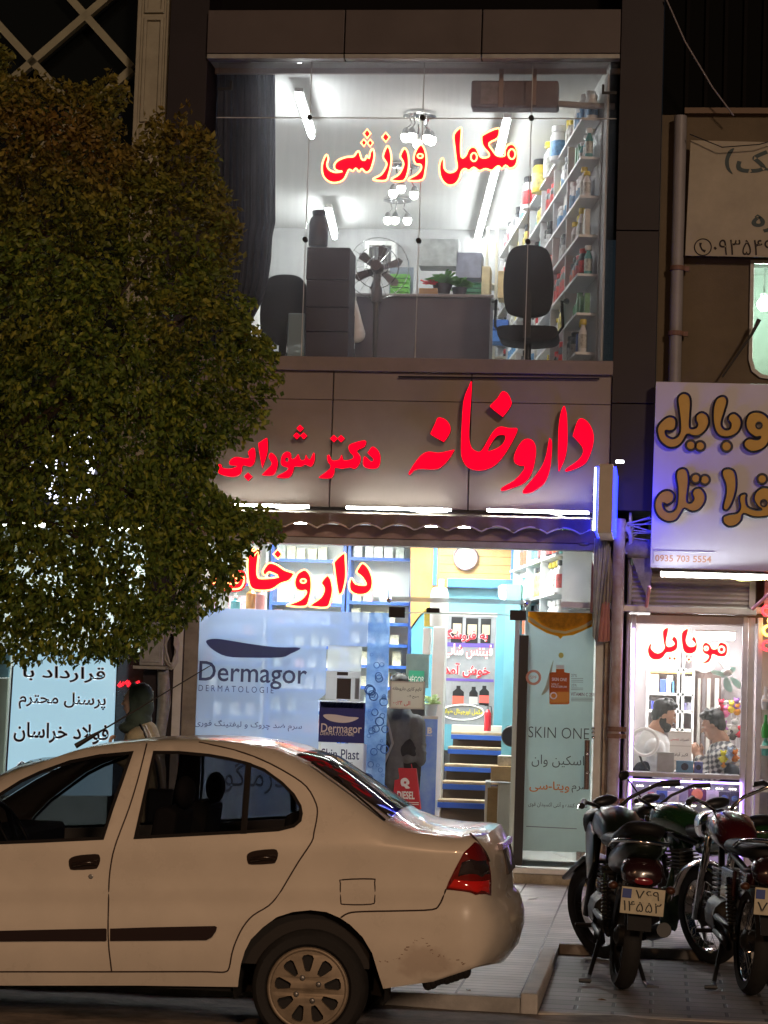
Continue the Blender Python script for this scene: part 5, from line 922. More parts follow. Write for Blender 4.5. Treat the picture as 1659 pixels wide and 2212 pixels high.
# ---- clutter between the two shops
random.seed(12); g = G()
for k in range(16):
    a = P(1330+random.uniform(0, 14), 1120+random.uniform(0, 30), 19.9); g.tube([a, a+Vector((random.uniform(0, .12), -.02, random.uniform(-.06, .02))), a+Vector((random.uniform(.1, .35), random.uniform(-.05, .02), random.uniform(-.1, .05)))], .006, 5)
for k in range(5): g.tube([P(1352+(9+k)*math.sin(q*.449), 1166+(20+2.5*k)*math.cos(q*.449), 19.84) for q in range(14)], .007, 5, True)
one(g, 'cable_tangle', M('grey white cable', (.42, .42, .43), .6), 'tangle of grey cables beside the projecting sign', 'cable')
p0, p1 = P(1352, 1190, 19.9), P(1415, 1182, 19.9); one(G().tube([p0, p0.lerp(p1, .3)+Vector((0, 0, .01)), p0.lerp(p1, .7)-Vector((0, 0, .015)), p1], [.07, .085, .075, .08], 12), 'rolled_awning', M('dirty canvas', (.3, .27, .21), .9, 0, .4, 8, bump=.5, bs=25), 'rolled dirty canvas awning tied between the two shops', 'awning', smooth=True)
g = G(); c = plane([(1365, 1205), (1412, 1203), (1402, 1300), (1380, 1250)], 19.88); g.prism(c, 19.88, 19.895); one(g, 'canvas_flap', MATS['dirty canvas'], 'dirty canvas flap hanging beside the phone sign board', 'canvas')
def drape(name, pts, Y, m, lb, am=.02, fr=9.0):      # cloth hanging in folds inside a traced outline
    top, bot = pts; g = G(); n = 28; mrow = 14
    for j in range(mrow+1):
        v = j/mrow
        for i in range(n+1):
            u = i/n
            def at(ps): s_ = u*(len(ps)-1); k = min(int(s_), len(ps)-2); f = s_-k; return (ps[k][0]*(1-f)+ps[k+1][0]*f, ps[k][1]*(1-f)+ps[k+1][1]*f)
            a, b = at(top), at(bot); p = P(a[0]*(1-v)+b[0]*v, a[1]*(1-v)+b[1]*v, Y); g.v.append((p.x, Y+am*math.sin(u*fr*2+v*1.3)*(.4+.6*v)+am*.5*math.sin(u*fr*5), p.z))
    for j in range(mrow):
        for i in range(n): g.f.append((j*(n+1)+i, j*(n+1)+i+1, (j+1)*(n+1)+i+1, (j+1)*(n+1)+i))
    return one(g, name, m, lb, 'cloth', smooth=True)
T7 = lambda *q: Q7(list(q))
drape('hanging_cloth', (T7((1215, 190), (1330, 190), (1400, 300)), T7((1195, 1255), (1240, 1330), (1300, 900))), 19.82, M('dirty white cloth', (.5, .5, .43), .9, 0, .3, 6, transl=.25), 'dirty white cloth hanging beside the rusty drainpipe')
drape('hanging_cloth', (T7((1300, 200), (1375, 200), (1420, 560)), T7((1300, 900), (1350, 930), (1400, 870))), 19.84, M('beige cloth', (.4, .36, .25), .9, 0, .3, 6), 'beige cloth folded over the top of the dirty white cloth')
drape('hanging_cloth', (T7((1300, 900), (1340, 880), (1385, 900)), T7((1252, 1315), (1320, 1320), (1388, 1310))), 19.83, M('salmon cloth', (.62, .3, .24), .9, 0, .2, 6, transl=.2), 'salmon pink cloth hanging lowest beside the drainpipe', .012)
drape('hanging_cloth', (T7((1190, 420), (1215, 520), (1250, 560)), T7((1170, 1005), (1200, 1000), (1215, 990))), 19.9, MATS['salmon cloth'], 'narrow pink cloth strip behind the dirty white cloth', .01)
A = rect(*Q7([(1290, 1320)])[0], *Q7([(1400, 1335)])[0], 19.9); one(G().box(rg[0]+.08, P(1318, 1500, 19.9).x, 19.9, 20.2, 0, A[3]), 'post', M('rust streaked post', (.4, .36, .28), .7, 0, .5, 5, mix=(.22, .13, .09)), 'rust streaked post at the right jamb of the pharmacy', 'post', bevel=.004)
# ================================================================ phone shop
ps_ = thing('phone_shop', 'small white framed phone shop with a lit window and display case', 'shop', (P(1480, 1920, 20).x, 20, 0)); SY = 19.95
frm = M('lilac white frame', (.58, .57, .6), .45, 0, .2, 5)
def D1(x, y, Y=SY): return P(*D_([(x, y)])[0], Y)
ox0, ox1 = D1(455, 1000).x, D1(1420, 1000).x; oz1, oz0 = D1(950, 365).z, D1(950, 1700).z; ex0, ex1 = D1(375, 1000).x, D1(1500, 1000).x; zr1, zr0 = D1(950, 205).z, D1(950, 265).z
for x0, x1, y in ((D1(412, 1000).x, ox0, SY), (ex0, D1(408, 1000).x, SY+.03), (ox1, D1(1470, 1000).x, SY), (D1(1476, 1000).x, ex1+.03, SY+.03), (ex1+.05, D1(1600, 1000).x, SY-.01)):
    G().box(x0, x1, y, y+.1, 0, zr0-.02).build('frame_post', frm, ps_, bevel=.005)
G().box(D1(345, 0).x, D1(1560, 0).x, SY-.06, SY+.1, zr0, zr1).build('lintel', alu, ps_, bevel=.006); G().box(D1(412, 0).x, D1(1470, 0).x, SY+.01, SY+.1, oz1, zr0-.022).build('head_panel', M('grey pink head panel', (.42, .36, .36), .5, 0, .2, 4), ps_)
g = G(); za, zb_ = zr1+.004, zf(1500, 1225); n = 34
for i in range(n+1): z = za+(zb_-za)*i/n; d = .012*math.sin(i*math.pi/2); g.v += [(D1(405, 0).x, SY+.02+d, z), (D1(1490, 0).x, SY+.02+d, z)]
for i in range(n): g.f.append((2*i, 2*i+1, 2*i+3, 2*i+2))
g.build('roller_shutter', M('beige shutter', (.5, .46, .42), .5, 0, .15, 4), ps_)
for x in ((345+60, 5), (1490, 35)): a = D1(x[0], 0).x; G().box(a, a+.02+.001*x[1], SY, SY+.06, za, zb_).build('shutter_rail', alud, ps_)
G().box(D1(375, 0).x, D1(1440, 0).x, SY-.12, SY+.2, D1(900, 1745).z, D1(900, 1705).z).build('counter_ledge', frm, ps_, bevel=.006)
G().box(ox0, ox1, SY+.05, SY+.056, oz0, oz1).build('window_pane', clear, ps_)
# room
zfl, zce = .1, oz1+.12; PY = 22.6; xa_, xb_ = ex0+.02, ex1-.02; pinkw = M('pinkish shop wall', (.62, .55, .56), .7, 0, .1, 3)
G().box(xa_-.6, xb_+.6, PY, PY+.1, 0, 3.2).build('back_wall', pinkw, ps_); G().box(xa_-.03, xa_-.01, SY+.12, PY, 0, 3.2).build('side_wall', white, ps_); G().box(xb_+.2, xb_+.22, SY+.12, PY, 0, 3.2).build('side_wall', M('grey side wall', (.4, .38, .37), .7), ps_); G().box(xa_-.6, xb_+.6, SY+.11, PY, zce, zce+.05).build('ceiling', white, ps_); G().box(xa_, xb_+.2, SY+.12, PY, 0, .08).build('floor', floor_m, ps_)
wl2 = M('phone shop lamp', (1, 1, 1), .4, emit=29, ecol=(1, .98, .98))
p = P(*D_([(1180, 470)])[0], 20.75); t = thing('ceiling_lamp', 'bright white lamp behind the red phone neon', 'lamp', p); G().box(p.x-.17, p.x+.17, 20.6, 20.85, p.z-.03, p.z+.03).build('diffuser', wl2, t, bevel=.01); G().box(p.x-.18, p.x+.18, 20.58, 20.87, p.z+.032, p.z+.05).build('housing', white, t)
t = thing('ceiling_lamp', 'ceiling lamp at the back of the phone shop', 'lamp', (D1(700, 300).x, 21.8, zce-.04)); c = t.location.x; G().box(c-.3, c+.3, 21.6, 22.0, zce-.045, zce-.02).build('diffuser', wl2, t); G().box(c-.32, c+.32, 21.58, 22.02, zce-.019, zce-.002).build('housing', white, t)
p = P(*D_([(1085, 690)])[0], 21.2); t = thing('wall_clock', 'round white lamp like dial under the red phone neon', 'round lamp', p); G().lathe([(.11, .03), (.11, 0), (.09, -.015)], p, (0, 1, 0), 30).build('rim', white, t, smooth=40); G().lathe([(.088, -.016), (.088, -.02)], p, (0, 1, 0), 30).build('face', M('white lit dial', (1, 1, 1), .4, emit=1.2), t)
# neon and LED lines
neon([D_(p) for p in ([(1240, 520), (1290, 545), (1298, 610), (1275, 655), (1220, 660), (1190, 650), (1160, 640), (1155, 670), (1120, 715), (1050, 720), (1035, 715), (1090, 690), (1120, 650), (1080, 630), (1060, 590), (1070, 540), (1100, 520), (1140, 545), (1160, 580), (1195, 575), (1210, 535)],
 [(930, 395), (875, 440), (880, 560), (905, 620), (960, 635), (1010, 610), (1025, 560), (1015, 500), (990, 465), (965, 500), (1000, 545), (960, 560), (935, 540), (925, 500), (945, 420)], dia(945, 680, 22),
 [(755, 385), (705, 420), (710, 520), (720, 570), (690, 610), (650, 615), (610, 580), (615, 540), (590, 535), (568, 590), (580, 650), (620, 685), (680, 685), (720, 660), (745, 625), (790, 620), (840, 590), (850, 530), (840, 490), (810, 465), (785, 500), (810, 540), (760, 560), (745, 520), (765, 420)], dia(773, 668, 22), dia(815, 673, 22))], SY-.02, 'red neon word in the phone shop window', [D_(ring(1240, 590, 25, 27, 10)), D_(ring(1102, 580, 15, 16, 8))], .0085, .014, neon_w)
lila = M('lilac white led line', (.9, .85, 1), .4, emit=5, ecol=(.55, .38, 1)); t = thing('led_line', 'vertical lilac white led line on the left of the phone shop window', 'led line', D1(420, 1680, SY-.01)); a, b = D1(447, 400, SY-.01), D1(421, 1680, SY-.01); G().tube([a, b], .011, 8).build('tube', lila, t); G().box((a.x+b.x)/2-.02, (a.x+b.x)/2+.02, SY-.002, SY-.0005, b.z, a.z).build('channel', alu, t)
# display case under the counter
N_ = crop(2550, 3050, 2.458); cz1, cz0 = D1(900, 1760).z-.02, .1; cx0, cx1 = D1(415, 1800).x, P(*N_([(900, 300)])[0], SY).x
t = thing('display_case', 'lit glass display case of boxed phone goods under the phone shop counter', 'display case', ((cx0+cx1)/2, SY, 0)); G().box(cx0, cx1, SY+.42, SY+.44, cz0, cz1).build('back_panel', M('lilac back panel', (.6, .57, .68), .6), t); G().box(cx0-.02, cx1+.02, SY-.02, SY+.45, 0, cz0-.03).build('plinth', frm, t)
shz = [P(*N_([(400, 285)])[0], SY).z, P(*N_([(400, 285)])[0], SY).z-.32, P(*N_([(400, 285)])[0], SY).z-.64]
for z in shz: G().box(cx0+.01, cx1-.01, SY+.02, SY+.418, z-.01, z).build('glass_shelf', M('pale glass shelf', (.6, .65, .65), .1, trans=.4), t)
wdot = M('warm led dots', (1, .95, .7), .4, emit=7, ecol=(1, .93, .7))
for z in (cz1-.05, shz[0]-.015, shz[1]-.015):
    g = G(); k = 0
    for i in range(8):
        for j in range(3): x = cx0+.06+i*(cx1-cx0-.15)/7+j*.022; g.ell((x, SY+.03, z), (.008, .006, .006), 6, 4)
    g.build('led_dots', wdot, t)
tube = [(cx0, SY-.01, .12), (cx0, SY-.01, cz1), (cx1, SY-.01, cz1), (cx1, SY-.01, .12)]
vio = M('violet led line', (.8, .7, 1), .4, emit=6, ecol=(.42, .25, 1)); G().tube(tube, .011, 6, True).build('led_border', vio, t)
G().box(cx0+.02, cx1-.02, SY, SY+.004, .13, cz1-.02).build('front_glass', clear, t)
random.seed(40)
def goods(d, Y, z, c, lb, par=None, mark=None):
    A = rect(*d, Y); h = A[3]-A[2]; t2 = thing('phone_goods', lb, 'boxed goods', ((A[0]+A[1])/2, Y, z)); G().box(A[0], A[1], Y, Y+.1, z, z+h).build('box', M('goods '+lb[:22], c, .4, 0, .2, 9), t2, bevel=.003)
    if mark: w, c2 = A[1]-A[0], mark; G().lathe([(min(w, h)*.32, -.002), (min(w, h)*.32, -.004), (min(w, h)*.18, -.0045), (min(w, h)*.12, -.003)], ((A[0]+A[1])/2, Y, z+h*.5), (0, 1, 0), 20).build('printed_shape', M('mark '+lb[:22], c2, .4), t2)
    return t2
nb = lambda a, b: (*N_([a])[0], *N_([b])[0])
for a, b, c, lb, mk in (((85, 135), (192, 245), (.05, .12, .35), 'dark blue earphone box on the top shelf of the display case', (.02, .03, .08)), ((195, 150), (305, 255), (.6, .55, .55), 'white small box beside the dark blue earphone box', (.4, .4, .42)), ((392, 90), (568, 268), (.12, .03, .1), 'square dark box with a rainbow coloured ring print', (.6, .2, .1)), ((568, 140), (688, 275), (.55, .5, .55), 'pale lilac box between the ring print box and the watches', (.42, .42, .45)), ((690, 155), (795, 278), (.05, .055, .08), 'left dark smart watch box in the display case', (.08, .15, .35)), ((797, 155), (885, 280), (.05, .055, .08), 'right dark smart watch box in the display case', (.1, .2, .4)), ((0, 150), (60, 240), (.5, .1, .1), 'red box at the left end of the display case', None), ((235, 75), (330, 140), (.55, .35, .32), 'pinkish box lying high in the display case', None)):
    goods(nb(a, b), SY+.12, shz[0]+.002 if a[1] > 80 and b[1] > 200 else shz[0]+.2, c, lb, mark=mk)
for a, b, c, lb in (((540, 380), (655, 520), (.7, .6, .6), 'pale pink box on the middle shelf of the display case'), ((695, 350), (845, 590), (.2, .4, .6), 'tall pale blue boxed gadget on the middle shelf of the display case'), ((100, 400), (220, 540), (.55, .55, .6), 'white box behind the green motorcycle tank'), ((300, 400), (430, 540), (.4, .4, .5), 'grey box behind the green motorcycle tank')): goods(nb(a, b), SY+.15, shz[1]+.002, c, lb)
# back shelves with phone goods
t = thing('shelf_unit', 'white phone goods shelves behind the man in the white hoodie', 'shelves', P(*D_([(710, 1310)])[0], 22.3)); sx0, sx1 = P(*D_([(575, 900)])[0], 22.3).x, P(*D_([(985, 900)])[0], 22.3).x
for x in (sx0, P(*D_([(850, 900)])[0], 22.3).x, P(*D_([(893, 900)])[0], 22.3).x, sx1): G().box(x-.012, x+.012, 22.25, 22.55, .1, 2.1).build('upright', white, t)
szs = [P(*D_([(710, y)])[0], 22.25).z for y in (770, 990, 1145, 1310)]
for z in szs: G().box(sx0, sx1, 22.25, 22.55, z-.012, z+.012).build('shelf_board', white, t)
G().box(sx0+.02, sx1-.02, 22.26, 22.28, szs[0]-.03, szs[0]-.014).build('led_bar', M('orange led bar', (1, .6, .1), .4, emit=2.5, ecol=(1, .5, .08)), t)
for a, b, c, lb in (((590, 820), (672, 985), (.7, .68, .5), 'large cream box on the lit phone shelf'), ((684, 865), (738, 985), (.06, .1, .4), 'blue phone box on the lit phone shelf'), ((745, 830), (800, 985), (.65, .65, .65), 'white phone box on the lit phone shelf'), ((780, 880), (812, 985), (.1, .25, .6), 'narrow bright blue phone box on the lit phone shelf'), ((905, 835), (975, 985), (.6, .62, .66), 'pale phone box right of the shelf upright')): goods((*D_([a])[0], *D_([b])[0]), 22.28, szs[1]+.014, c, lb)
for a, b, c, lb in (((585, 1060), (600, 1135), (.05, .05, .06), 'black case hanging lowest left on the phone shelf'), ((605, 1060), (625, 1135), (.1, .12, .7), 'bright blue case on the lower phone shelf'), ((630, 1060), (648, 1135), (.6, .6, .65), 'white case on the lower phone shelf'), ((900, 1070), (925, 1140), (.3, .28, .5), 'lilac case right of the upright'), ((930, 1070), (970, 1140), (.25, .25, .3), 'grey case right of the upright')): goods((*D_([a])[0], *D_([b])[0]), 22.28, szs[2]+.014, c, lb)
one(G().box(P(*D_([(995, 900)])[0], 22.4).x, P(*D_([(1235, 900)])[0], 22.4).x, 22.35, 22.4, .1, P(*D_([(1100, 790)])[0], 22.4).z), 'inner_door', M('brown inner door', (.16, .1, .085), .5, 0, .3, 4), 'dark brown inner door behind the two men', 'door')
for i, x in enumerate((1040, 1085, 1130, 1205)): p = P(*D_([(x, 850)])[0], 22.2); one(G().box(p.x-.012-.004*i, p.x+.014, 22.2, 22.23, 1.0, p.z), 'hanging_strap', M('grey strap %d' % i, ((.3, .28, .25), (.12, .1, .1), (.4, .38, .34), (.45, .46, .42))[i], .7), ['pale strap hanging nearest the phone shelves', 'dark strap hanging second from the phone shelves', 'pale strap hanging third from the phone shelves', 'green grey strap hanging nearest the toys'][i], 'strap')
# hanging desk fan with pale teal blades
p = P(*D_([(1290, 800)])[0], 20.5); t = thing('ceiling_fan', 'small fan with pale teal blades behind the phone shop pane', 'fan', p); tb = M('pale teal blade', (.45, .66, .6), .3, transl=.3)
G().lathe([(.03, -.06), (.035, -.04), (.035, .03), (.02, .05)], p, (.6, -.7, .35), 16).build('hub', white, t, smooth=40); G().tube([p, P(*D_([(1195, 665)])[0], 20.6)], .008, 6).build('rod', white, t)
for pts in ([(1265, 810), (1230, 785), (1145, 780), (1165, 815), (1255, 830)], [(1275, 840), (1255, 880), (1270, 950), (1335, 975), (1330, 910), (1305, 850)], [(1310, 840), (1360, 850), (1410, 890), (1405, 945), (1350, 910)], [(1305, 770), (1340, 745), (1370, 765), (1345, 800), (1315, 805)]): q = plane(smooth_loop(D_(pts), 2), 20.5); G().prism(q, 20.47, 20.476).build('blade', tb, t)
# ring light, notice, boxes on the counter
p = P(*D_([(545, 1425)])[0], 20.15); t = thing('ring_light', 'white ring light before the man in the white hoodie', 'ring light', p); G().tube([p+Vector((.115*math.cos(a*.2618), 0, .115*math.sin(a*.2618))) for a in range(24)], .014, 8, True).build('ring', M('pale ring', (.7, .68, .66), .4, emit=.12), t, smooth=True); G().tube([p+Vector((-.04, 0, -.11)), P(*D_([(520, 1600)])[0], 20.15), P(*D_([(590, 1700)])[0], 20.2)], .01, 6).build('stand', blackp, t)
A = rect(*D_([(757, 1328)])[0], *D_([(970, 1592)])[0], 20.7); t = thing('notice_board', 'white notice board with Persian lines between the two men', 'notice', ((A[0]+A[1])/2, 20.7, A[2])); G().box(A[0], A[1], 20.7, 20.72, A[2]-.25, A[3]).build('board', white, t, bevel=.004); g = G(); zm = (A[2]+A[3])/2+.0
for z in (A[3]-.01, zm, A[2]): g.box(A[0]+.005, A[1]-.005, 20.695, 20.6985, z-.004, z+.004)
g.build('trim', alu, t); text('تعمیرات', *D_([(865, 1392)])[0], *D_([(948, 1420)])[0], 20.694, blackp, t, .01, .001); text('تخصصی', *D_([(780, 1392)])[0], *D_([(855, 1415)])[0], 20.694, redp, t, .02, .001); text('اکبر آباد', *D_([(812, 1520)])[0], *D_([(935, 1560)])[0], 20.694, blackp, t, .01, .001)
cz = D1(900, 1705).z+.002
for a, b, c, lb, mk in (((655, 1520), (812, 1695), (.5, .54, .58), 'pale boxed perfume set standing on the phone shop counter', None), ((830, 1600), (985, 1705), (.15, .35, .6), 'blue and white boxed gadget on the phone shop counter', (.02, .02, .05)), ((995, 1610), (1070, 1710), (.12, .16, .5), 'small dark blue boxed gadget on the phone shop counter', (.02, .02, .06))): goods((*D_([a])[0], *D_([b])[0]), 20.08, cz, c, lb, mark=mk)
t = thing('adapter_set', 'black plugs printed on the pale perfume like box', 'plugs', P(*D_([(745, 1700)])[0], 20.075)) if False else None
q = D_([(700, 1690), (700, 1640), (712, 1625), (730, 1625), (735, 1610), (765, 1610), (770, 1625), (785, 1630), (785, 1690)]); o = COL.objects.get('phone_goods.018')
# toys on the wire grid
gx0, gx1 = P(*D_([(1235, 1060)])[0], 20.9).x, P(*D_([(1425, 1060)])[0], 20.9).x; t = thing('wire_grid', 'white wire grid carrying the plush key rings', 'wire rack', (gx0, 20.9, 1.0)); g = G()
for y in (1060, 1270, 1480): z = P(*D_([(1300, y)])[0], 20.9).z; g.tube([(gx0, 20.9, z), (gx1+.1, 20.9, z)], .005, 5)
for k in range(5): x = gx0+k*(gx1-gx0)/4; g.tube([(x, 20.9, .95), (x, 20.9, 1.62)], .003, 4)
g.build('wires', white, t)
toys = [(1215, 1165, (.75, .7, .7), 'white'), (1275, 1170, (.75, .2, .4), 'pink'), (1330, 1130, (.75, .6, .05), 'yellow'), (1380, 1150, (.8, .35, .05), 'orange'), (1375, 1105, (.35, .15, .5), 'purple'), (1235, 1115, (.7, .05, .1), 'red'), (1255, 1245, (.8, .3, .05), 'small orange'), (1262, 1310, (.45, .2, .5), 'mauve'), (1270, 1380, (.7, .65, .5), 'cream'), (1360, 1310, (.6, .62, .6), 'large pale grey'), (1395, 1350, (.75, .05, .08), 'bright red'), (1340, 1375, (.1, .1, .1), 'black'), (1255, 1580, (.8, .7, .02), 'bright yellow duck shaped'), (1318, 1550, (.4, .5, .65), 'pale blue'), (1360, 1570, (.8, .25, .04), 'orange red'), (1258, 1640, (.8, .3, .05), 'tiny orange')]
for x, y, c, n in toys:
    p = P(*D_([(x, y)])[0], 20.45 if y > 1500 else 20.75); r_ = .033 if 'small' not in n and 'tiny' not in n else .018
    if 'large' in n: r_ = .045
    t = thing('plush_toy', '%s plush key ring hanging in the phone shop window' % n, 'plush toy', p, None); m = M('plush '+n, c, .9, bump=.4, bs=90)
    G().ell(p, (r_, r_*.8, r_*1.05), 12, 8).build('body', m, t, smooth=True); G().ell(p+Vector((0, -.01, r_*1.5)), (r_*.72, r_*.65, r_*.65), 12, 8).build('head', m, t, smooth=True)
    for s_ in (-1, 1): G().ell(p+Vector((s_*r_*.55, 0, r_*2.1)), (r_*.28, r_*.18, r_*.35), 8, 6).build('ear', m, t, smooth=True); G().ell(p+Vector((s_*r_*.95, -.01, r_*.1)), (r_*.4, r_*.3, r_*.28), 8, 6).build('paw', m, t, smooth=True)
# awning arms and the neighbour shop at the right edge
pk = M('salmon painted tube', (.62, .3, .33), .5)
a, b = D1(590, 20, 19.6), D1(560, 205, 19.7); one(G().tube([a, b], .016, 8), 'awning_arm', pk, 'salmon pink awning arm hanging left over the phone shop', 'awning arm'); a, b = D1(1680, 80, 19.6), D1(1520, 225, 19.75); one(G().tube([a, b], .016, 8), 'awning_arm', pk, 'salmon pink awning arm slanting at the right edge', 'awning arm')
t = thing('neon_sign', 'red and yellow flower shaped neon at the right edge', 'neon sign', D1(1650, 500, 19.9)); rr_, yy_ = M('red flower tube', (1, .1, .1), .4, emit=3, ecol=(1, .02, .03)), M('yellow flower tube', (1, .8, .2), .4, emit=4, ecol=(1, .55, .06))
for x, y, r_, m in ((1650, 240, 40, rr_), (1660, 420, 42, yy_), (1650, 555, 38, rr_), (1690, 330, 26, yy_), (1720, 250, 45, rr_), (1730, 430, 45, yy_)): c = D1(x, y, 19.9); k = r_/2.2914/K*.004; G().tube([c+Vector((k*math.cos(a*.5236), 0, k*math.sin(a*.5236))) for a in range(12)], .012, 6, True).build('tube', m, t)
nx0 = D1(1600, 1000).x+.01; ns = thing('neighbour_shop', 'pale shop front with shelves cut by the right edge of the photo', 'shop', (nx0+.5, 20, 0)); G().box(nx0, nx0+2.4, 20.4, 20.5, 0, 3.0).build('back_wall', M('cream shop wall', (.55, .48, .4), .7, 0, .1, 3), ns); G().box(nx0, nx0+2.4, 20.0, 20.45, zr0, 3.1).build('head_panel', M('reddish head panel', (.4, .2, .2), .6), ns)
for z in (.5, .85, 1.22, 1.62): G().box(nx0, nx0+1.2, 20.1, 20.4, z-.012, z+.012).build('shelf_board', white, ns)
for i, (y, c, lb) in enumerate(((1390, (.05, .35, .06), 'green bottle on the shelf at the right edge'), (1135, (.5, .5, .5), 'silver figure on the shelf at the right edge'), (1550, (.15, .5, .42), 'teal toy on the shelf at the right edge'))): p = D1(1635, y, 20.2); one(G().lathe([(.0, 0), (.03, .003), (.035, .05), (.03, .1), (.012, .14), (.012, .2)], p, n=14), ['bottle', 'figurine', 'toy'][i], M(lb, c, .3), lb, ['bottle', 'figurine', 'toy'][i], smooth=40)
one(G().tube([(nx0+.15, 20.25, 2.5), (nx0+.9, 20.25, 2.5)], .03, 8), 'ceiling_tube', M('right shop tube', (1, 1, 1), .4, emit=14), 'white tube lamp in the shop beyond the right edge', 'tube lamp')
# small things on the ground and walls that the street has
random.seed(51)
for i, (x, y, z) in enumerate(((1030, 1935, 0), (1075, 1990, 0), (1150, 1945, 0), (990, 2085, 0))):
    p = PZ(x, y, -.03); p.z = pz(p.y)+.004; g = G(); a = random.uniform(0, 3); d = Vector((math.cos(a), math.sin(a), 0)); e = Vector((-d.y, d.x, 0)); g.add([p-d*.04-e*.03, p+d*.05-e*.025+Vector((0, 0, .012)), p+d*.045+e*.03, p-d*.03+e*.035+Vector((0, 0, .01))], [(0, 1, 2, 3)])
    one(g, 'paper_scrap', M('grubby paper', (.55, .52, .46), .8), ['scrap of paper on the pavement before the pharmacy step', 'scrap of paper behind the car boot', 'scrap of paper near the glass door step', 'scrap of paper by the pavement edge under the bumper'][i], 'paper', fix=False)
# ================================================================ tree
import numpy as np
TY = 15.2
out = [(-620, 520), (-560, 250), (-380, 90), (-200, 40), (-60, 60), (-10, 78), (22, 105), (8, 150), (20, 172), (60, 166), (78, 195), (110, 172), (145, 186), (180, 195), (215, 182), (262, 168), (272, 200), (240, 232), (262, 262), (275, 290), (288, 330), (303, 310), (335, 250), (362, 252), (355, 318), (388, 262), (412, 230), (424, 262), (404, 315), (450, 288), (482, 320), (466, 362), (508, 430), (504, 465), (530, 510), (508, 540), (490, 580), (502, 604), (542, 640), (530, 668), (562, 720), (602, 756), (588, 788), (628, 794), (620, 830), (578, 860), (570, 902), (540, 930), (515, 950), (480, 990), (462, 1010), (455, 1050), (500, 1085), (590, 1098), (606, 1160), (560, 1182), (528, 1196), (520, 1230), (500, 1262), (478, 1284), (488, 1304), (450, 1322), (420, 1334), (388, 1352), (342, 1372), (328, 1405), (290, 1420), (242, 1434), (200, 1420), (150, 1442), (100, 1420), (40, 1442), (0, 1430), (-120, 1440), (-300, 1390), (-450, 1250), (-560, 1000), (-640, 760)]
pl = np.array([(p.x, p.z) for p in (P(a, b, TY) for a, b in out)]); rng = np.random.default_rng(5)
def inside(q):
    x, y = q[:, 0][:, None], q[:, 1][:, None]; a = pl; b = np.roll(pl, -1, 0)
    c = ((a[:, 1] > y) != (b[:, 1] > y)) & (x < (b[:, 0]-a[:, 0])*(y-a[:, 1])/(b[:, 1]-a[:, 1]+1e-12)+a[:, 0]); return c.sum(1) % 2 == 1
def edged(q):
    a = pl[None]; b = np.roll(pl, -1, 0)[None]; p = q[:, None]; ab = b-a; t = np.clip(((p-a)*ab).sum(2)/(ab**2).sum(2), 0, 1); return np.sqrt((((a+ab*t[..., None])-p)**2).sum(2).min(1))
lo, hi = pl.min(0), pl.max(0); N0 = 9000
q = rng.uniform(lo, hi, (N0*3, 2)); q = q[inside(q)][:N0]; d = edged(q); keep = d > .015; q, d = q[keep], d[keep]
th = np.sqrt(np.clip(d, 0, 1.1)*2.2*.9)*.75                     # half depth of the crown there
n = len(q); yy = TY + th*np.sign(rng.uniform(-1, 1, n))*rng.uniform(.25, 1, n)**.6
cl = np.stack([q[:, 0], yy, q[:, 1]], 1)                        # one twig at each point
cen = np.array([pl[:, 0].mean(), TY, pl[:, 1].mean()])
# gaps: drop twigs in noise holes
hole = np.sin(cl[:, 0]*7.1+1)*np.sin(cl[:, 1]*6.3)*np.sin(cl[:, 2]*6.7+2) > .54; cl = cl[~hole]; n = len(cl)
L_ = 14; od = cl-cen; od /= np.linalg.norm(od, axis=1)[:, None]; od += rng.normal(0, .55, (n, 3)); od[:, 2] -= .25; od /= np.linalg.norm(od, axis=1)[:, None]
k = rng.uniform(-.5, .5, (n, L_)); pos = cl[:, None]+od[:, None]*k[..., None]*.17+rng.normal(0, .022, (n, L_, 3)); pos = pos.reshape(-1, 3)
dr = np.repeat(od, L_, 0)+rng.normal(0, .8, (n*L_, 3)); dr[:, 2] -= .35; dr /= np.linalg.norm(dr, axis=1)[:, None]
# leaves must stay within the traced crown edge or just outside it
keep = inside(pos[:, [0, 2]]) | (edged(pos[:, [0, 2]]) < .012); pos, dr = pos[keep], dr[keep]
m = len(pos); sd_ = np.cross(dr, rng.normal(0, 1, (m, 3))); sd_ /= np.linalg.norm(sd_, axis=1)[:, None]; nn_ = np.cross(dr, sd_)
ln = rng.uniform(.034, .066, m)[:, None]; w = ln*.3
V = np.stack([pos-dr*ln*.5, pos+sd_*w-nn_*ln*.06-dr*ln*.05, pos+dr*ln*.5-nn_*ln*.1, pos-sd_*w-nn_*ln*.06-dr*ln*.05, pos+nn_*ln*.05], 1).reshape(-1, 3)
i0 = np.arange(m)*5; F = np.stack([np.stack([i0, i0+1, i0+4], 1), np.stack([i0+1, i0+2, i0+4], 1), np.stack([i0+2, i0+3, i0+4], 1), np.stack([i0+3, i0, i0+4], 1)], 1).reshape(-1, 3)
tx = P(-170, 1500, TY).x; tr = thing('street_tree', 'dense leafy street tree hiding the left side of the pharmacy front', 'tree', (tx, TY, pz(TY)))
me = bpy.data.meshes.new('crown'); me.from_pydata((V-np.array([tx, TY, pz(TY)])).tolist(), [], F.tolist())
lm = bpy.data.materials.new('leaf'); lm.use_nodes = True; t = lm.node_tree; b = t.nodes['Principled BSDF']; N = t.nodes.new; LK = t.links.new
ge = N('ShaderNodeNewGeometry'); r1 = N('ShaderNodeValToRGB'); cr = r1.color_ramp; cr.elements[0].color = (.085, .14, .024, 1); cr.elements[1].color = (.32, .34, .045, 1); e = cr.elements.new(.6); e.color = (.14, .2, .03, 1)
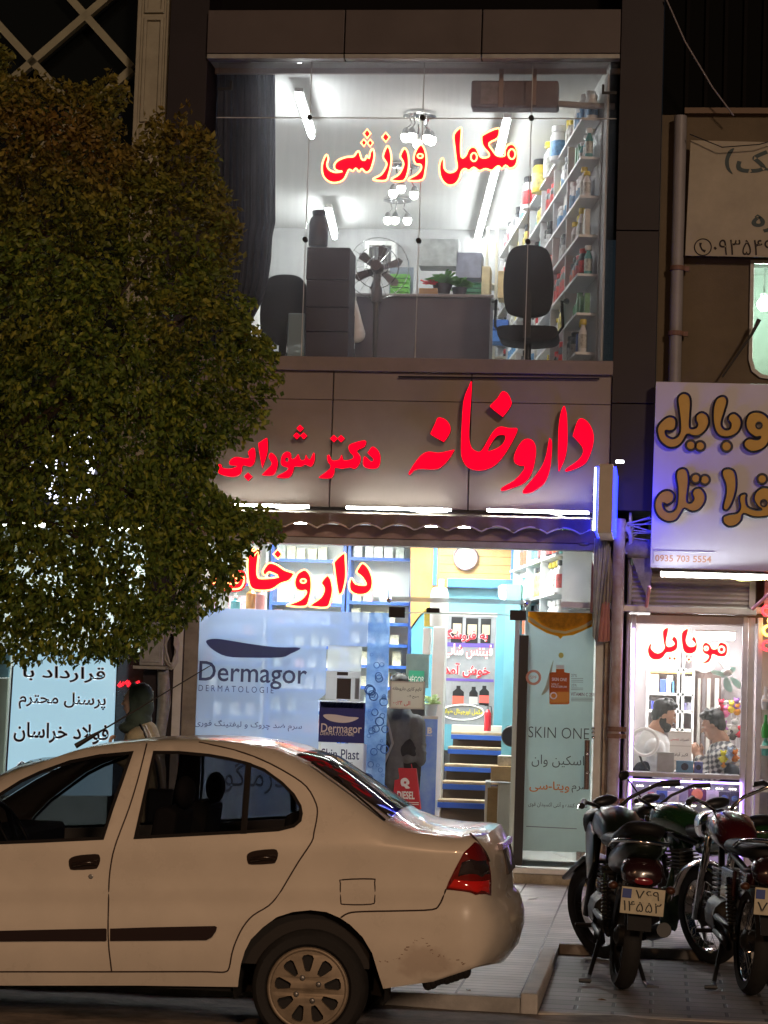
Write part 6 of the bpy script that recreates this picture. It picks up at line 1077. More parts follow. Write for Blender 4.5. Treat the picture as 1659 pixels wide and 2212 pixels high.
LK(ge.outputs['Random Per Island'], r1.inputs[0]); r2 = N('ShaderNodeValToRGB'); r2.color_ramp.elements[0].color = (.14, .085, .025, 1); r2.color_ramp.elements[1].color = (.3, .18, .04, 1); LK(ge.outputs['Random Per Island'], r2.inputs[0])
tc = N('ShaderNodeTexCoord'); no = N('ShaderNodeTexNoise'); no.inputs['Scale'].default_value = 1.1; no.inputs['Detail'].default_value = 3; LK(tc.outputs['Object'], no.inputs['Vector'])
sx = N('ShaderNodeSeparateXYZ'); LK(tc.outputs['Object'], sx.inputs[0]); a1 = N('ShaderNodeMath'); a1.operation = 'MULTIPLY_ADD'; a1.inputs[1].default_value = .28; a1.inputs[2].default_value = -1.15; LK(sx.outputs[2], a1.inputs[0])  # autumn brown rises with height, painting the lamp's tint into upper leaves
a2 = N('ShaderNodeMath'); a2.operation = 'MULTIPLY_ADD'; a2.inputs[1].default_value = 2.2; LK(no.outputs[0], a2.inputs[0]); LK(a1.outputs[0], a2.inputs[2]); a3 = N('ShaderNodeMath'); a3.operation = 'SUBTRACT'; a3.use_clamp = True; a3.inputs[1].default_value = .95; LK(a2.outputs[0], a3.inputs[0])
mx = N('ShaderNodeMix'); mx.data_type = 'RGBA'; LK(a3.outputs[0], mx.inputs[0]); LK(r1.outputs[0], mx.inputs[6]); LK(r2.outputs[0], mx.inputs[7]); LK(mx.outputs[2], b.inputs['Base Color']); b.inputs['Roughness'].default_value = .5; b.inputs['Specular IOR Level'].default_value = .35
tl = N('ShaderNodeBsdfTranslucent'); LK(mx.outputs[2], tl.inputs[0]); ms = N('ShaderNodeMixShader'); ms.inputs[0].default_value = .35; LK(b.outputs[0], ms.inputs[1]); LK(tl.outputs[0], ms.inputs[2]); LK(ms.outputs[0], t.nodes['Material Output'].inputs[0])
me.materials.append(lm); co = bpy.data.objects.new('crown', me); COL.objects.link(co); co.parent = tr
bark = M('bark', (.09, .065, .045), .9, 0, .4, 12, bump=.8, bs=30); top = P(-60, 560, TY)
g = G(); base = Vector((tx, TY, pz(TY))); fork = Vector((tx+.05, TY, 2.3)); g.tube([base-Vector((0, 0, .1)), base+Vector((.02, .01, .5)), base+Vector((-.03, .02, 1.3)), fork, fork+Vector((.08, 0, .8)), top], [.17, .13, .115, .105, .07, .02], 10)
random.seed(23)
for a, b_ in (((60, 1000)), ) if 0 else (): pass
for x, y, s_ in ((330, 1120, .04), (430, 900, .045), (470, 640, .04), (380, 480, .035), (150, 420, .04), (60, 300, .03), (-200, 300, .04), (-380, 520, .045), (-420, 900, .05), (300, 760, .04), (200, 1180, .04), (80, 1250, .04), (450, 1150, .03)):
    e = P(x, y, TY+random.uniform(-.35, .35)); s0 = fork.lerp(top, random.uniform(0, .6)); mid = s0.lerp(e, .5)+Vector((random.uniform(-.1, .1), random.uniform(-.1, .1), random.uniform(.05, .2))); g.tube([s0, mid, e], [s_, s_*.6, s_*.18], 6)
    for _ in range(4): q_ = mid.lerp(e, random.uniform(.1, .9)); f_ = q_+Vector((random.uniform(-.3, .3), random.uniform(-.3, .3), random.uniform(-.15, .3))); g.tube([q_, f_], [s_*.35, .004], 4)
g.build('trunk', bark, tr, smooth=True)
# ================================================================ white car
c5 = crop(0, 2850, 1.2762); c6 = crop(800, 3000, 1.2762); c7 = crop(0, 3200, 1.659); CY0, CW = 11.3, 1.62; CYM = CY0+CW/2
ot = [(-215, 2129), (-216, 2112), (-222, 2072), (-240, 2030), (-270, 1995), (-320, 1972), (-374, 1966), (-428, 1972), (-478, 1995), (-508, 2030), (-526, 2072), (-532, 2112), (-534, 2130), (-590, 2118), (-632, 2080), (-652, 2020), (-650, 1960), (-632, 1915), (-600, 1885), (-520, 1858), (-400, 1832), (-280, 1808), (-185, 1782), (-150, 1762), (-100, 1733), (-50, 1705)] + \
 [(0, 1681), (34, 1667), (86, 1648), (150, 1626), (193, 1615), (241, 1609), (301, 1603), (365, 1600), (430, 1600), (494, 1603), (559, 1611), (600, 1620), (632, 1634), (673, 1660), (714, 1690), (766, 1727), (800, 1752), (832, 1776), (850, 1788), (903, 1799), (950, 1806), (990, 1809), (1018, 1808), (1034, 1818), (1048, 1840), (1056, 1862), (1060, 1887), (1062, 1934), (1068, 1955), (1084, 1970), (1090, 1995), (1090, 2020), (1080, 2052), (1062, 2078), (1017, 2093), (933, 2121), (880, 2128), (828, 2136)] + \
 [(817, 2102), (804, 2059), (783, 2024), (757, 1998), (735, 1983), (705, 1970), (671, 1966), (632, 1970), (598, 1981), (568, 2003), (542, 2029), (529, 2054), (520, 2084), (515, 2119), (514, 2132), (300, 2129), (40, 2129)]
IA = 12
IB = ot.index((828, 2136))
def seglen(a, b): return math.hypot(a[0]-b[0], a[1]-b[1])
toppts = ot[IA:ot.index((1017, 2093))]
def dtop(x, y):
    m = 1e9
    for a, b in zip(toppts, toppts[1:]):
        dx, dy = b[0]-a[0], b[1]-a[1]; t_ = max(0, min(1, ((x-a[0])*dx+(y-a[1])*dy)/(dx*dx+dy*dy))); m = min(m, math.hypot(a[0]+dx*t_-x, a[1]+dy*t_-y))
    return m
def cyd(x, y):                                       # depth of the car's near side behind its widest plane
    d = 0
    if y < 1830: d += .2*((1830-y)/230)**1.15
    if y > 2040: d += .05*((y-2040)/90)**1.6
    d += .008*math.cos((y-1950)/22) if 1930 < y < 1990 else 0
    if 1850 < y < 1925: d += .006*math.sin((y-1850)/75*math.pi)
    e = dtop(x, y)
    if e < 34: d += .075*(1-e/34)**2
    if x > 985: d += .16*((x-985)/105)**2.2
    if x < -520: d += .25*((-520-x)/130)**2
    return CY0+d
def CP(x, y, off=0.0): return P(x, y, cyd(x, y)-off)
fwin = [(-128, 1826), (-110, 1795), (-60, 1752), (0, 1712), (43, 1685), (86, 1665), (150, 1642), (215, 1629), (289, 1622), (269, 1680), (246, 1745), (224, 1814), (100, 1820), (0, 1824)]
rwin = c5([(770, 135), (900, 136), (1050, 150), (1150, 168), (1240, 190), (1330, 225), (1420, 290), (1480, 350), (1515, 410), (1522, 450), (1515, 490), (1480, 520), (1400, 540), (1210, 552), (940, 566), (670, 580), (700, 445), (735, 290)])
def pip(x, y, poly):
    c = False; j = len(poly)-1
    for i in range(len(poly)):
        a, b = poly[i], poly[j]
        if (a[1] > y) != (b[1] > y) and x < (b[0]-a[0])*(y-a[1])/(b[1]-a[1])+a[0]: c = not c
        j = i
    return c
def cdt(outer, holes, step):
    pts = []; ed = []
    for l in [outer, *holes]:
        k = len(pts); pts += [Vector(p) for p in l]; n = len(l); ed += [(k+i, k+(i+1) % n) for i in range(n)]
    nb_ = len(pts); xs = [p[0] for p in outer]; ys = [p[1] for p in outer]; y = min(ys)+step*.5
    bp_ = [(p.x, p.y) for p in pts]
    while y < max(ys):
        x = min(xs)+step*.5
        while x < max(xs):
            if pip(x, y, outer) and not any(pip(x, y, h) for h in holes) and all((a-x)**2+(b-y)**2 > (step*.45)**2 for a, b in bp_): pts.append(Vector((x, y)))
            x += step
        y += step
    r = geometry.delaunay_2d_cdt(pts, ed, [], 0, 1e-4); V2 = [(v.x, v.y) for v in r[0]]; fs = []
    for f in r[2]:
        cx_ = sum(V2[i][0] for i in f)/len(f); cy_ = sum(V2[i][1] for i in f)/len(f)
        if pip(cx_, cy_, outer) and not any(pip(cx_, cy_, h) for h in holes): fs.append(tuple(f))
    return V2, fs
V2, F2 = cdt(ot, [fwin, rwin], 14)
g = G(); near = [CP(*p) for p in V2]; g.add(near, F2); g.add([(p.x, 2*CYM-p.y, p.z) for p in near], [tuple(reversed(f)) for f in F2])
TS = [0, .04, .1, .2, .35, .5, .65, .8, .9, .96, 1]
def strip(i0, i1, ts, lift=0.0):
    gg = G(); m_ = i1-i0+1
    for i in range(i0, i1+1):
        a = CP(*ot[i]); p0, p1 = CP(*ot[max(0, i-1)]), CP(*ot[min(len(ot)-1, i+1)]); t_ = Vector((p1.x-p0.x, 0, p1.z-p0.z)).normalized(); n_ = Vector((-t_.z, 0, t_.x)); x, y = ot[i]
        c = .022 if y < 1660 else .06 if x < 860 and y < 1800 else .03 if x < 1030 and x > 0 else .07 if x > 0 else .09
        if x > 1040 and y < 2090: c = .06
        for s_ in ts: gg.v.append(Vector((a.x, a.y+(2*CYM-2*a.y)*s_, a.z))+n_*(c*math.sin(math.pi*s_)**.75+lift))
    k = len(ts)
    for i in range(m_-1):
        for j in range(k-1): gg.f.append((i*k+j, i*k+j+1, (i+1)*k+j+1, (i+1)*k+j))
    return gg
iw0, iw1 = ot.index((-150, 1762)), ot.index((86, 1648)); ir0, ir1 = ot.index((632, 1634)), ot.index((832, 1776))
for a, b in ((IA, iw0), (iw1, ir0), (ir1, IB)): s_ = strip(a, b, TS); g.add(s_.v, s_.f)
for a, b in ((iw0, iw1), (ir0, ir1)):
    for ts in ([0, .02, .04, .07], [.93, .96, .98, 1]): s_ = strip(a, b, ts); g.add(s_.v, s_.f)
car = thing('parked_car', 'dirty white saloon car parked at the kerb in front of the pharmacy', 'car', (P(450, 2130, CYM).x, CYM, -.2))
paint = M('dirty white car paint', (.62, .56, .48), .28, 0, .08, 2.5, coat=.6, spec=.45)
t = paint.node_tree; b = t.nodes['Principled BSDF']; old = b.inputs['Base Color'].links[0].from_socket; NN = t.nodes.new; tc = NN('ShaderNodeTexCoord'); sp = CP(*c6([(1120, 1010)])[0])-ORG[car.name]
mp = NN('ShaderNodeMapping'); mp.inputs['Location'].default_value = (-sp.x/.2, 0, -sp.z/.085); mp.inputs['Scale'].default_value = (1/.2, 0, 1/.085); t.links.new(tc.outputs['Object'], mp.inputs[0]); ln_ = NN('ShaderNodeVectorMath'); ln_.operation = 'LENGTH'; t.links.new(mp.outputs[0], ln_.inputs[0])
n_ = NN('ShaderNodeTexNoise'); n_.inputs['Scale'].default_value = 9; n_.inputs['Detail'].default_value = 8; t.links.new(tc.outputs['Object'], n_.inputs['Vector']); s1 = NN('ShaderNodeMath'); s1.operation = 'MULTIPLY_ADD'; s1.inputs[1].default_value = 2.4; t.links.new(n_.outputs[0], s1.inputs[0]); s2 = NN('ShaderNodeMath'); s2.operation = 'SUBTRACT'; s2.inputs[0].default_value = -.2; t.links.new(ln_.outputs['Value'], s2.inputs[1]); t.links.new(s2.outputs[0], s1.inputs[2])
mr_ = NN('ShaderNodeMapRange'); mr_.inputs[1].default_value = .15; mr_.inputs[2].default_value = .6; mr_.inputs[4].default_value = .28; t.links.new(s1.outputs[0], mr_.inputs[0]); mx_ = NN('ShaderNodeMix'); mx_.data_type = 'RGBA'; mx_.inputs[7].default_value = (.24, .14, .1, 1); t.links.new(mr_.outputs[0], mx_.inputs[0]); t.links.new(old, mx_.inputs[6]); t.links.new(mx_.outputs[2], b.inputs['Base Color'])
bd = g.build('body', paint, car, fix=False)
bm = bmesh.new(); bm.from_mesh(bd.data); bmesh.ops.remove_doubles(bm, verts=bm.verts, dist=.0006); bmesh.ops.recalc_face_normals(bm, faces=bm.faces); bm.to_mesh(bd.data); bm.free()
bd.data.polygons.foreach_set('use_smooth', [True]*len(bd.data.polygons)); bd.data.set_sharp_from_angle(angle=R(48))
tint = glass('car glass', (.34, .34, .35), .008, (.4, .4, .4), .7, False)
strip(ir0, ir1, TS[2:-2] if 0 else [.07, .15, .3, .5, .7, .85, .93], .003).build('rear_window', glass('rear glass', (.3, .28, .3), .1, (.5, .46, .48), .32, False), car, smooth=True); strip(iw0, iw1, [.07, .15, .3, .5, .7, .85, .93], .003).build('windscreen', tint, car, smooth=True)
def offset(poly, w):
    n = len(poly); A = sum(poly[i][0]*poly[(i+1) % n][1]-poly[(i+1) % n][0]*poly[i][1] for i in range(n)); r_ = []
    for i in range(n):
        a, b, c = Vector(poly[i-1]), Vector(poly[i]), Vector(poly[(i+1) % n]); d1, d2 = (b-a).normalized(), (c-b).normalized(); n1, n2 = Vector((-d1.y, d1.x)), Vector((-d2.y, d2.x)); nn = (n1+n2); nn = nn/max(.35, nn.length_squared/2) if nn.length else n1
        r_.append(tuple(b+nn*(w if A > 0 else -w)))
    return r_
trim = M('black window trim', (.012, .01, .01), .75, spec=.15)
def onside(poly, holes, off, step, both=True, thick=.006):
    v, f = cdt(poly, holes, step); gg = G(); q = [CP(x, y, off) for x, y in v]; gg.add(q, f); 
    return gg
def far(gg): h = G(); h.add([(v[0], 2*CYM-v[1], v[2]) for v in gg.v], [tuple(reversed(f)) for f in gg.f]); return h
for nm, w_ in (('front', fwin), ('rear', rwin)):
    inn = offset(w_, 7); a = onside(w_, [inn], .003, 16); t1 = a.build('window_trim', trim, car, smooth=True); far(a).build('window_trim', trim, car, smooth=True)
    a = onside(offset(w_, 5), [], -.004, 30); a.build('side_window', tint, car, smooth=True); far(a).build('side_window', tint, car, smooth=True)
qd = c5([(1233, 188), (1265, 198), (1240, 552), (1208, 553)]); a = onside(qd, [], .004, 20); a.build('window_divider', trim, car); far(a).build('window_divider', trim, car)
gap = M('panel gap', (.03, .014, .01), .7)
def line(pts, r_=.0042, nm='panel_gap', m=gap, k=3, closed=False): return G().tube([CP(*q, .0008) for q in smooth_loop(pts, k, closed)], r_, 5, closed).build(nm, m, bd)
line(c5([(738, 100), (720, 175), (690, 290), (650, 420), (605, 540), (580, 610), (562, 680), (549, 780)]) + c7([(709, 600), (706, 760), (711, 880), (720, 960), (729, 1035)]))
line(c5([(1000, 92), (1180, 132), (1320, 182), (1450, 250), (1540, 315), (1588, 400), (1594, 460), (1578, 545)]) + c6([(545, 402), (480, 500), (420, 600), (380, 665), (330, 722), (250, 772), (200, 830), (165, 900), (145, 960), (130, 1035), (110, 1055), (60, 1056)]) + c7([(1300, 1038), (700, 1039), (0, 1039), (-300, 1040)]))
line(c6([(692, 782), (730, 760), (800, 752), (1000, 748), (1150, 742), (1185, 720), (1205, 680), (1220, 640)])); line(c6([(700, 592), (850, 588), (862, 605), (862, 690), (845, 715), (710, 716), (692, 700), (690, 610)]), .0035, 'fuel_door', gap, 3, True)
line(c6([(1340, 358), (1375, 395), (1420, 455), (1440, 500)])); line(c6([(545, 2), (640, 68), (760, 158), (915, 292)]), .006, 'rear_window_seal', trim)
def sidepart(poly, nm, m, off=.01, par=car, step=18, smooth=30):
    v, f = cdt(poly, [], step); gg = G(); k = len(v); gg.add([CP(x, y, off) for x, y in v]+[CP(x, y, -.012) for x, y in v], list(f)); n_ = len(poly); gg.f += [(i, (i+1) % n_, (i+1) % n_+k, i+k) for i in range(n_)]; return gg.build(nm, m, par, smooth=smooth)
hb = M('black handle', (.02, .012, .01), .25)
for pts in ([(345, 690), (358, 672), (400, 660), (480, 654), (500, 662), (503, 690), (490, 722), (470, 730), (370, 735), (350, 725)], [(1240, 665), (1252, 648), (1290, 636), (1375, 629), (1394, 640), (1397, 662), (1385, 695), (1365, 703), (1265, 708), (1245, 698)]):
    h = sidepart(smooth_loop(c5(pts), 2), 'door_handle', hb, .004); q = c5(pts); x0, x1 = q[1][0]+3, q[6][0]-1; ym = (q[0][1]+q[8][1])/2
    G().tube([CP(x0, ym-1, .018), CP((x0+x1)/2, ym-6, .022), CP(x1, ym-7, .018)], .011, 8).build('grip', hb, h, smooth=True)
G().lathe([(.012, .01), (.012, -.004), (.008, -.006)], CP(*c5([(457, 767)])[0]), (0, 1, 0), 14).build('keyhole', steel, car)
rub = M('dark rub strip', (.022, .012, .012), .75, spec=.2); sidepart(c7([(-500, 790), (0, 771), (400, 762), (690, 756), (697, 762), (697, 832), (690, 838), (400, 838), (0, 841), (-500, 850)]), 'rub_strip', rub, .012); sidepart(c7([(719, 757), (1000, 748), (1405, 740), (1417, 748), (1410, 775), (1385, 812), (1350, 832), (1000, 835), (719, 837)]), 'rub_strip', rub, .012)
tlo = [(1365, 402), (1310, 455), (1270, 530), (1235, 600), (1220, 640), (1340, 655), (1370, 668), (1448, 672), (1449, 600), (1445, 550), (1436, 500), (1412, 445), (1388, 408)]
tl_ = sidepart(c6(tlo), 'taillight', M('dark red lens', (.16, .008, .006), .1, coat=1, spec=.8), .008, car, 9, True); sidepart(c6([(1300, 505), (1345, 488), (1430, 490), (1443, 560), (1400, 578), (1280, 575)]), 'smoked_band', M('smoked lens', (.03, .02, .022), .1, coat=1), .011, tl_, 9, True); sidepart(c6([(1262, 590), (1440, 592), (1440, 660), (1372, 656), (1340, 645), (1232, 632)]), 'red_reflector', M('bright red lens', (.5, .012, .008), .12, coat=1, emit=.05), .011, tl_, 9, True)  # slight emission in the reflector stands in for its shine
random.seed(4); g = G(); sc_ = c6([(880, 1005), (930, 1000), (985, 985), (1020, 940), (1060, 905), (1095, 888), (1125, 905), (1150, 950), (1185, 975), (1230, 985), (1290, 1000), (1330, 1030)])
for a, b in zip(sc_, sc_[1:]): 
    for _ in range(3): u = random.random(); x, y = a[0]+(b[0]-a[0])*u+random.uniform(-2, 2), a[1]+(b[1]-a[1])*u+random.uniform(-2.5, 2.5); g.tube([CP(x-random.uniform(.5, 4), y+random.uniform(-1.2, 1.2), -.001), CP(x+random.uniform(.5, 4), y+random.uniform(-1.2, 1.2), -.001)], random.uniform(.001, .0026), 5)
g.build('bumper_scrape', M('scraped paint', (.22, .14, .1), .9), bd)
# rear face: plate recess, trim bar
def rearpt(y, s_, out_=.0):
    i = min(range(ot.index((1018, 1808)), ot.index((1017, 2093))), key=lambda i: abs(ot[i][1]-y)); a = CP(*ot[i]); return Vector((a.x+.075*math.sin(math.pi*s_)**.75+out_, a.y+(2*CYM-2*a.y)*s_, P(1060, y, CY0).z))
G().hexa([rearpt(1905, .3, -.03), rearpt(1905, .3, .003), rearpt(1905, .7, .003), rearpt(1905, .7, -.03), rearpt(1850, .3, -.03), rearpt(1850, .3, .003), rearpt(1850, .7, .003), rearpt(1850, .7, -.03)]).build('plate_recess', M('dark recess', (.05, .035, .03), .6), car); G().hexa([rearpt(1848, .22, -.03), rearpt(1848, .22, .016), rearpt(1848, .78, .016), rearpt(1848, .78, -.03), rearpt(1834, .22, -.03), rearpt(1834, .22, .012), rearpt(1834, .78, .012), rearpt(1834, .78, -.03)]).build('boot_bar', M('chrome boot bar', (.6, .5, .55), .2, .8), car, bevel=.004)
v = [CP(*p) for p in c6(tlo)]; G().add([(p.x+.0, 2*CYM-p.y+.008, p.z) for p in v], [tuple(range(len(v)))]).build('taillight', MATS['dark red lens'], car)
# wheels
wc0 = P(665, 2136, CY0+.03); rt = .284
def wheel(c, side):
    s_ = -1 if side == 'near' else 1; ax = (0, s_, 0)
    w_ = G().lathe([(.2, -.02), (.215, .0), (.255, .006), (.276, -.012), (rt, -.04), (rt, -.13), (.27, -.165), (.2, -.17)], c, ax, 48).build('tyre', rubber, car, smooth=40)
    cap = G(); n = 9; outer = [(.182*math.cos(2*math.pi*i/54), .182*math.sin(2*math.pi*i/54)) for i in range(54)]; hs = []
    for k in range(n): q_ = 2*math.pi*k/n+.2; hs.append([(r_*math.cos(q_+e), r_*math.sin(q_+e)) for r_, e in ((.085, -.12), (.1, -.17), (.15, -.2), (.163, -.14), (.166, 0), (.163, .14), (.15, .2), (.1, .17), (.085, .12))])
    pts, tri_ = tess(outer, hs); dome = lambda a, b: .012*(1-((a*a+b*b)/.0333))
    m_ = len(pts); cap.add([(c.x+a, c.y+s_*(dome(a, b)+.004), c.z+b) for a, b in pts]+[(c.x+a, c.y+s_*(dome(a, b)-.02), c.z+b) for a, b in pts], [tuple(f) for f in tri_]); k0 = 0
    for l in [outer, *hs]: cap.f += [(k0+i, k0+(i+1) % len(l), k0+(i+1) % len(l)+m_, k0+i+m_) for i in range(len(l))]; k0 += len(l)
    hc = cap.build('hubcap', M('dull silver hubcap', (.28, .225, .165), .5, .4, .25, 12), w_, smooth=35); G().lathe([(.2, .0), (.203, .006), (.19, .012), (.183, .004)], c, ax, 48, False).build('rim_edge', MATS['dull silver hubcap'], w_, smooth=True)
    G().lathe([(.195, -.05), (.19, -.035), (.05, -.03)], c, ax, 30).build('brake_disc', M('dark wheel inside', (.02, .018, .017), .7), w_)
    for k in range(4): q_ = math.pi/2*k+.45; G().ell(c+Vector((.06*math.cos(q_), s_*.016, .06*math.sin(q_))), (.014, .01, .014), 10, 6).build('wheel_bolt', steel, w_, smooth=True)
fc_ = P(-374, 2136, CY0+.03)
for c in (wc0, fc_): wheel(c, 'near'); wheel(Vector((c.x, 2*CYM-c.y, c.z)), 'far')
wellm = M('wheel well', (.012, .01, .009), .9)
for c in (wc0, fc_):
    for yy_ in (c.y+.02, 2*CYM-c.y-.32):
        g = G(); n = 20
        for i in range(n+1): q_ = math.pi*(-.06+1.12*i/n); x, z = c.x+.375*math.cos(q_), c.z+.375*math.sin(q_); g.v += [(x, yy_, z), (x, yy_+.3, z)]
        g.f = [(2*i, 2*i+1, 2*i+3, 2*i+2) for i in range(n)]; k = len(g.v); yb_ = yy_+.3 if yy_ < CYM else yy_; g.v.append((c.x, yb_, c.z)); off_ = 1 if yy_ < CYM else 0; g.f += [(k, 2*i+off_, 2*i+2+off_) for i in range(n)]; g.build('wheel_well', wellm, car, fix=False)
zb = wc0.z-.02; g = G(); xa, xb2 = P(-540, 2100, CY0).x, P(1060, 2080, CY0).x
G().box(fc_.x+.38, wc0.x-.38, CY0+.1, 2*CYM-CY0-.1, zb-.02, zb+.06).build('underbody', wellm, car); G().box(wc0.x+.36, xb2-.4, CY0+.2, 2*CYM-CY0-.2, zb+.06, zb+.2).build('underbody', wellm, car); G().tube([(wc0.x+.45, CYM+.3, zb+.02), (xb2-.3, CYM+.3, zb+.08)], .03, 10).build('exhaust', M('rusty pipe', (.1, .06, .04), .8), car)
g = G(); random.seed(2)
for k in range(9): p = P(925+k*10, 2122-k*3, CY0+.12); g.ell(p, (.03, .05, .03+.01*random.random()), 8, 6)
g.build('bumper_stay', wellm, car, smooth=True)
# interior
im = M('dark interior', (.02, .017, .016), .8); zbl = CP(300, 1830).z
G().box(CP(-120, 1850).x, CP(800, 1850).x, CY0+.1, 2*CYM-CY0-.1, zb+.12, zbl-.12).build('cabin_tub', im, car)
seatm = M('dark grey seat', (.06, .055, .055), .85)
for x, yy_ in ((372, CY0+.38), (372, CY0+1.2), (640, CY0+.4), (640, CY0+1.15)):
    b = P(x, 1790, CYM).x; st = G().prism([(b-.02, zbl-.3), (b+.1, zbl-.3), (b+.16, zbl+.17), (b+.1, zbl+.2), (b+.04, zbl+.18)], yy_-.22, yy_+.22).build('seat', seatm, car, bevel=.03); G().ell((b+.15, yy_, zbl+.26), (.05, .13, .085), 14, 10).build('headrest', seatm, st, smooth=True)
sw_ = P(30, 1800, CY0+.4); g = G(); nrm = Vector((.8, 0, .5)).normalized(); a = nrm.orthogonal().normalized(); b = nrm.cross(a); g.tube([sw_+a*.18*math.cos(q_*.2618)+b*.18*math.sin(q_*.2618) for q_ in range(24)], .014, 8, True); g.tube([sw_-a*.17, sw_+a*.17], .015, 6); g.build('steering_wheel', blackp, car, smooth=True); G().box(CP(-140, 1850).x, CP(-20, 1850).x, CY0+.15, 2*CYM-CY0-.15, zbl-.13, zbl+.03).build('dashboard', im, car, bevel=.03)
a, b = P(163, 1612, CYM-.45), P(456, 1437, CYM-.2); G().tube([a, a.lerp(b, .12), a.lerp(b, .2), b], [.014, .011, .0045, .0025], 8).build('antenna', blackm, car)
# ================================================================ motorcycles
def loft(secs, n=14, p=2.4):                        # sections along x: (x, z, half width, half height)
    g = G(); m = len(secs)
    for x, z, hw, hh in secs:
        for k in range(n):
            q = 2*math.pi*k/n; c, s = math.cos(q), math.sin(q); g.v.append((x, math.copysign(abs(c)**(2/p), c)*hw, z+math.copysign(abs(s)**(2/p), s)*hh))
    for i in range(m-1):
        for k in range(n): g.f.append((i*n+k, i*n+(k+1) % n, (i+1)*n+(k+1) % n, (i+1)*n+k))
    g.f += [tuple(range(n-1, -1, -1)), tuple((m-1)*n+k for k in range(n))]; return g
def motorcycle(rear, front, label, tankm, style, lean=0.0, steer=0.5, plate=None, grp=None, seatm=None, scale=1.0, mirrors=()):
    r0, f0 = Vector(rear), Vector(front); d = f0-r0; h = math.atan2(d.y, d.x); WB = 1.27; pit = math.atan2(d.z, math.hypot(d.x, d.y))
    MT = Matrix.Translation(r0) @ Matrix.Rotation(h, 4, 'Z') @ Matrix.Rotation(-pit, 4, 'Y') @ Matrix.Rotation(lean, 4, 'X') @ Matrix.Scale(scale, 4)
    head = Vector((WB-.23, 0, .86)); axis = Vector((-.42, 0, .9)).normalized(); MS = Matrix.Translation(head) @ Matrix.Rotation(steer, 4, axis) @ Matrix.Translation(-head)
    t = thing('motorcycle', label, 'motorcycle', r0, grp)
    def B(g, name, m, par=None, st=False, **kw):
        mm = MT @ MS if st else MT; g.v = [tuple(mm @ Vector(v)) for v in g.v]; return g.build(name, m, par or t, **kw)
    blk, gry, chr_ = M('black enamel', (.012, .012, .013), .45, coat=.1, spec=.3), M('engine grey', (.05, .05, .05), .5, .5, .3, 20), chrome
    Rr = .3; spoke = style == 'classic'
    def wheel(c, w, nm, st):
        ty = B(G().lathe([(Rr-.075, -w*.42), (Rr-.03, -w*.5), (Rr-.008, -w*.3), (Rr, 0), (Rr-.008, w*.3), (Rr-.03, w*.5), (Rr-.075, w*.42)], c, (0, 1, 0), 40, False), nm, rubber, st=st, smooth=50)
        g = G(); g.lathe([(Rr-.06, -w*.4), (Rr-.085, -w*.3), (Rr-.085, w*.3), (Rr-.06, w*.4)], c, (0, 1, 0), 40, False); B(g, 'rim', chr_ if spoke else blk, ty, st, smooth=50)
        g = G(); g.lathe([(.03, -.07), (.06, -.05), (.06, .05), (.03, .07)], c, (0, 1, 0), 18); B(g, 'hub', gry, ty, st, smooth=40)
        g = G(); C_v = Vector(c)
        if spoke:
            for k in range(28): q = 2*math.pi*k/28; q2 = q+(.5 if k % 2 else -.5); s_ = .04 if k % 4 < 2 else -.04; g.tube([C_v+Vector((.055*math.cos(q2), s_, .055*math.sin(q2))), C_v+Vector(((Rr-.08)*math.cos(q), 0, (Rr-.08)*math.sin(q)))], .0022, 4)
        else:
            for k in range(5):
                for e in (-.12, .12): q = 2*math.pi*k/5; g.tube([C_v+Vector((.05*math.cos(q+e*2), 0, .05*math.sin(q+e*2))), C_v+Vector(((Rr-.08)*math.cos(q+e), 0, (Rr-.08)*math.sin(q+e)))], .014, 6)
        B(g, 'spokes', chr_ if spoke else blk, ty, st)
        if not spoke and st:
            g = G(); g.lathe([(.12, .05), (.07, .05)], c, (0, 1, 0), 30, False); B(g, 'brake_disc', chr_, ty, st)
    wheel((0, 0, Rr), .1, 'rear_wheel', False); wheel((WB, 0, Rr), .085, 'front_wheel', True)
    for s_ in (-1, 1):
        B(G().tube([(WB, s_*.1, Rr), (WB-.12, s_*.1, Rr+.28), head+Vector((-.03, s_*.1, .02))], [.028, .026, .02], 10), 'fork_leg', chr_ if spoke else blk, st=True, smooth=True)
        B(G().tube([(0, s_*.1, Rr), (.25, s_*.09, Rr+.02), (.48, s_*.07, Rr+.06)], [.018, .022, .025], 8), 'swingarm', blk, smooth=True)
        B(G().tube([(.02, s_*.115, Rr+.03), (.2, s_*.12, .62)], .014, 6), 'shock_absorber', chr_)
        g = G()
        for k in range(11): u = k/10; c = Vector((.05+.13*u, s_*.116, Rr+.08+.2*u)); g.tube([c+Vector((.026*math.cos(a), .026*math.sin(a), 0)) for a in (0, 1.05, 2.1, 3.14, 4.2, 5.24)], .006, 4, True)
        B(g, 'shock_spring', gry)
    g = G(); g.tube([head, (.75, 0, .74), (.3, 0, .66), (-.12, 0, .7)], .02, 8); g.tube([head, (.9, 0, .4), (.55, 0, .26), (.45, 0, .6)], .02, 8); B(g, 'frame', blk, smooth=True)
    e = B(loft([(.42, .36, .1, .07), (.46, .37, .14, .11), (.7, .38, .14, .12), (.78, .38, .09, .08)]), 'engine', gry, smooth=40)
    g = G()
    for k in range(6): z = .48+k*.028; g.box(.6, .78, -.09, .09, z, z+.012)
    g.box(.63, .75, -.06, .06, .46, .64); B(g, 'cylinder', gry, e)
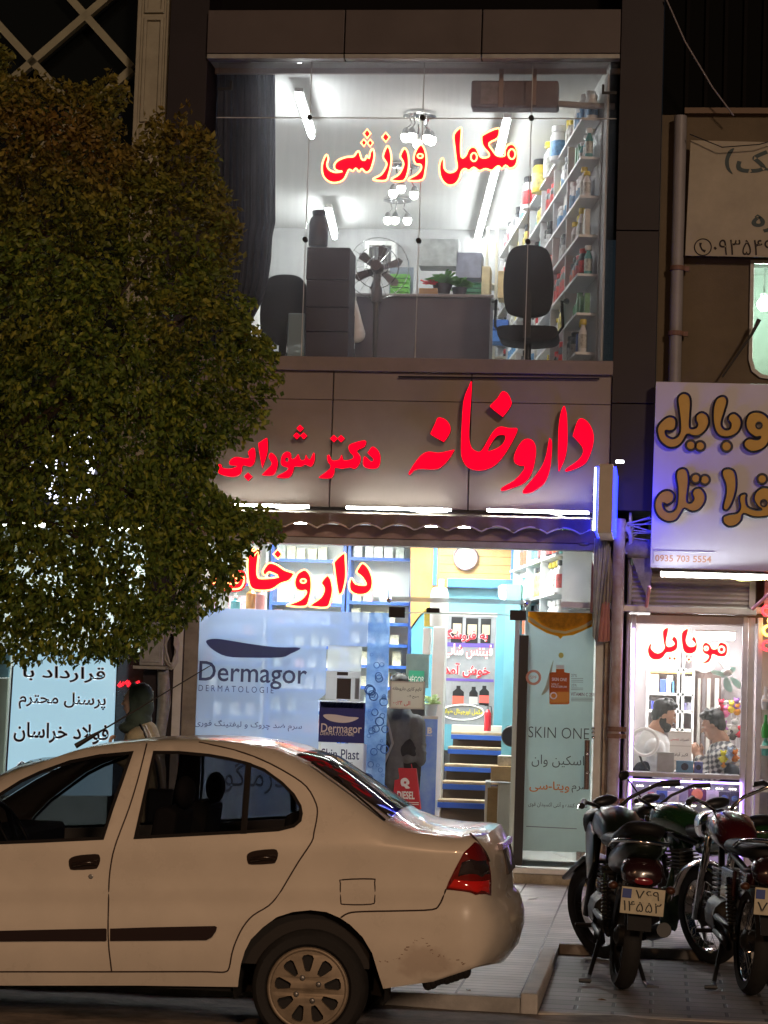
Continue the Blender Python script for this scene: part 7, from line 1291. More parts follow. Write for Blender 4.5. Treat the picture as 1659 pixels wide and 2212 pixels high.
    B(G().tube([(.78, -.05, .55), (.92, -.08, .42), (.84, -.13, .26), (.5, -.14, .24), (.1, -.15, .3)], .02, 8), 'exhaust_pipe', chr_, smooth=True); B(G().tube([(.22, -.155, .3), (.1, -.16, .32), (-.28, -.165, .38)], [.028, .045, .042], 12), 'muffler', chr_ if spoke else blk, smooth=40)
    seat = seatm or M('black vinyl seat', (.01, .0095, .0095), .6, spec=.25)
    if style == 'classic':
        B(loft([(.48, .8, .06, .05), (.55, .82, .11, .09), (.75, .86, .135, .11), (.95, .87, .12, .1), (1.02, .86, .06, .06)]), 'tank', tankm, smooth=True); B(loft([(-.3, .8, .07, .03), (-.26, .805, .11, .045), (.1, .79, .13, .045), (.4, .79, .12, .045), (.52, .8, .08, .03)]), 'seat', seat, smooth=True)
        for s_ in (-1, 1): B(loft([(.1, .58, .01, .07), (.15, .58, .02, .1), (.4, .58, .02, .1), (.45, .58, .01, .07)]), 'side_cover', tankm, smooth=True) if s_ < 0 else B(G().box(.12, .43, .09, .115, .49, .67), 'side_cover', tankm, bevel=.02)
        g = G()
        for i in range(17): q = math.radians(15+i*9.5); x, z = WB+(Rr+.035)*math.cos(q), Rr+(Rr+.035)*math.sin(q); g.v += [(x, -.055, z-.02), (x, -.04, z), (x, 0, z+.012), (x, .04, z), (x, .055, z-.02)]
        for i in range(16):
            for k in range(4): g.f.append((i*5+k, i*5+k+1, (i+1)*5+k+1, (i+1)*5+k))
        B(g, 'front_fender', chr_, st=True, smooth=True)
    else:
        B(loft([(.42, .77, .06, .06), (.5, .82, .1, .09), (.68, .87, .13, .115), (.86, .87, .14, .115), (1.0, .85, .1, .09), (1.06, .83, .06, .05)]), 'tank', tankm, smooth=True)
        for s_ in (-1, 1): B(loft([(.72, .72, .015, .07), (.85, .7, .03, .14), (1.08, .74, .025, .1), (1.2, .8, .01, .03)]).__class__() if 0 else G().prism([(.72, .64), (.9, .52), (1.0, .58), (1.2, .8), (1.06, .86), (.8, .8)], s_*.12-.015, s_*.12+.015), 'tank_shroud', tankm, bevel=.012, smooth=40)
        B(loft([(-.36, .93, .06, .02), (-.3, .92, .12, .05), (0, .85, .13, .05), (.12, .81, .12, .05), (.42, .8, .14, .05), (.52, .83, .08, .03)]), 'seat', seat, smooth=True)
        B(loft([(-.42, .84, .05, .03), (-.36, .83, .1, .07), (-.1, .77, .12, .09), (.25, .7, .11, .08), (.4, .68, .08, .05)]), 'tail_cowl', tankm, smooth=True)
        B(loft([(WB-.34, Rr+.2, .03, .02), (WB-.2, Rr+.3, .065, .03), (WB+.02, Rr+.34, .065, .03), (WB+.28, Rr+.2, .05, .02)]), 'front_fender', tankm, st=True, smooth=True)
    zt_ = .8 if style == 'classic' else .78
    tl = B(loft([(-.3, zt_-.08, .11, .08), (-.38, zt_-.09, .12, .08), (-.43, zt_-.1, .1, .06), (-.45, zt_-.11, .06, .03)]), 'taillight', M('dim taillight', (.022, .006, .007), .25, coat=.4), smooth=40)
    B(loft([(-.43, zt_-.13, .06, .022), (-.452, zt_-.13, .05, .02), (-.458, zt_-.13, .03, .012)]), 'reflector', M('dim red reflector', (.2, .012, .02), .2, coat=.6), tl, smooth=40)
    g = G(); zg = zt_+.06; g.tube([(.08, .13, zg-.05), (-.2, .15, zg), (-.4, .12, zg+.02), (-.43, 0, zg+.02), (-.4, -.12, zg+.02), (-.2, -.15, zg), (.08, -.13, zg-.05)], .012, 8); B(g, 'grab_rail', chr_, smooth=True)
    B(loft([(.1, .62, .05, .01), (-.2, .64, .06, .012), (-.33, .58, .065, .012), (-.42, .44, .065, .012), (-.45, .34, .06, .012)]) if 0 else G().hexa([(-.3, -.07, .66), (-.3, .07, .66), (-.32, .07, .66), (-.32, -.07, .66), (-.44, -.065, .38), (-.44, .065, .38), (-.46, .065, .38), (-.46, -.065, .38)]), 'rear_fender', blk)
    for s_ in (-1, 1):
        i_ = B(G().ell((-.4, s_*.16, zt_-.17), (.03, .028, .022), 10, 8), 'indicator', M('amber lens', (.07, .025, .01), .3), smooth=True); B(G().tube([(-.38, s_*.05, zt_-.17), (-.39, s_*.15, zt_-.17)], .008, 6), 'stalk', blk, i_)
        B(G().tube([(.42, s_*.1, .3), (.42, s_*.24, .29)], .013, 8), 'footpeg', blk)
    # handlebar and what is on it
    hz = 1.02 if style == 'classic' else 1.0; hb_ = [head+Vector((-.02, 0, .06)), Vector((WB-.28, .14, hz)), Vector((WB-.38, .3, hz+.06)), Vector((WB-.47, .38, hz+.05))]
    for s_ in (-1, 1):
        B(G().tube([(p.x, p.y*s_, p.z) for p in hb_], .012, 8), 'handlebar', chr_ if spoke else blk, st=True, smooth=True); B(G().tube([(WB-.385, s_*.3, hz+.058), (WB-.47, s_*.385, hz+.05)], .019, 10), 'grip', blackp, st=True, smooth=40); B(G().tube([(WB-.33, s_*.24, hz+.03), (WB-.34, s_*.3, hz+.04), (WB-.43, s_*.39, hz+.03)], .006, 6), 'lever', chr_, st=True)
        if s_ not in mirrors: continue
        mi = B(G().tube([(WB-.34, s_*.22, hz+.05), (WB-.3, s_*.3, hz+.2)], .006, 6), 'mirror_stalk', blk, st=True); B(G().ell((WB-.3, s_*.33, hz+.23), (.015, .055, .035), 12, 8), 'mirror', blk, mi, True, smooth=True)
    B(loft([(WB-.02, .86, .02, .02), (WB-.06, .86, .085, .085), (WB-.16, .86, .09, .09), (WB-.24, .88, .05, .05)], 16), 'headlight', blk if not spoke else chr_, st=True, smooth=True); B(G().ell((WB-.2, 0, 1.0), (.05, .09, .035), 12, 8), 'instrument', blackp, st=True, smooth=True)
    g = G()
    for s_ in (-1, 1): g.tube([(.4, s_*.08, .28), (.2, s_*.16, .03), (.1, s_*.17, .015), (.1, s_*.23, .012)], [.014, .013, .015, .012], 6)
    B(g, 'centre_stand', blk); B(G().tube([(.02, .13, Rr-.05), (.4, .13, .3), (.4, .13, .38), (.02, .13, Rr+.06)], .02, 6, True), 'chain_cover', blk, smooth=True)
    if plate:
        x, z0 = -.475, zt_-.31; pp_ = B(G().box(x-.004, x, -.12, .12, z0, z0+.145), 'number_plate', M('pale yellow plate', (.55, .5, .36), .5, 0, .2, 20), bevel=.004)
        B(G().box(x-.007, x-.005, .065, .115, z0+.085, z0+.135), 'plate_mark', M('blue plate mark', (.03, .06, .25), .5), pp_)
        def ptxt(s, y0, y1, za, zb):
            g = text_g(s, (0, 1, 0, 1), 0, .0, .0, 5); g.v = [(x-.006, y0+(y1-y0)*v[0], za+(zb-za)*v[2]) for v in g.v]; B(g, 'lettering', M('plate digits', (.012, .012, .012), .6), pp_, fix=False)
        ptxt(plate[0], .045, -.09, z0+.083, z0+.133); ptxt(plate[1], .105, -.105, z0+.015, z0+.07)
    return t
gb = lambda x, y, Y: (P(x, y, Y).x, Y, bz(Y)) if Y < BY else (P(x, y, Y).x, Y, pz(Y))
dkg = M('dark green black enamel', (.007, .011, .007), .3, coat=.25, spec=.3); grn = M('deep green enamel', (.012, .045, .013), .2, coat=.5); redm = M('dark red enamel', (.05, .004, .006), .22, coat=.5)
motorcycle(gb(1341, 2150, 14.0), gb(1284, 2090, 15.22), 'black motorcycle with a pale yellow number plate reading two rows, parked nearest the car', dkg, 'street', R(4), R(34), ('۷۶۹', '۱۴۵۵۲'), 'motorcycles parked in the bay', None, 1.05)
motorcycle(gb(1618, 2148, 14.0), gb(1528, 2087, 15.2), 'dark red motorcycle with chrome spoked wheels at the right edge', redm, 'classic', R(3), R(26), ('۰۷۷', '۷۳۵۱'), 'motorcycles parked in the bay', None, 1.06)
b2 = motorcycle((P(1600, 1950, 15.95).x, 15.95, pz(15.95)), (P(1428, 1930, 16.75).x, 16.75, pz(16.75)), 'green motorcycle standing sideways behind the black one', grn, 'street', R(-5), R(10), None, 'motorcycles parked in the bay', None, .93, (1,))
motorcycle((P(1760, 1980, 16.2).x, 16.2, pz(16.2)), (P(1690, 1930, 17.3).x, 17.3, pz(17.3)), 'motorcycle with a white seat cover half outside the right edge', blackm, 'street', R(4), R(10), None, 'motorcycles parked in the bay', M('white seat cover', (.62, .55, .54), .5))
# green plastic bag hanging on the green motorcycle
c = P(1447, 1958, 15.85); g = G(); g.ell(c, (.075, .06, .15), 16, 12); random.seed(17)
g.v = [(v[0]*1.0+random.uniform(-.012, .012), v[1]+random.uniform(-.012, .012), v[2]+random.uniform(-.012, .012)-(.05 if v[2] < c.z-.08 else 0)*abs(v[0]-c.x)/.075) for v in g.v]; g.tube([c+Vector((0, 0, .12)), c+Vector((.01, 0, .26))], [.03, .012], 8)
one(g, 'plastic_bag', M('dark green plastic', (.03, .07, .035), .35, 0, .3, 12, transl=.2), 'dark green plastic bag hanging between the motorcycles', 'bag', smooth=True)
random.seed(29); lf = M('dry leaf', (.2, .12, .05), .8)
for i, (x, y) in enumerate(((1215, 2098), (1228, 2102), (1205, 2109), (1246, 2104), (1300, 2160), (1012, 2140))):
    z = bz(13.2)+.006 if x > 1100 else pz(13)+.006; p = PZ(x, y, z); g = G(); a = random.uniform(0, 6.28); d = Vector((math.cos(a), math.sin(a), 0))*.03; e = Vector((-d.y, d.x, 0))*.4; u = Vector((0, 0, .008)); g.add([p-d, p+e+u, p+d, p-e+u], [(0, 1, 2, 3)])
    one(g, 'dry_leaf', lf, 'dry brown leaf lying in the left corner of the parking bay', 'leaf', 'dry leaves on the ground', fix=False)
# ================================================================ people
def blob(g, name, mat, par, vox=.009, sm=6, smooth=True):
    # grow one closed continuous surface round overlapping tapered limbs
    me = bpy.data.meshes.new('tmp'); me.from_pydata([tuple(v) for v in g.v], [], g.f); bm = bmesh.new(); bm.from_mesh(me); bmesh.ops.recalc_face_normals(bm, faces=bm.faces); bm.to_mesh(me); bm.free()
    o = bpy.data.objects.new('tmp', me); COL.objects.link(o); m = o.modifiers.new('r', 'REMESH'); m.mode = 'VOXEL'; m.voxel_size = vox; s = o.modifiers.new('s', 'SMOOTH'); s.factor = .5; s.iterations = sm
    e = o.evaluated_get(bpy.context.evaluated_depsgraph_get()).to_mesh(); out_ = G(); out_.add([v.co.copy() for v in e.vertices], [tuple(p.vertices) for p in e.polygons]); bpy.data.objects.remove(o); bpy.data.meshes.remove(me)
    return out_.build(name, mat, par, smooth=smooth, fix=False)
def limb(g, pts, r, n=10): 
    pts = [Vector(p) for p in pts]; g.tube(pts, list(r), n)
    for p, q in zip(pts, r): g.ell(p, (q, q, q), 10, 7)
def frame(yaw, tilt=0, roll=0): return Matrix.Rotation(yaw, 3, 'Z') @ Matrix.Rotation(tilt, 3, 'Y') @ Matrix.Rotation(roll, 3, 'X')   # local +X looks forward; positive tilt looks down
def head_g(g, c, M3, k=1.0):
    T = lambda x, y, z: c + M3 @ Vector((x*k, y*k, z*k)); E = lambda p, r: g.ell(T(*p), tuple(a*k for a in r), 16, 12, M3)
    E((-.012, 0, .03), (.092, .074, .09)); E((.025, 0, -.03), (.062, .058, .085)); E((.045, 0, -.085), (.034, .036, .026)); E((.072, 0, .028), (.022, .05, .02))
    limb(g, [T(.084, 0, .02), T(.098, 0, -.012), T(.108, 0, -.024)], [.009*k, .011*k, .013*k], 8); E((.08, 0, -.055), (.014, .024, .008)); E((.079, 0, -.066), (.013, .021, .008)); E((.066, .04, -.01), (.018, .018, .016)); E((.066, -.04, -.01), (.018, .018, .016))
    for s in (-1, 1): E((-.01, s*.074, -.005), (.018, .008, .03))
    limb(g, [T(-.02, 0, -.06), T(-.045, 0, -.14)], [.05*k, .054*k], 12); return T
def face_parts(c, M3, par, beard=False, k=1.0, brow=True, eyes=.0):
    T = lambda x, y, z: c + M3 @ Vector((x*k, y*k, z*k)); ew, ib = M('eye white', (.6, .57, .53), .3), M('iris', (.02, .012, .008), .2)
    for s in (-1, 1):
        e = G().ell(T(.077, s*.031, .008), (.011*k, .014*k, .006*k), 10, 8, M3).build('eye', ew, par, smooth=True); G().ell(T(.085, s*.031, .007), (.005*k, .006*k, .005*k), 8, 6, M3).build('pupil', ib, e, smooth=True)
        if brow: G().tube([T(.088, s*.014, .03), T(.086, s*.032, .036), T(.074, s*.05, .031)], .0045*k, 6).build('eyebrow', hairm, par)
    G().ell(T(.089, 0, -.06), (.007*k, .022*k, .006*k), 12, 6, M3).build('lips', M('lip', (.36, .14, .12), .5), par, smooth=True)
    if beard:
        g = G(); 
        for p, r in (((.03, 0, -.075), (.058, .062, .048)), ((.0, .05, -.045), (.03, .016, .05)), ((.0, -.05, -.045), (.03, .016, .05)), ((.05, 0, -.1), (.038, .035, .03))): g.ell(T(*p), tuple(a*k for a in r), 14, 10, M3)
        blob(g, 'beard', hairm, par, .006, 3); G().tube([T(.092, -.028, -.052), T(.102, 0, -.046), T(.092, .028, -.052)], .006*k, 6).build('moustache', hairm, par)
def hair_short(c, M3, par, k=1.0, m=None, curly=False):
    T = lambda x, y, z: c + M3 @ Vector((x*k, y*k, z*k)); g = G()
    for p, r in (((-.026, 0, .062), (.092, .08, .075)), ((-.06, 0, .0), (.05, .07, .07)), ((.03, 0, .105), (.062, .064, .03)), ((-.02, .064, .02), (.035, .016, .045)), ((-.02, -.064, .02), (.035, .016, .045))): g.ell(T(*p), tuple(a*k for a in r), 14, 10, M3)
    random.seed(3)
    for _ in range(26): a, b = random.uniform(-2, 2), random.uniform(.2, 1.3); g.ell(T(-.015+.09*math.cos(a)*math.cos(b), .074*math.sin(a)*math.cos(b), .06+.085*math.sin(b)), (.016*k,)*3, 7, 5)
    blob(g, 'hair', m or hairm, par, .006, 2)
def hand_g(g, w, d, up, k=1.0, curl=.6, side=1):    # wrist, direction of the fingers, back of the hand, thumb side
    d, up = Vector(d).normalized(), Vector(up); up = (up-d*up.dot(d)).normalized(); s = d.cross(up)*side; w = Vector(w)
    R3 = Matrix((d, s, up)).transposed(); g.ell(w+d*.045*k, (.052*k, .041*k, .017*k), 12, 8, R3)
    for i, (o, l) in enumerate(((.03, .066), (.01, .076), (-.01, .07), (-.029, .055))):
        b = w+d*.085*k+s*o*k; c = curl; p1 = b+(d*math.cos(c*.7)-up*math.sin(c*.7))*l*.45*k; p2 = p1+(d*math.cos(c*1.9)-up*math.sin(c*1.9))*l*.32*k; p3 = p2+(d*math.cos(c*2.9)-up*math.sin(c*2.9))*l*.25*k; limb(g, [b-d*.02*k, b, p1, p2, p3], [.0095*k, .0098*k, .009*k, .0082*k, .007*k], 7)
    b = w+d*.025*k+s*.036*k; limb(g, [b, b+(d*.6+s*.75-up*.2)*.032*k, b+(d*1.3+s*.75-up*.6)*.042*k], [.0125*k, .0105*k, .0085*k], 7)
# ---- woman in a dark green headscarf, seen from the side, walking left
WY = 17.2; hc = P(532/1.0*0+ (1180/2.212)/K, (2500+575/2.212)/K, WY); s_w = 5000/WY; hz_ = hc.z; fx = PZ(300, 1930, pz(WY)).x if 0 else hc.x
w = thing('person', 'woman in a dark green headscarf and khaki coat walking left behind the car', 'person', (hc.x+.03, WY, pz(WY)))
yawL = math.pi-.12; Mh = frame(yawL, .02); g = G(); head_g(g, hc, Mh, .98); z0 = pz(WY); sh = hz_-.26; cx_ = hc.x+.06
limb(g, [(hc.x+.045, WY, hz_-.12), (cx_, WY, sh), (cx_+.02, WY, sh-.3), (cx_+.02, WY, sh-.52)], [.05, .1, .11, .12], 14)
aL = [(cx_-.0, WY-.16, sh-.02), (cx_+.02, WY-.2, sh-.28), (cx_-.18, WY-.19, sh-.12)]; aR = [(cx_+.02, WY+.16, sh-.02), (cx_+.05, WY+.2, sh-.3), (cx_-.12, WY+.2, sh-.42)]
for a in (aL, aR): limb(g, a, [.05, .042, .03]); 
hand_g(g, aL[2], (-.3, .25, 1), (-1, 0, .2), .95, .7); hand_g(g, aR[2], (-1, 0, -.5), (0, 1, .3), .95, .6)
for s_, dx in ((-1, -.2), (1, .16)): limb(g, [(cx_+.02, WY+s_*.09, sh-.55), (cx_+dx*.5, WY+s_*.09, z0+.48), (cx_+dx, WY+s_*.09, z0+.08)], [.085, .06, .042]); limb(g, [(cx_+dx+.02, WY+s_*.09, z0+.045), (cx_+dx-.14, WY+s_*.09, z0+.035)], [.045, .034])
blob(g, 'body', M('pale skin', (.72, .5, .4), .55, 0, .08, 30), w); face_parts(hc, Mh, w, False, .98)
g = G(); T = lambda x, y, z: hc+Mh @ Vector((x, y, z))
for p, r in (((-.05, 0, .042), (.092, .088, .097)), ((-.065, 0, -.04), (.08, .086, .1)), ((-.012, 0, -.01), (.052, .094, .1)), ((-.03, 0, -.14), (.1, .12, .09)), ((.0, 0, -.2), (.12, .15, .06))): g.ell(T(*p), r, 18, 12, Mh)
g.tube([T(.015, .06, .1), T(.012, .078, .03), T(.0, .078, -.05), T(.015, .055, -.12), T(.035, 0, -.15), T(.015, -.055, -.12), T(.0, -.078, -.05), T(.012, -.078, .03), T(.015, -.06, .1), T(.015, 0, .13)], .016, 8, True); limb(g, [T(.03, -.05, -.16), T(.05, -.07, -.24), T(.04, -.06, -.34)], [.05, .055, .035])
hj = M('dark green scarf cloth', (.06, .095, .08), .85, 0, .3, 9, bump=.4, bs=25); blob(g, 'headscarf', hj, w, .008, 4)
g = G(); coat = M('khaki coat cloth', (.42, .38, .26), .85, 0, .25, 9, bump=.5, bs=18)
limb(g, [(cx_, WY, sh-.0), (cx_+.03, WY, sh-.25), (cx_+.03, WY, sh-.55), (cx_+.02, WY, sh-.85)], [.135, .165, .18, .2], 16); limb(g, [(cx_+.01, WY-.13, sh-.01), (cx_+.01, WY+.13, sh-.01)], [.085, .085])
for a in (aL, aR): limb(g, a[:2]+[Vector(a[1]).lerp(Vector(a[2]), .85)], [.085, .072, .052])
for k in range(7): g.tube([Vector(aL[0]).lerp(Vector(aL[1]), .15*k)+Vector((.075*math.cos(q), .075*math.sin(q)*.9, .02*math.sin(q*2))) for q in [a*.785 for a in range(8)]], .012, 5, True)
blob(g, 'coat', coat, w, .011, 4)
g = G(); 
for s_, dx in ((-1, -.2), (1, .16)): limb(g, [(cx_+.02, WY+s_*.09, sh-.6), (cx_+dx*.5, WY+s_*.09, z0+.48), (cx_+dx, WY+s_*.09, z0+.1)], [.1, .08, .07])
blob(g, 'trousers', M('dark trousers', (.02, .02, .025), .85), w, .014, 3)
for s_, dx in ((-1, -.2), (1, .16)): g = G(); limb(g, [(cx_+dx+.03, WY+s_*.09, z0+.05), (cx_+dx-.05, WY+s_*.09, z0+.045), (cx_+dx-.16, WY+s_*.09, z0+.04)], [.05, .05, .038]); blob(g, 'shoe', blackp, w, .01, 2)
bg_ = thing('shoulder_bag', 'black shoulder bag with a striped strap worn by the woman', 'bag', (cx_+.2, WY-.14, sh-.6)); G().tube([(cx_+.02, WY-.155, sh+.09), (cx_+.09, WY-.21, sh-.02), (cx_+.17, WY-.215, sh-.22), (cx_+.2, WY-.2, sh-.4)], .014, 6, flat=.35).build('strap', blackp, bg_, smooth=True); G().tube([(cx_+.055, WY-.15, sh+.085), (cx_+.125, WY-.2, sh-.02), (cx_+.205, WY-.205, sh-.22), (cx_+.23, WY-.19, sh-.4)], .01, 6, flat=.35).build('strap', M('pale strap stripe', (.55, .5, .42), .7), bg_, smooth=True); G().box(cx_+.1, cx_+.33, WY-.24, WY-.15, sh-.66, sh-.38).build('pouch', blackp, bg_, bevel=.03)
# ---- man with his back to the street in the pharmacy doorway
JY = 20.45; x_, zh_ = P(862, 1500, JY).x, P(862, 1490, JY).z; mz = .13; m_ = thing('person', 'man in a dark grey jacket seen from behind in the doorway carrying a red bag', 'person', (x_, JY, mz)); hc = Vector((x_, JY+.02, zh_)); Mh = frame(math.pi/2+.35, .12); g = G(); head_g(g, hc, Mh); sh = zh_-.27
limb(g, [(x_, JY, zh_-.13), (x_, JY, sh), (x_, JY+.02, sh-.3), (x_, JY, mz+.9)], [.055, .11, .12, .13], 14)
hr = P(*J7([(465, 735)])[0], JY-.1); aR = [(x_+.155, JY, sh-.03), (x_+.185, JY-.02, sh-.33), (hr.x, JY-.1, hr.z+.05)]; aL = [(x_-.16, JY, sh-.03), (x_-.19, JY+.06, sh-.3), (x_-.15, JY+.25, sh-.35)]
for a in (aR, aL): limb(g, a, [.055, .046, .032])
hand_g(g, aR[2], (-.05, 0, -1), (.3, -1, 0), 1.05, .85); hand_g(g, aL[2], (.3, 1, .1), (0, 0, 1), 1.0, .6)
for s_ in (-1, 1): limb(g, [(x_+s_*.1, JY, mz+.92), (x_+s_*.11, JY-.01, mz+.48), (x_+s_*.11, JY+.02, mz+.09)], [.1, .065, .045]); limb(g, [(x_+s_*.11, JY-.02, mz+.045), (x_+s_*.12, JY+.15, mz+.04)], [.045, .036])
blob(g, 'body', skin, m_); hair_short(hc, Mh, m_); g = G(); jk = M('dark grey jacket', (.1, .105, .11), .8, 0, .25, 9, bump=.4, bs=20)
limb(g, [(x_, JY, sh+.02), (x_, JY+.02, sh-.25), (x_, JY, sh-.52)], [.135, .15, .155], 16); limb(g, [(x_-.14, JY, sh-.02), (x_+.14, JY, sh-.02)], [.08, .08])
for a in (aR, aL): limb(g, a[:2]+[Vector(a[1]).lerp(Vector(a[2]), .8)], [.092, .08, .06])
for k in range(5): q = Vector(aR[0]).lerp(Vector(aR[1]), .2*k); g.tube([q+Vector((.08*math.cos(b), .08*math.sin(b), .015*math.sin(b*2+k))) for b in [a*.785 for a in range(8)]], .012, 5, True)
blob(g, 'jacket', jk, m_, .011, 4); G().tube([(x_-.09, JY-.17, sh+.04), (x_-.02, JY-.2, sh-.2), (x_-.12, JY-.19, sh-.45)], .012, 6, flat=.4).build('strap', M('grey strap', (.2, .2, .2), .7), m_); g = G()
for s_ in (-1, 1): limb(g, [(x_+s_*.09, JY, mz+.95), (x_+s_*.11, JY-.01, mz+.5), (x_+s_*.11, JY+.0, mz+.09)], [.135, .1, .085])
blob(g, 'trousers', M('black trousers', (.018, .018, .02), .85, bump=.3, bs=20), m_, .013, 3)
for s_ in (-1, 1): g = G(); limb(g, [(x_+s_*.11, JY-.03, mz+.05), (x_+s_*.115, JY+.06, mz+.048), (x_+s_*.12, JY+.17, mz+.042)], [.05, .05, .04]); blob(g, 'shoe', blackp, m_, .01, 2)
q0, q1 = J7([(345, 770), (590, 1150)]); A = rect(*q0, *q1, JY-.16); bgg = thing('paper_bag', 'red paper shopping bag with a white head emblem held in the doorway', 'bag', ((A[0]+A[1])/2, JY-.16, A[2])); rb_ = M('red paper', (.5, .02, .04), .5, 0, .15, 6)
xm = (A[0]+A[1])/2; G().hexa([(A[0], JY-.16, A[2]), (A[1]+.02, JY-.16, A[2]), (A[1]+.02, JY-.06, A[2]), (A[0], JY-.06, A[2]), (A[0]+.02, JY-.14, A[3]), (A[1]-.03, JY-.14, A[3]), (A[1]-.03, JY-.09, A[3]), (A[0]+.02, JY-.09, A[3])]).build('bag_body', rb_, bgg, bevel=.004); G().tube([(xm-.06, JY-.12, A[3]-.01), (xm-.03, JY-.11, A[3]+.06), (xm+.03, JY-.11, A[3]+.06), (xm+.05, JY-.12, A[3]-.01)], .005, 6).build('handle', rb_, bgg)
text('DIESEL', *J7([(388, 985)])[0], *J7([(552, 1058)])[0], JY-.166, whp, bgg, .03, .002); e = [(430, 870), (470, 860), (500, 890), (498, 920), (480, 925), (510, 955), (470, 960), (455, 940), (430, 935), (420, 900)]; G().prism(plane(smooth_loop(J7(e), 2), JY-.163), JY-.165, JY-.162, [plane(J7([(455, 890), (475, 895), (470, 915), (450, 912)]), JY-.163)]).build('emblem', whp, bgg)
for y in (1085, 1102): B_1 = rect(*J7([(385, y)])[0], *J7([(590, y+7)])[0], JY-.165); G().box(B_1[0], B_1[1], JY-.167, JY-.164, B_1[2], B_1[3]).build('stripe', whp, bgg)
# ---- the two men in the phone shop
def shopman(cx, cy_, Y, yaw, tilt, lb, top, beard, plaid=False, k=1.06):
    hc = P(*D_([(cx, cy_)])[0], Y); t = thing('person', lb, 'person', (hc.x, Y, .1)); Mh = frame(yaw, tilt); g = G(); head_g(g, hc, Mh, k); f = Vector((math.cos(yaw), math.sin(yaw), 0)); s = Vector((-f.y, f.x, 0)); sp_ = hc-f*.09-Vector((0, 0, .29)); pel = Vector((sp_.x-f.x*.06, sp_.y-f.y*.06, .95))
    limb(g, [hc-f*.05-Vector((0, 0, .13)), sp_, sp_.lerp(pel, .5), pel], [.056, .11, .12, .13], 14); arms = []
    for q in (-1, 1):
        a0 = sp_+s*q*.18; a1 = a0+f*.06+s*q*.05-Vector((0, 0, .29)); a2 = Vector((a1.x+f.x*.25-s.x*q*.13, a1.y+f.y*.25-s.y*q*.13, max(1.0, a1.z+.06))) if not plaid else hc+f*.12+Vector((0, 0, -.27))+s*q*.05; arms.append((a0, a1, a2)); limb(g, [a0, a1, a2], [.055, .047, .033]); d = (a2-a1).normalized(); hand_g(g, a2, d if not plaid else Vector((f.x*.3, f.y*.3, .5)), Vector((0, 0, 1)) if not plaid else s*q, 1.0, .8, q)
        limb(g, [pel+s*q*.1, Vector((pel.x+s.x*q*.11+f.x*.02, pel.y+s.y*q*.11+f.y*.02, .55)), Vector((pel.x+s.x*q*.11, pel.y+s.y*q*.11, .17))], [.1, .065, .045]); limb(g, [Vector((pel.x+s.x*q*.11, pel.y+s.y*q*.11, .125)), Vector((pel.x+s.x*q*.11+f.x*.15, pel.y+s.y*q*.11+f.y*.15, .12))], [.045, .036])
    blob(g, 'body', skin, t); hair_short(hc, Mh, t, k); face_parts(hc, Mh, t, beard, k)
    g = G(); limb(g, [sp_+Vector((0, 0, .02)), sp_.lerp(pel, .45), pel-Vector((0, 0, .05))], [.15, .17, .175], 16); limb(g, [sp_-s*.16, sp_+s*.16], [.09, .09])
    for a in arms: limb(g, [a[0], a[1], a[1].lerp(a[2], .85)], [.092, .08, .058])
    if not plaid: limb(g, [hc-f*.1-Vector((0, 0, .14)), hc-f*.12-Vector((0, 0, .2)), hc-f*.03-Vector((0, 0, .24))], [.055, .09, .07]); 
    for a in arms:
        for i in range(5): q = a[0].lerp(a[1], .22*i); g.tube([q+Vector((.08*math.cos(b), .08*math.sin(b), .015*math.sin(b*2+i))) for b in [z*.785 for z in range(8)]], .011, 5, True)
    blob(g, 'shirt' if plaid else 'hoodie', top, t, .011, 3); g = G()
    for q in (-1, 1): limb(g, [pel+s*q*.09, Vector((pel.x+s.x*q*.11, pel.y+s.y*q*.11, .55)), Vector((pel.x+s.x*q*.11, pel.y+s.y*q*.11, .17))], [.135, .1, .085])
    blob(g, 'trousers', M('dark jeans', (.03, .035, .05), .85), t, .014, 3)
    for q in (-1, 1): g = G(); b = Vector((pel.x+s.x*q*.11, pel.y+s.y*q*.11, .125)); limb(g, [b-f*.02, b+f*.07, b+f*.17], [.05, .05, .04]); blob(g, 'shoe', blackp, t, .011, 2)
    return t
hood = M('white hoodie cloth', (.72, .74, .74), .9, 0, .08, 9, bump=.5, bs=16)
shopman(722, 1185, 20.62, .1, .3, 'bearded man in a white hoodie looking down inside the phone shop', hood, True)
pl_m = M('grey check shirt', (.3, .3, .3), .85); t_ = pl_m.node_tree; b_ = t_.nodes['Principled BSDF']; tc_ = t_.nodes.new('ShaderNodeTexCoord'); ck = []
mp_ = t_.nodes.new('ShaderNodeMapping'); mp_.inputs['Rotation'].default_value = (0, .25, .4); t_.links.new(tc_.outputs['Object'], mp_.inputs[0])
wv_ = [t_.nodes.new('ShaderNodeTexWave') for _ in range(2)]
for i, q in enumerate(wv_): q.bands_direction = 'XZ'[i]; q.inputs['Scale'].default_value = 7; t_.links.new(mp_.outputs[0], q.inputs['Vector'])
ad = t_.nodes.new('ShaderNodeMath'); ad.operation = 'ADD'; t_.links.new(wv_[0].outputs['Fac'], ad.inputs[0]); t_.links.new(wv_[1].outputs['Fac'], ad.inputs[1]); rp = t_.nodes.new('ShaderNodeValToRGB'); rp.color_ramp.elements[0].position = .35; rp.color_ramp.elements[0].color = (.07, .07, .08, 1); rp.color_ramp.elements[1].position = .75; rp.color_ramp.elements[1].color = (.5, .49, .46, 1); hf = t_.nodes.new('ShaderNodeMath'); hf.operation = 'MULTIPLY'; hf.inputs[1].default_value = .5; t_.links.new(ad.outputs[0], hf.inputs[0]); t_.links.new(hf.outputs[0], rp.inputs[0]); t_.links.new(rp.outputs[0], b_.inputs['Base Color'])
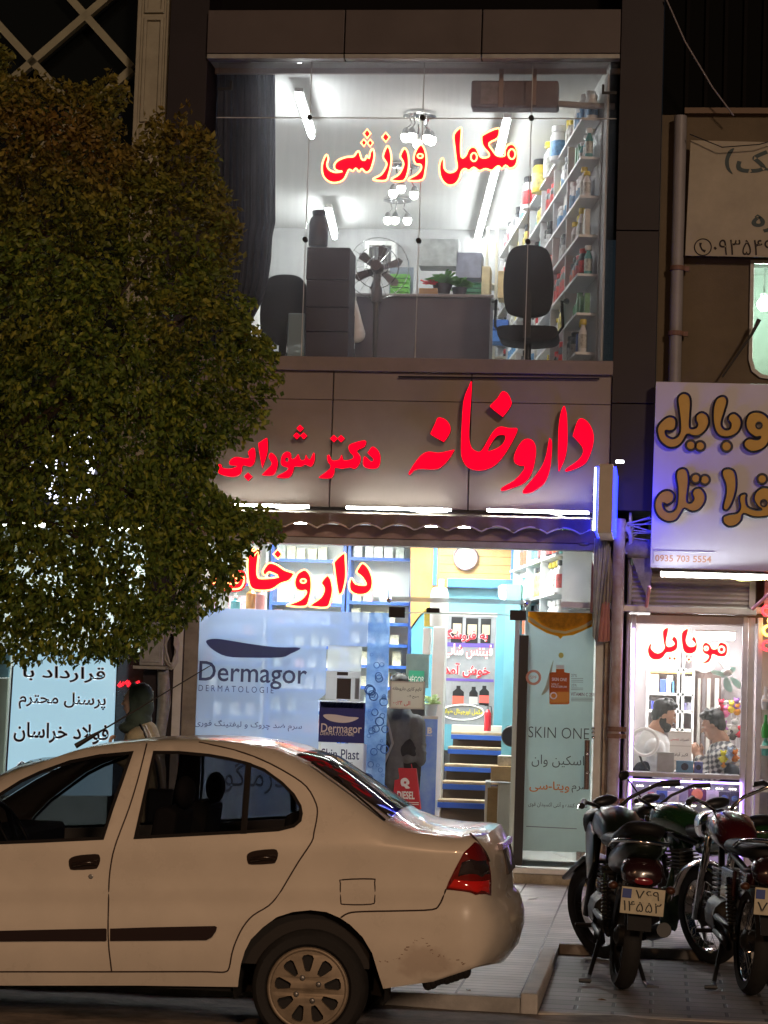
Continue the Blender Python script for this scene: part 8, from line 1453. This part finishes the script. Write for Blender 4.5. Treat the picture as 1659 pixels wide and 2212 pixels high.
shopman(1165, 1275, 20.75, math.pi-.2, .32, 'man in a grey check shirt with clasped hands inside the phone shop', pl_m, False, True)
# ---- person in white seated upstairs behind the dark boxes
SY2 = 21.4; x_ = P(709, 700, SY2).x; t = thing('person', 'person in a white coat seated upstairs behind the dark stack of boxes', 'person', (x_, SY2, UF)); zc_ = P(709, 690, SY2).z; g = G(); hc = Vector((x_, SY2, zc_+.46)); Mh = frame(math.pi/2, .2); head_g(g, hc, Mh); limb(g, [hc-Vector((0, 0, .14)), (x_, SY2, zc_+.18), (x_, SY2, zc_-.25)], [.055, .11, .13], 14)
for q in (-1, 1): limb(g, [(x_+q*.18, SY2, zc_+.15), (x_+q*.26, SY2+.05, zc_-.13), (x_+q*.16, SY2+.25, zc_-.12)], [.055, .046, .033]); hand_g(g, (x_+q*.16, SY2+.25, zc_-.12), (-q*.4, 1, 0), (0, 0, 1), 1, .5, q); limb(g, [(x_+q*.1, SY2, zc_-.28), (x_+q*.13, SY2+.42, zc_-.26), (x_+q*.13, SY2+.44, UF+.08)], [.1, .07, .045]); limb(g, [(x_+q*.13, SY2+.42, UF+.05), (x_+q*.13, SY2+.56, UF+.045)], [.045, .036])
blob(g, 'body', skin, t); hair_short(hc, Mh, t); g = G(); limb(g, [(x_, SY2, zc_+.19), (x_, SY2, zc_-.05), (x_, SY2, zc_-.3)], [.15, .19, .22], 16); limb(g, [(x_-.17, SY2, zc_+.15), (x_+.17, SY2, zc_+.15)], [.09, .09])
for q in (-1, 1): limb(g, [(x_+q*.18, SY2, zc_+.15), (x_+q*.27, SY2+.04, zc_-.13), (x_+q*.18, SY2+.2, zc_-.12)], [.09, .085, .06])
blob(g, 'white_coat', M('white coat cloth', (.75, .74, .75), .9, bump=.4, bs=16), t, .012, 3); g = G()
for q in (-1, 1): limb(g, [(x_+q*.1, SY2, zc_-.3), (x_+q*.13, SY2+.42, zc_-.27), (x_+q*.13, SY2+.44, UF+.12)], [.13, .095, .08])
blob(g, 'trousers', MATS['dark jeans'], t, .014, 3)
p = Vector((x_, SY2, zc_-.42)); st_ = thing('stool', 'round stool under the person in the white coat', 'stool', (x_, SY2, UF)); G().lathe([(.19, 0), (.2, .02), (.19, .05)], p-Vector((0, 0, .02)), n=20).build('seat', blackp, st_, smooth=40)
for k in range(4): q = k*math.pi/2+.78; G().tube([(x_+.12*math.cos(q), SY2+.12*math.sin(q), p.z-.02), (x_+.18*math.cos(q), SY2+.18*math.sin(q), UF)], .012, 6).build('leg', steel, st_)
# prototypes that only served as patterns
def drop(o):
    for c in list(o.children): drop(c)
    bpy.data.objects.remove(o)
for pr in [p for p, _ in PRO+BOXP+PBO]: drop(pr)
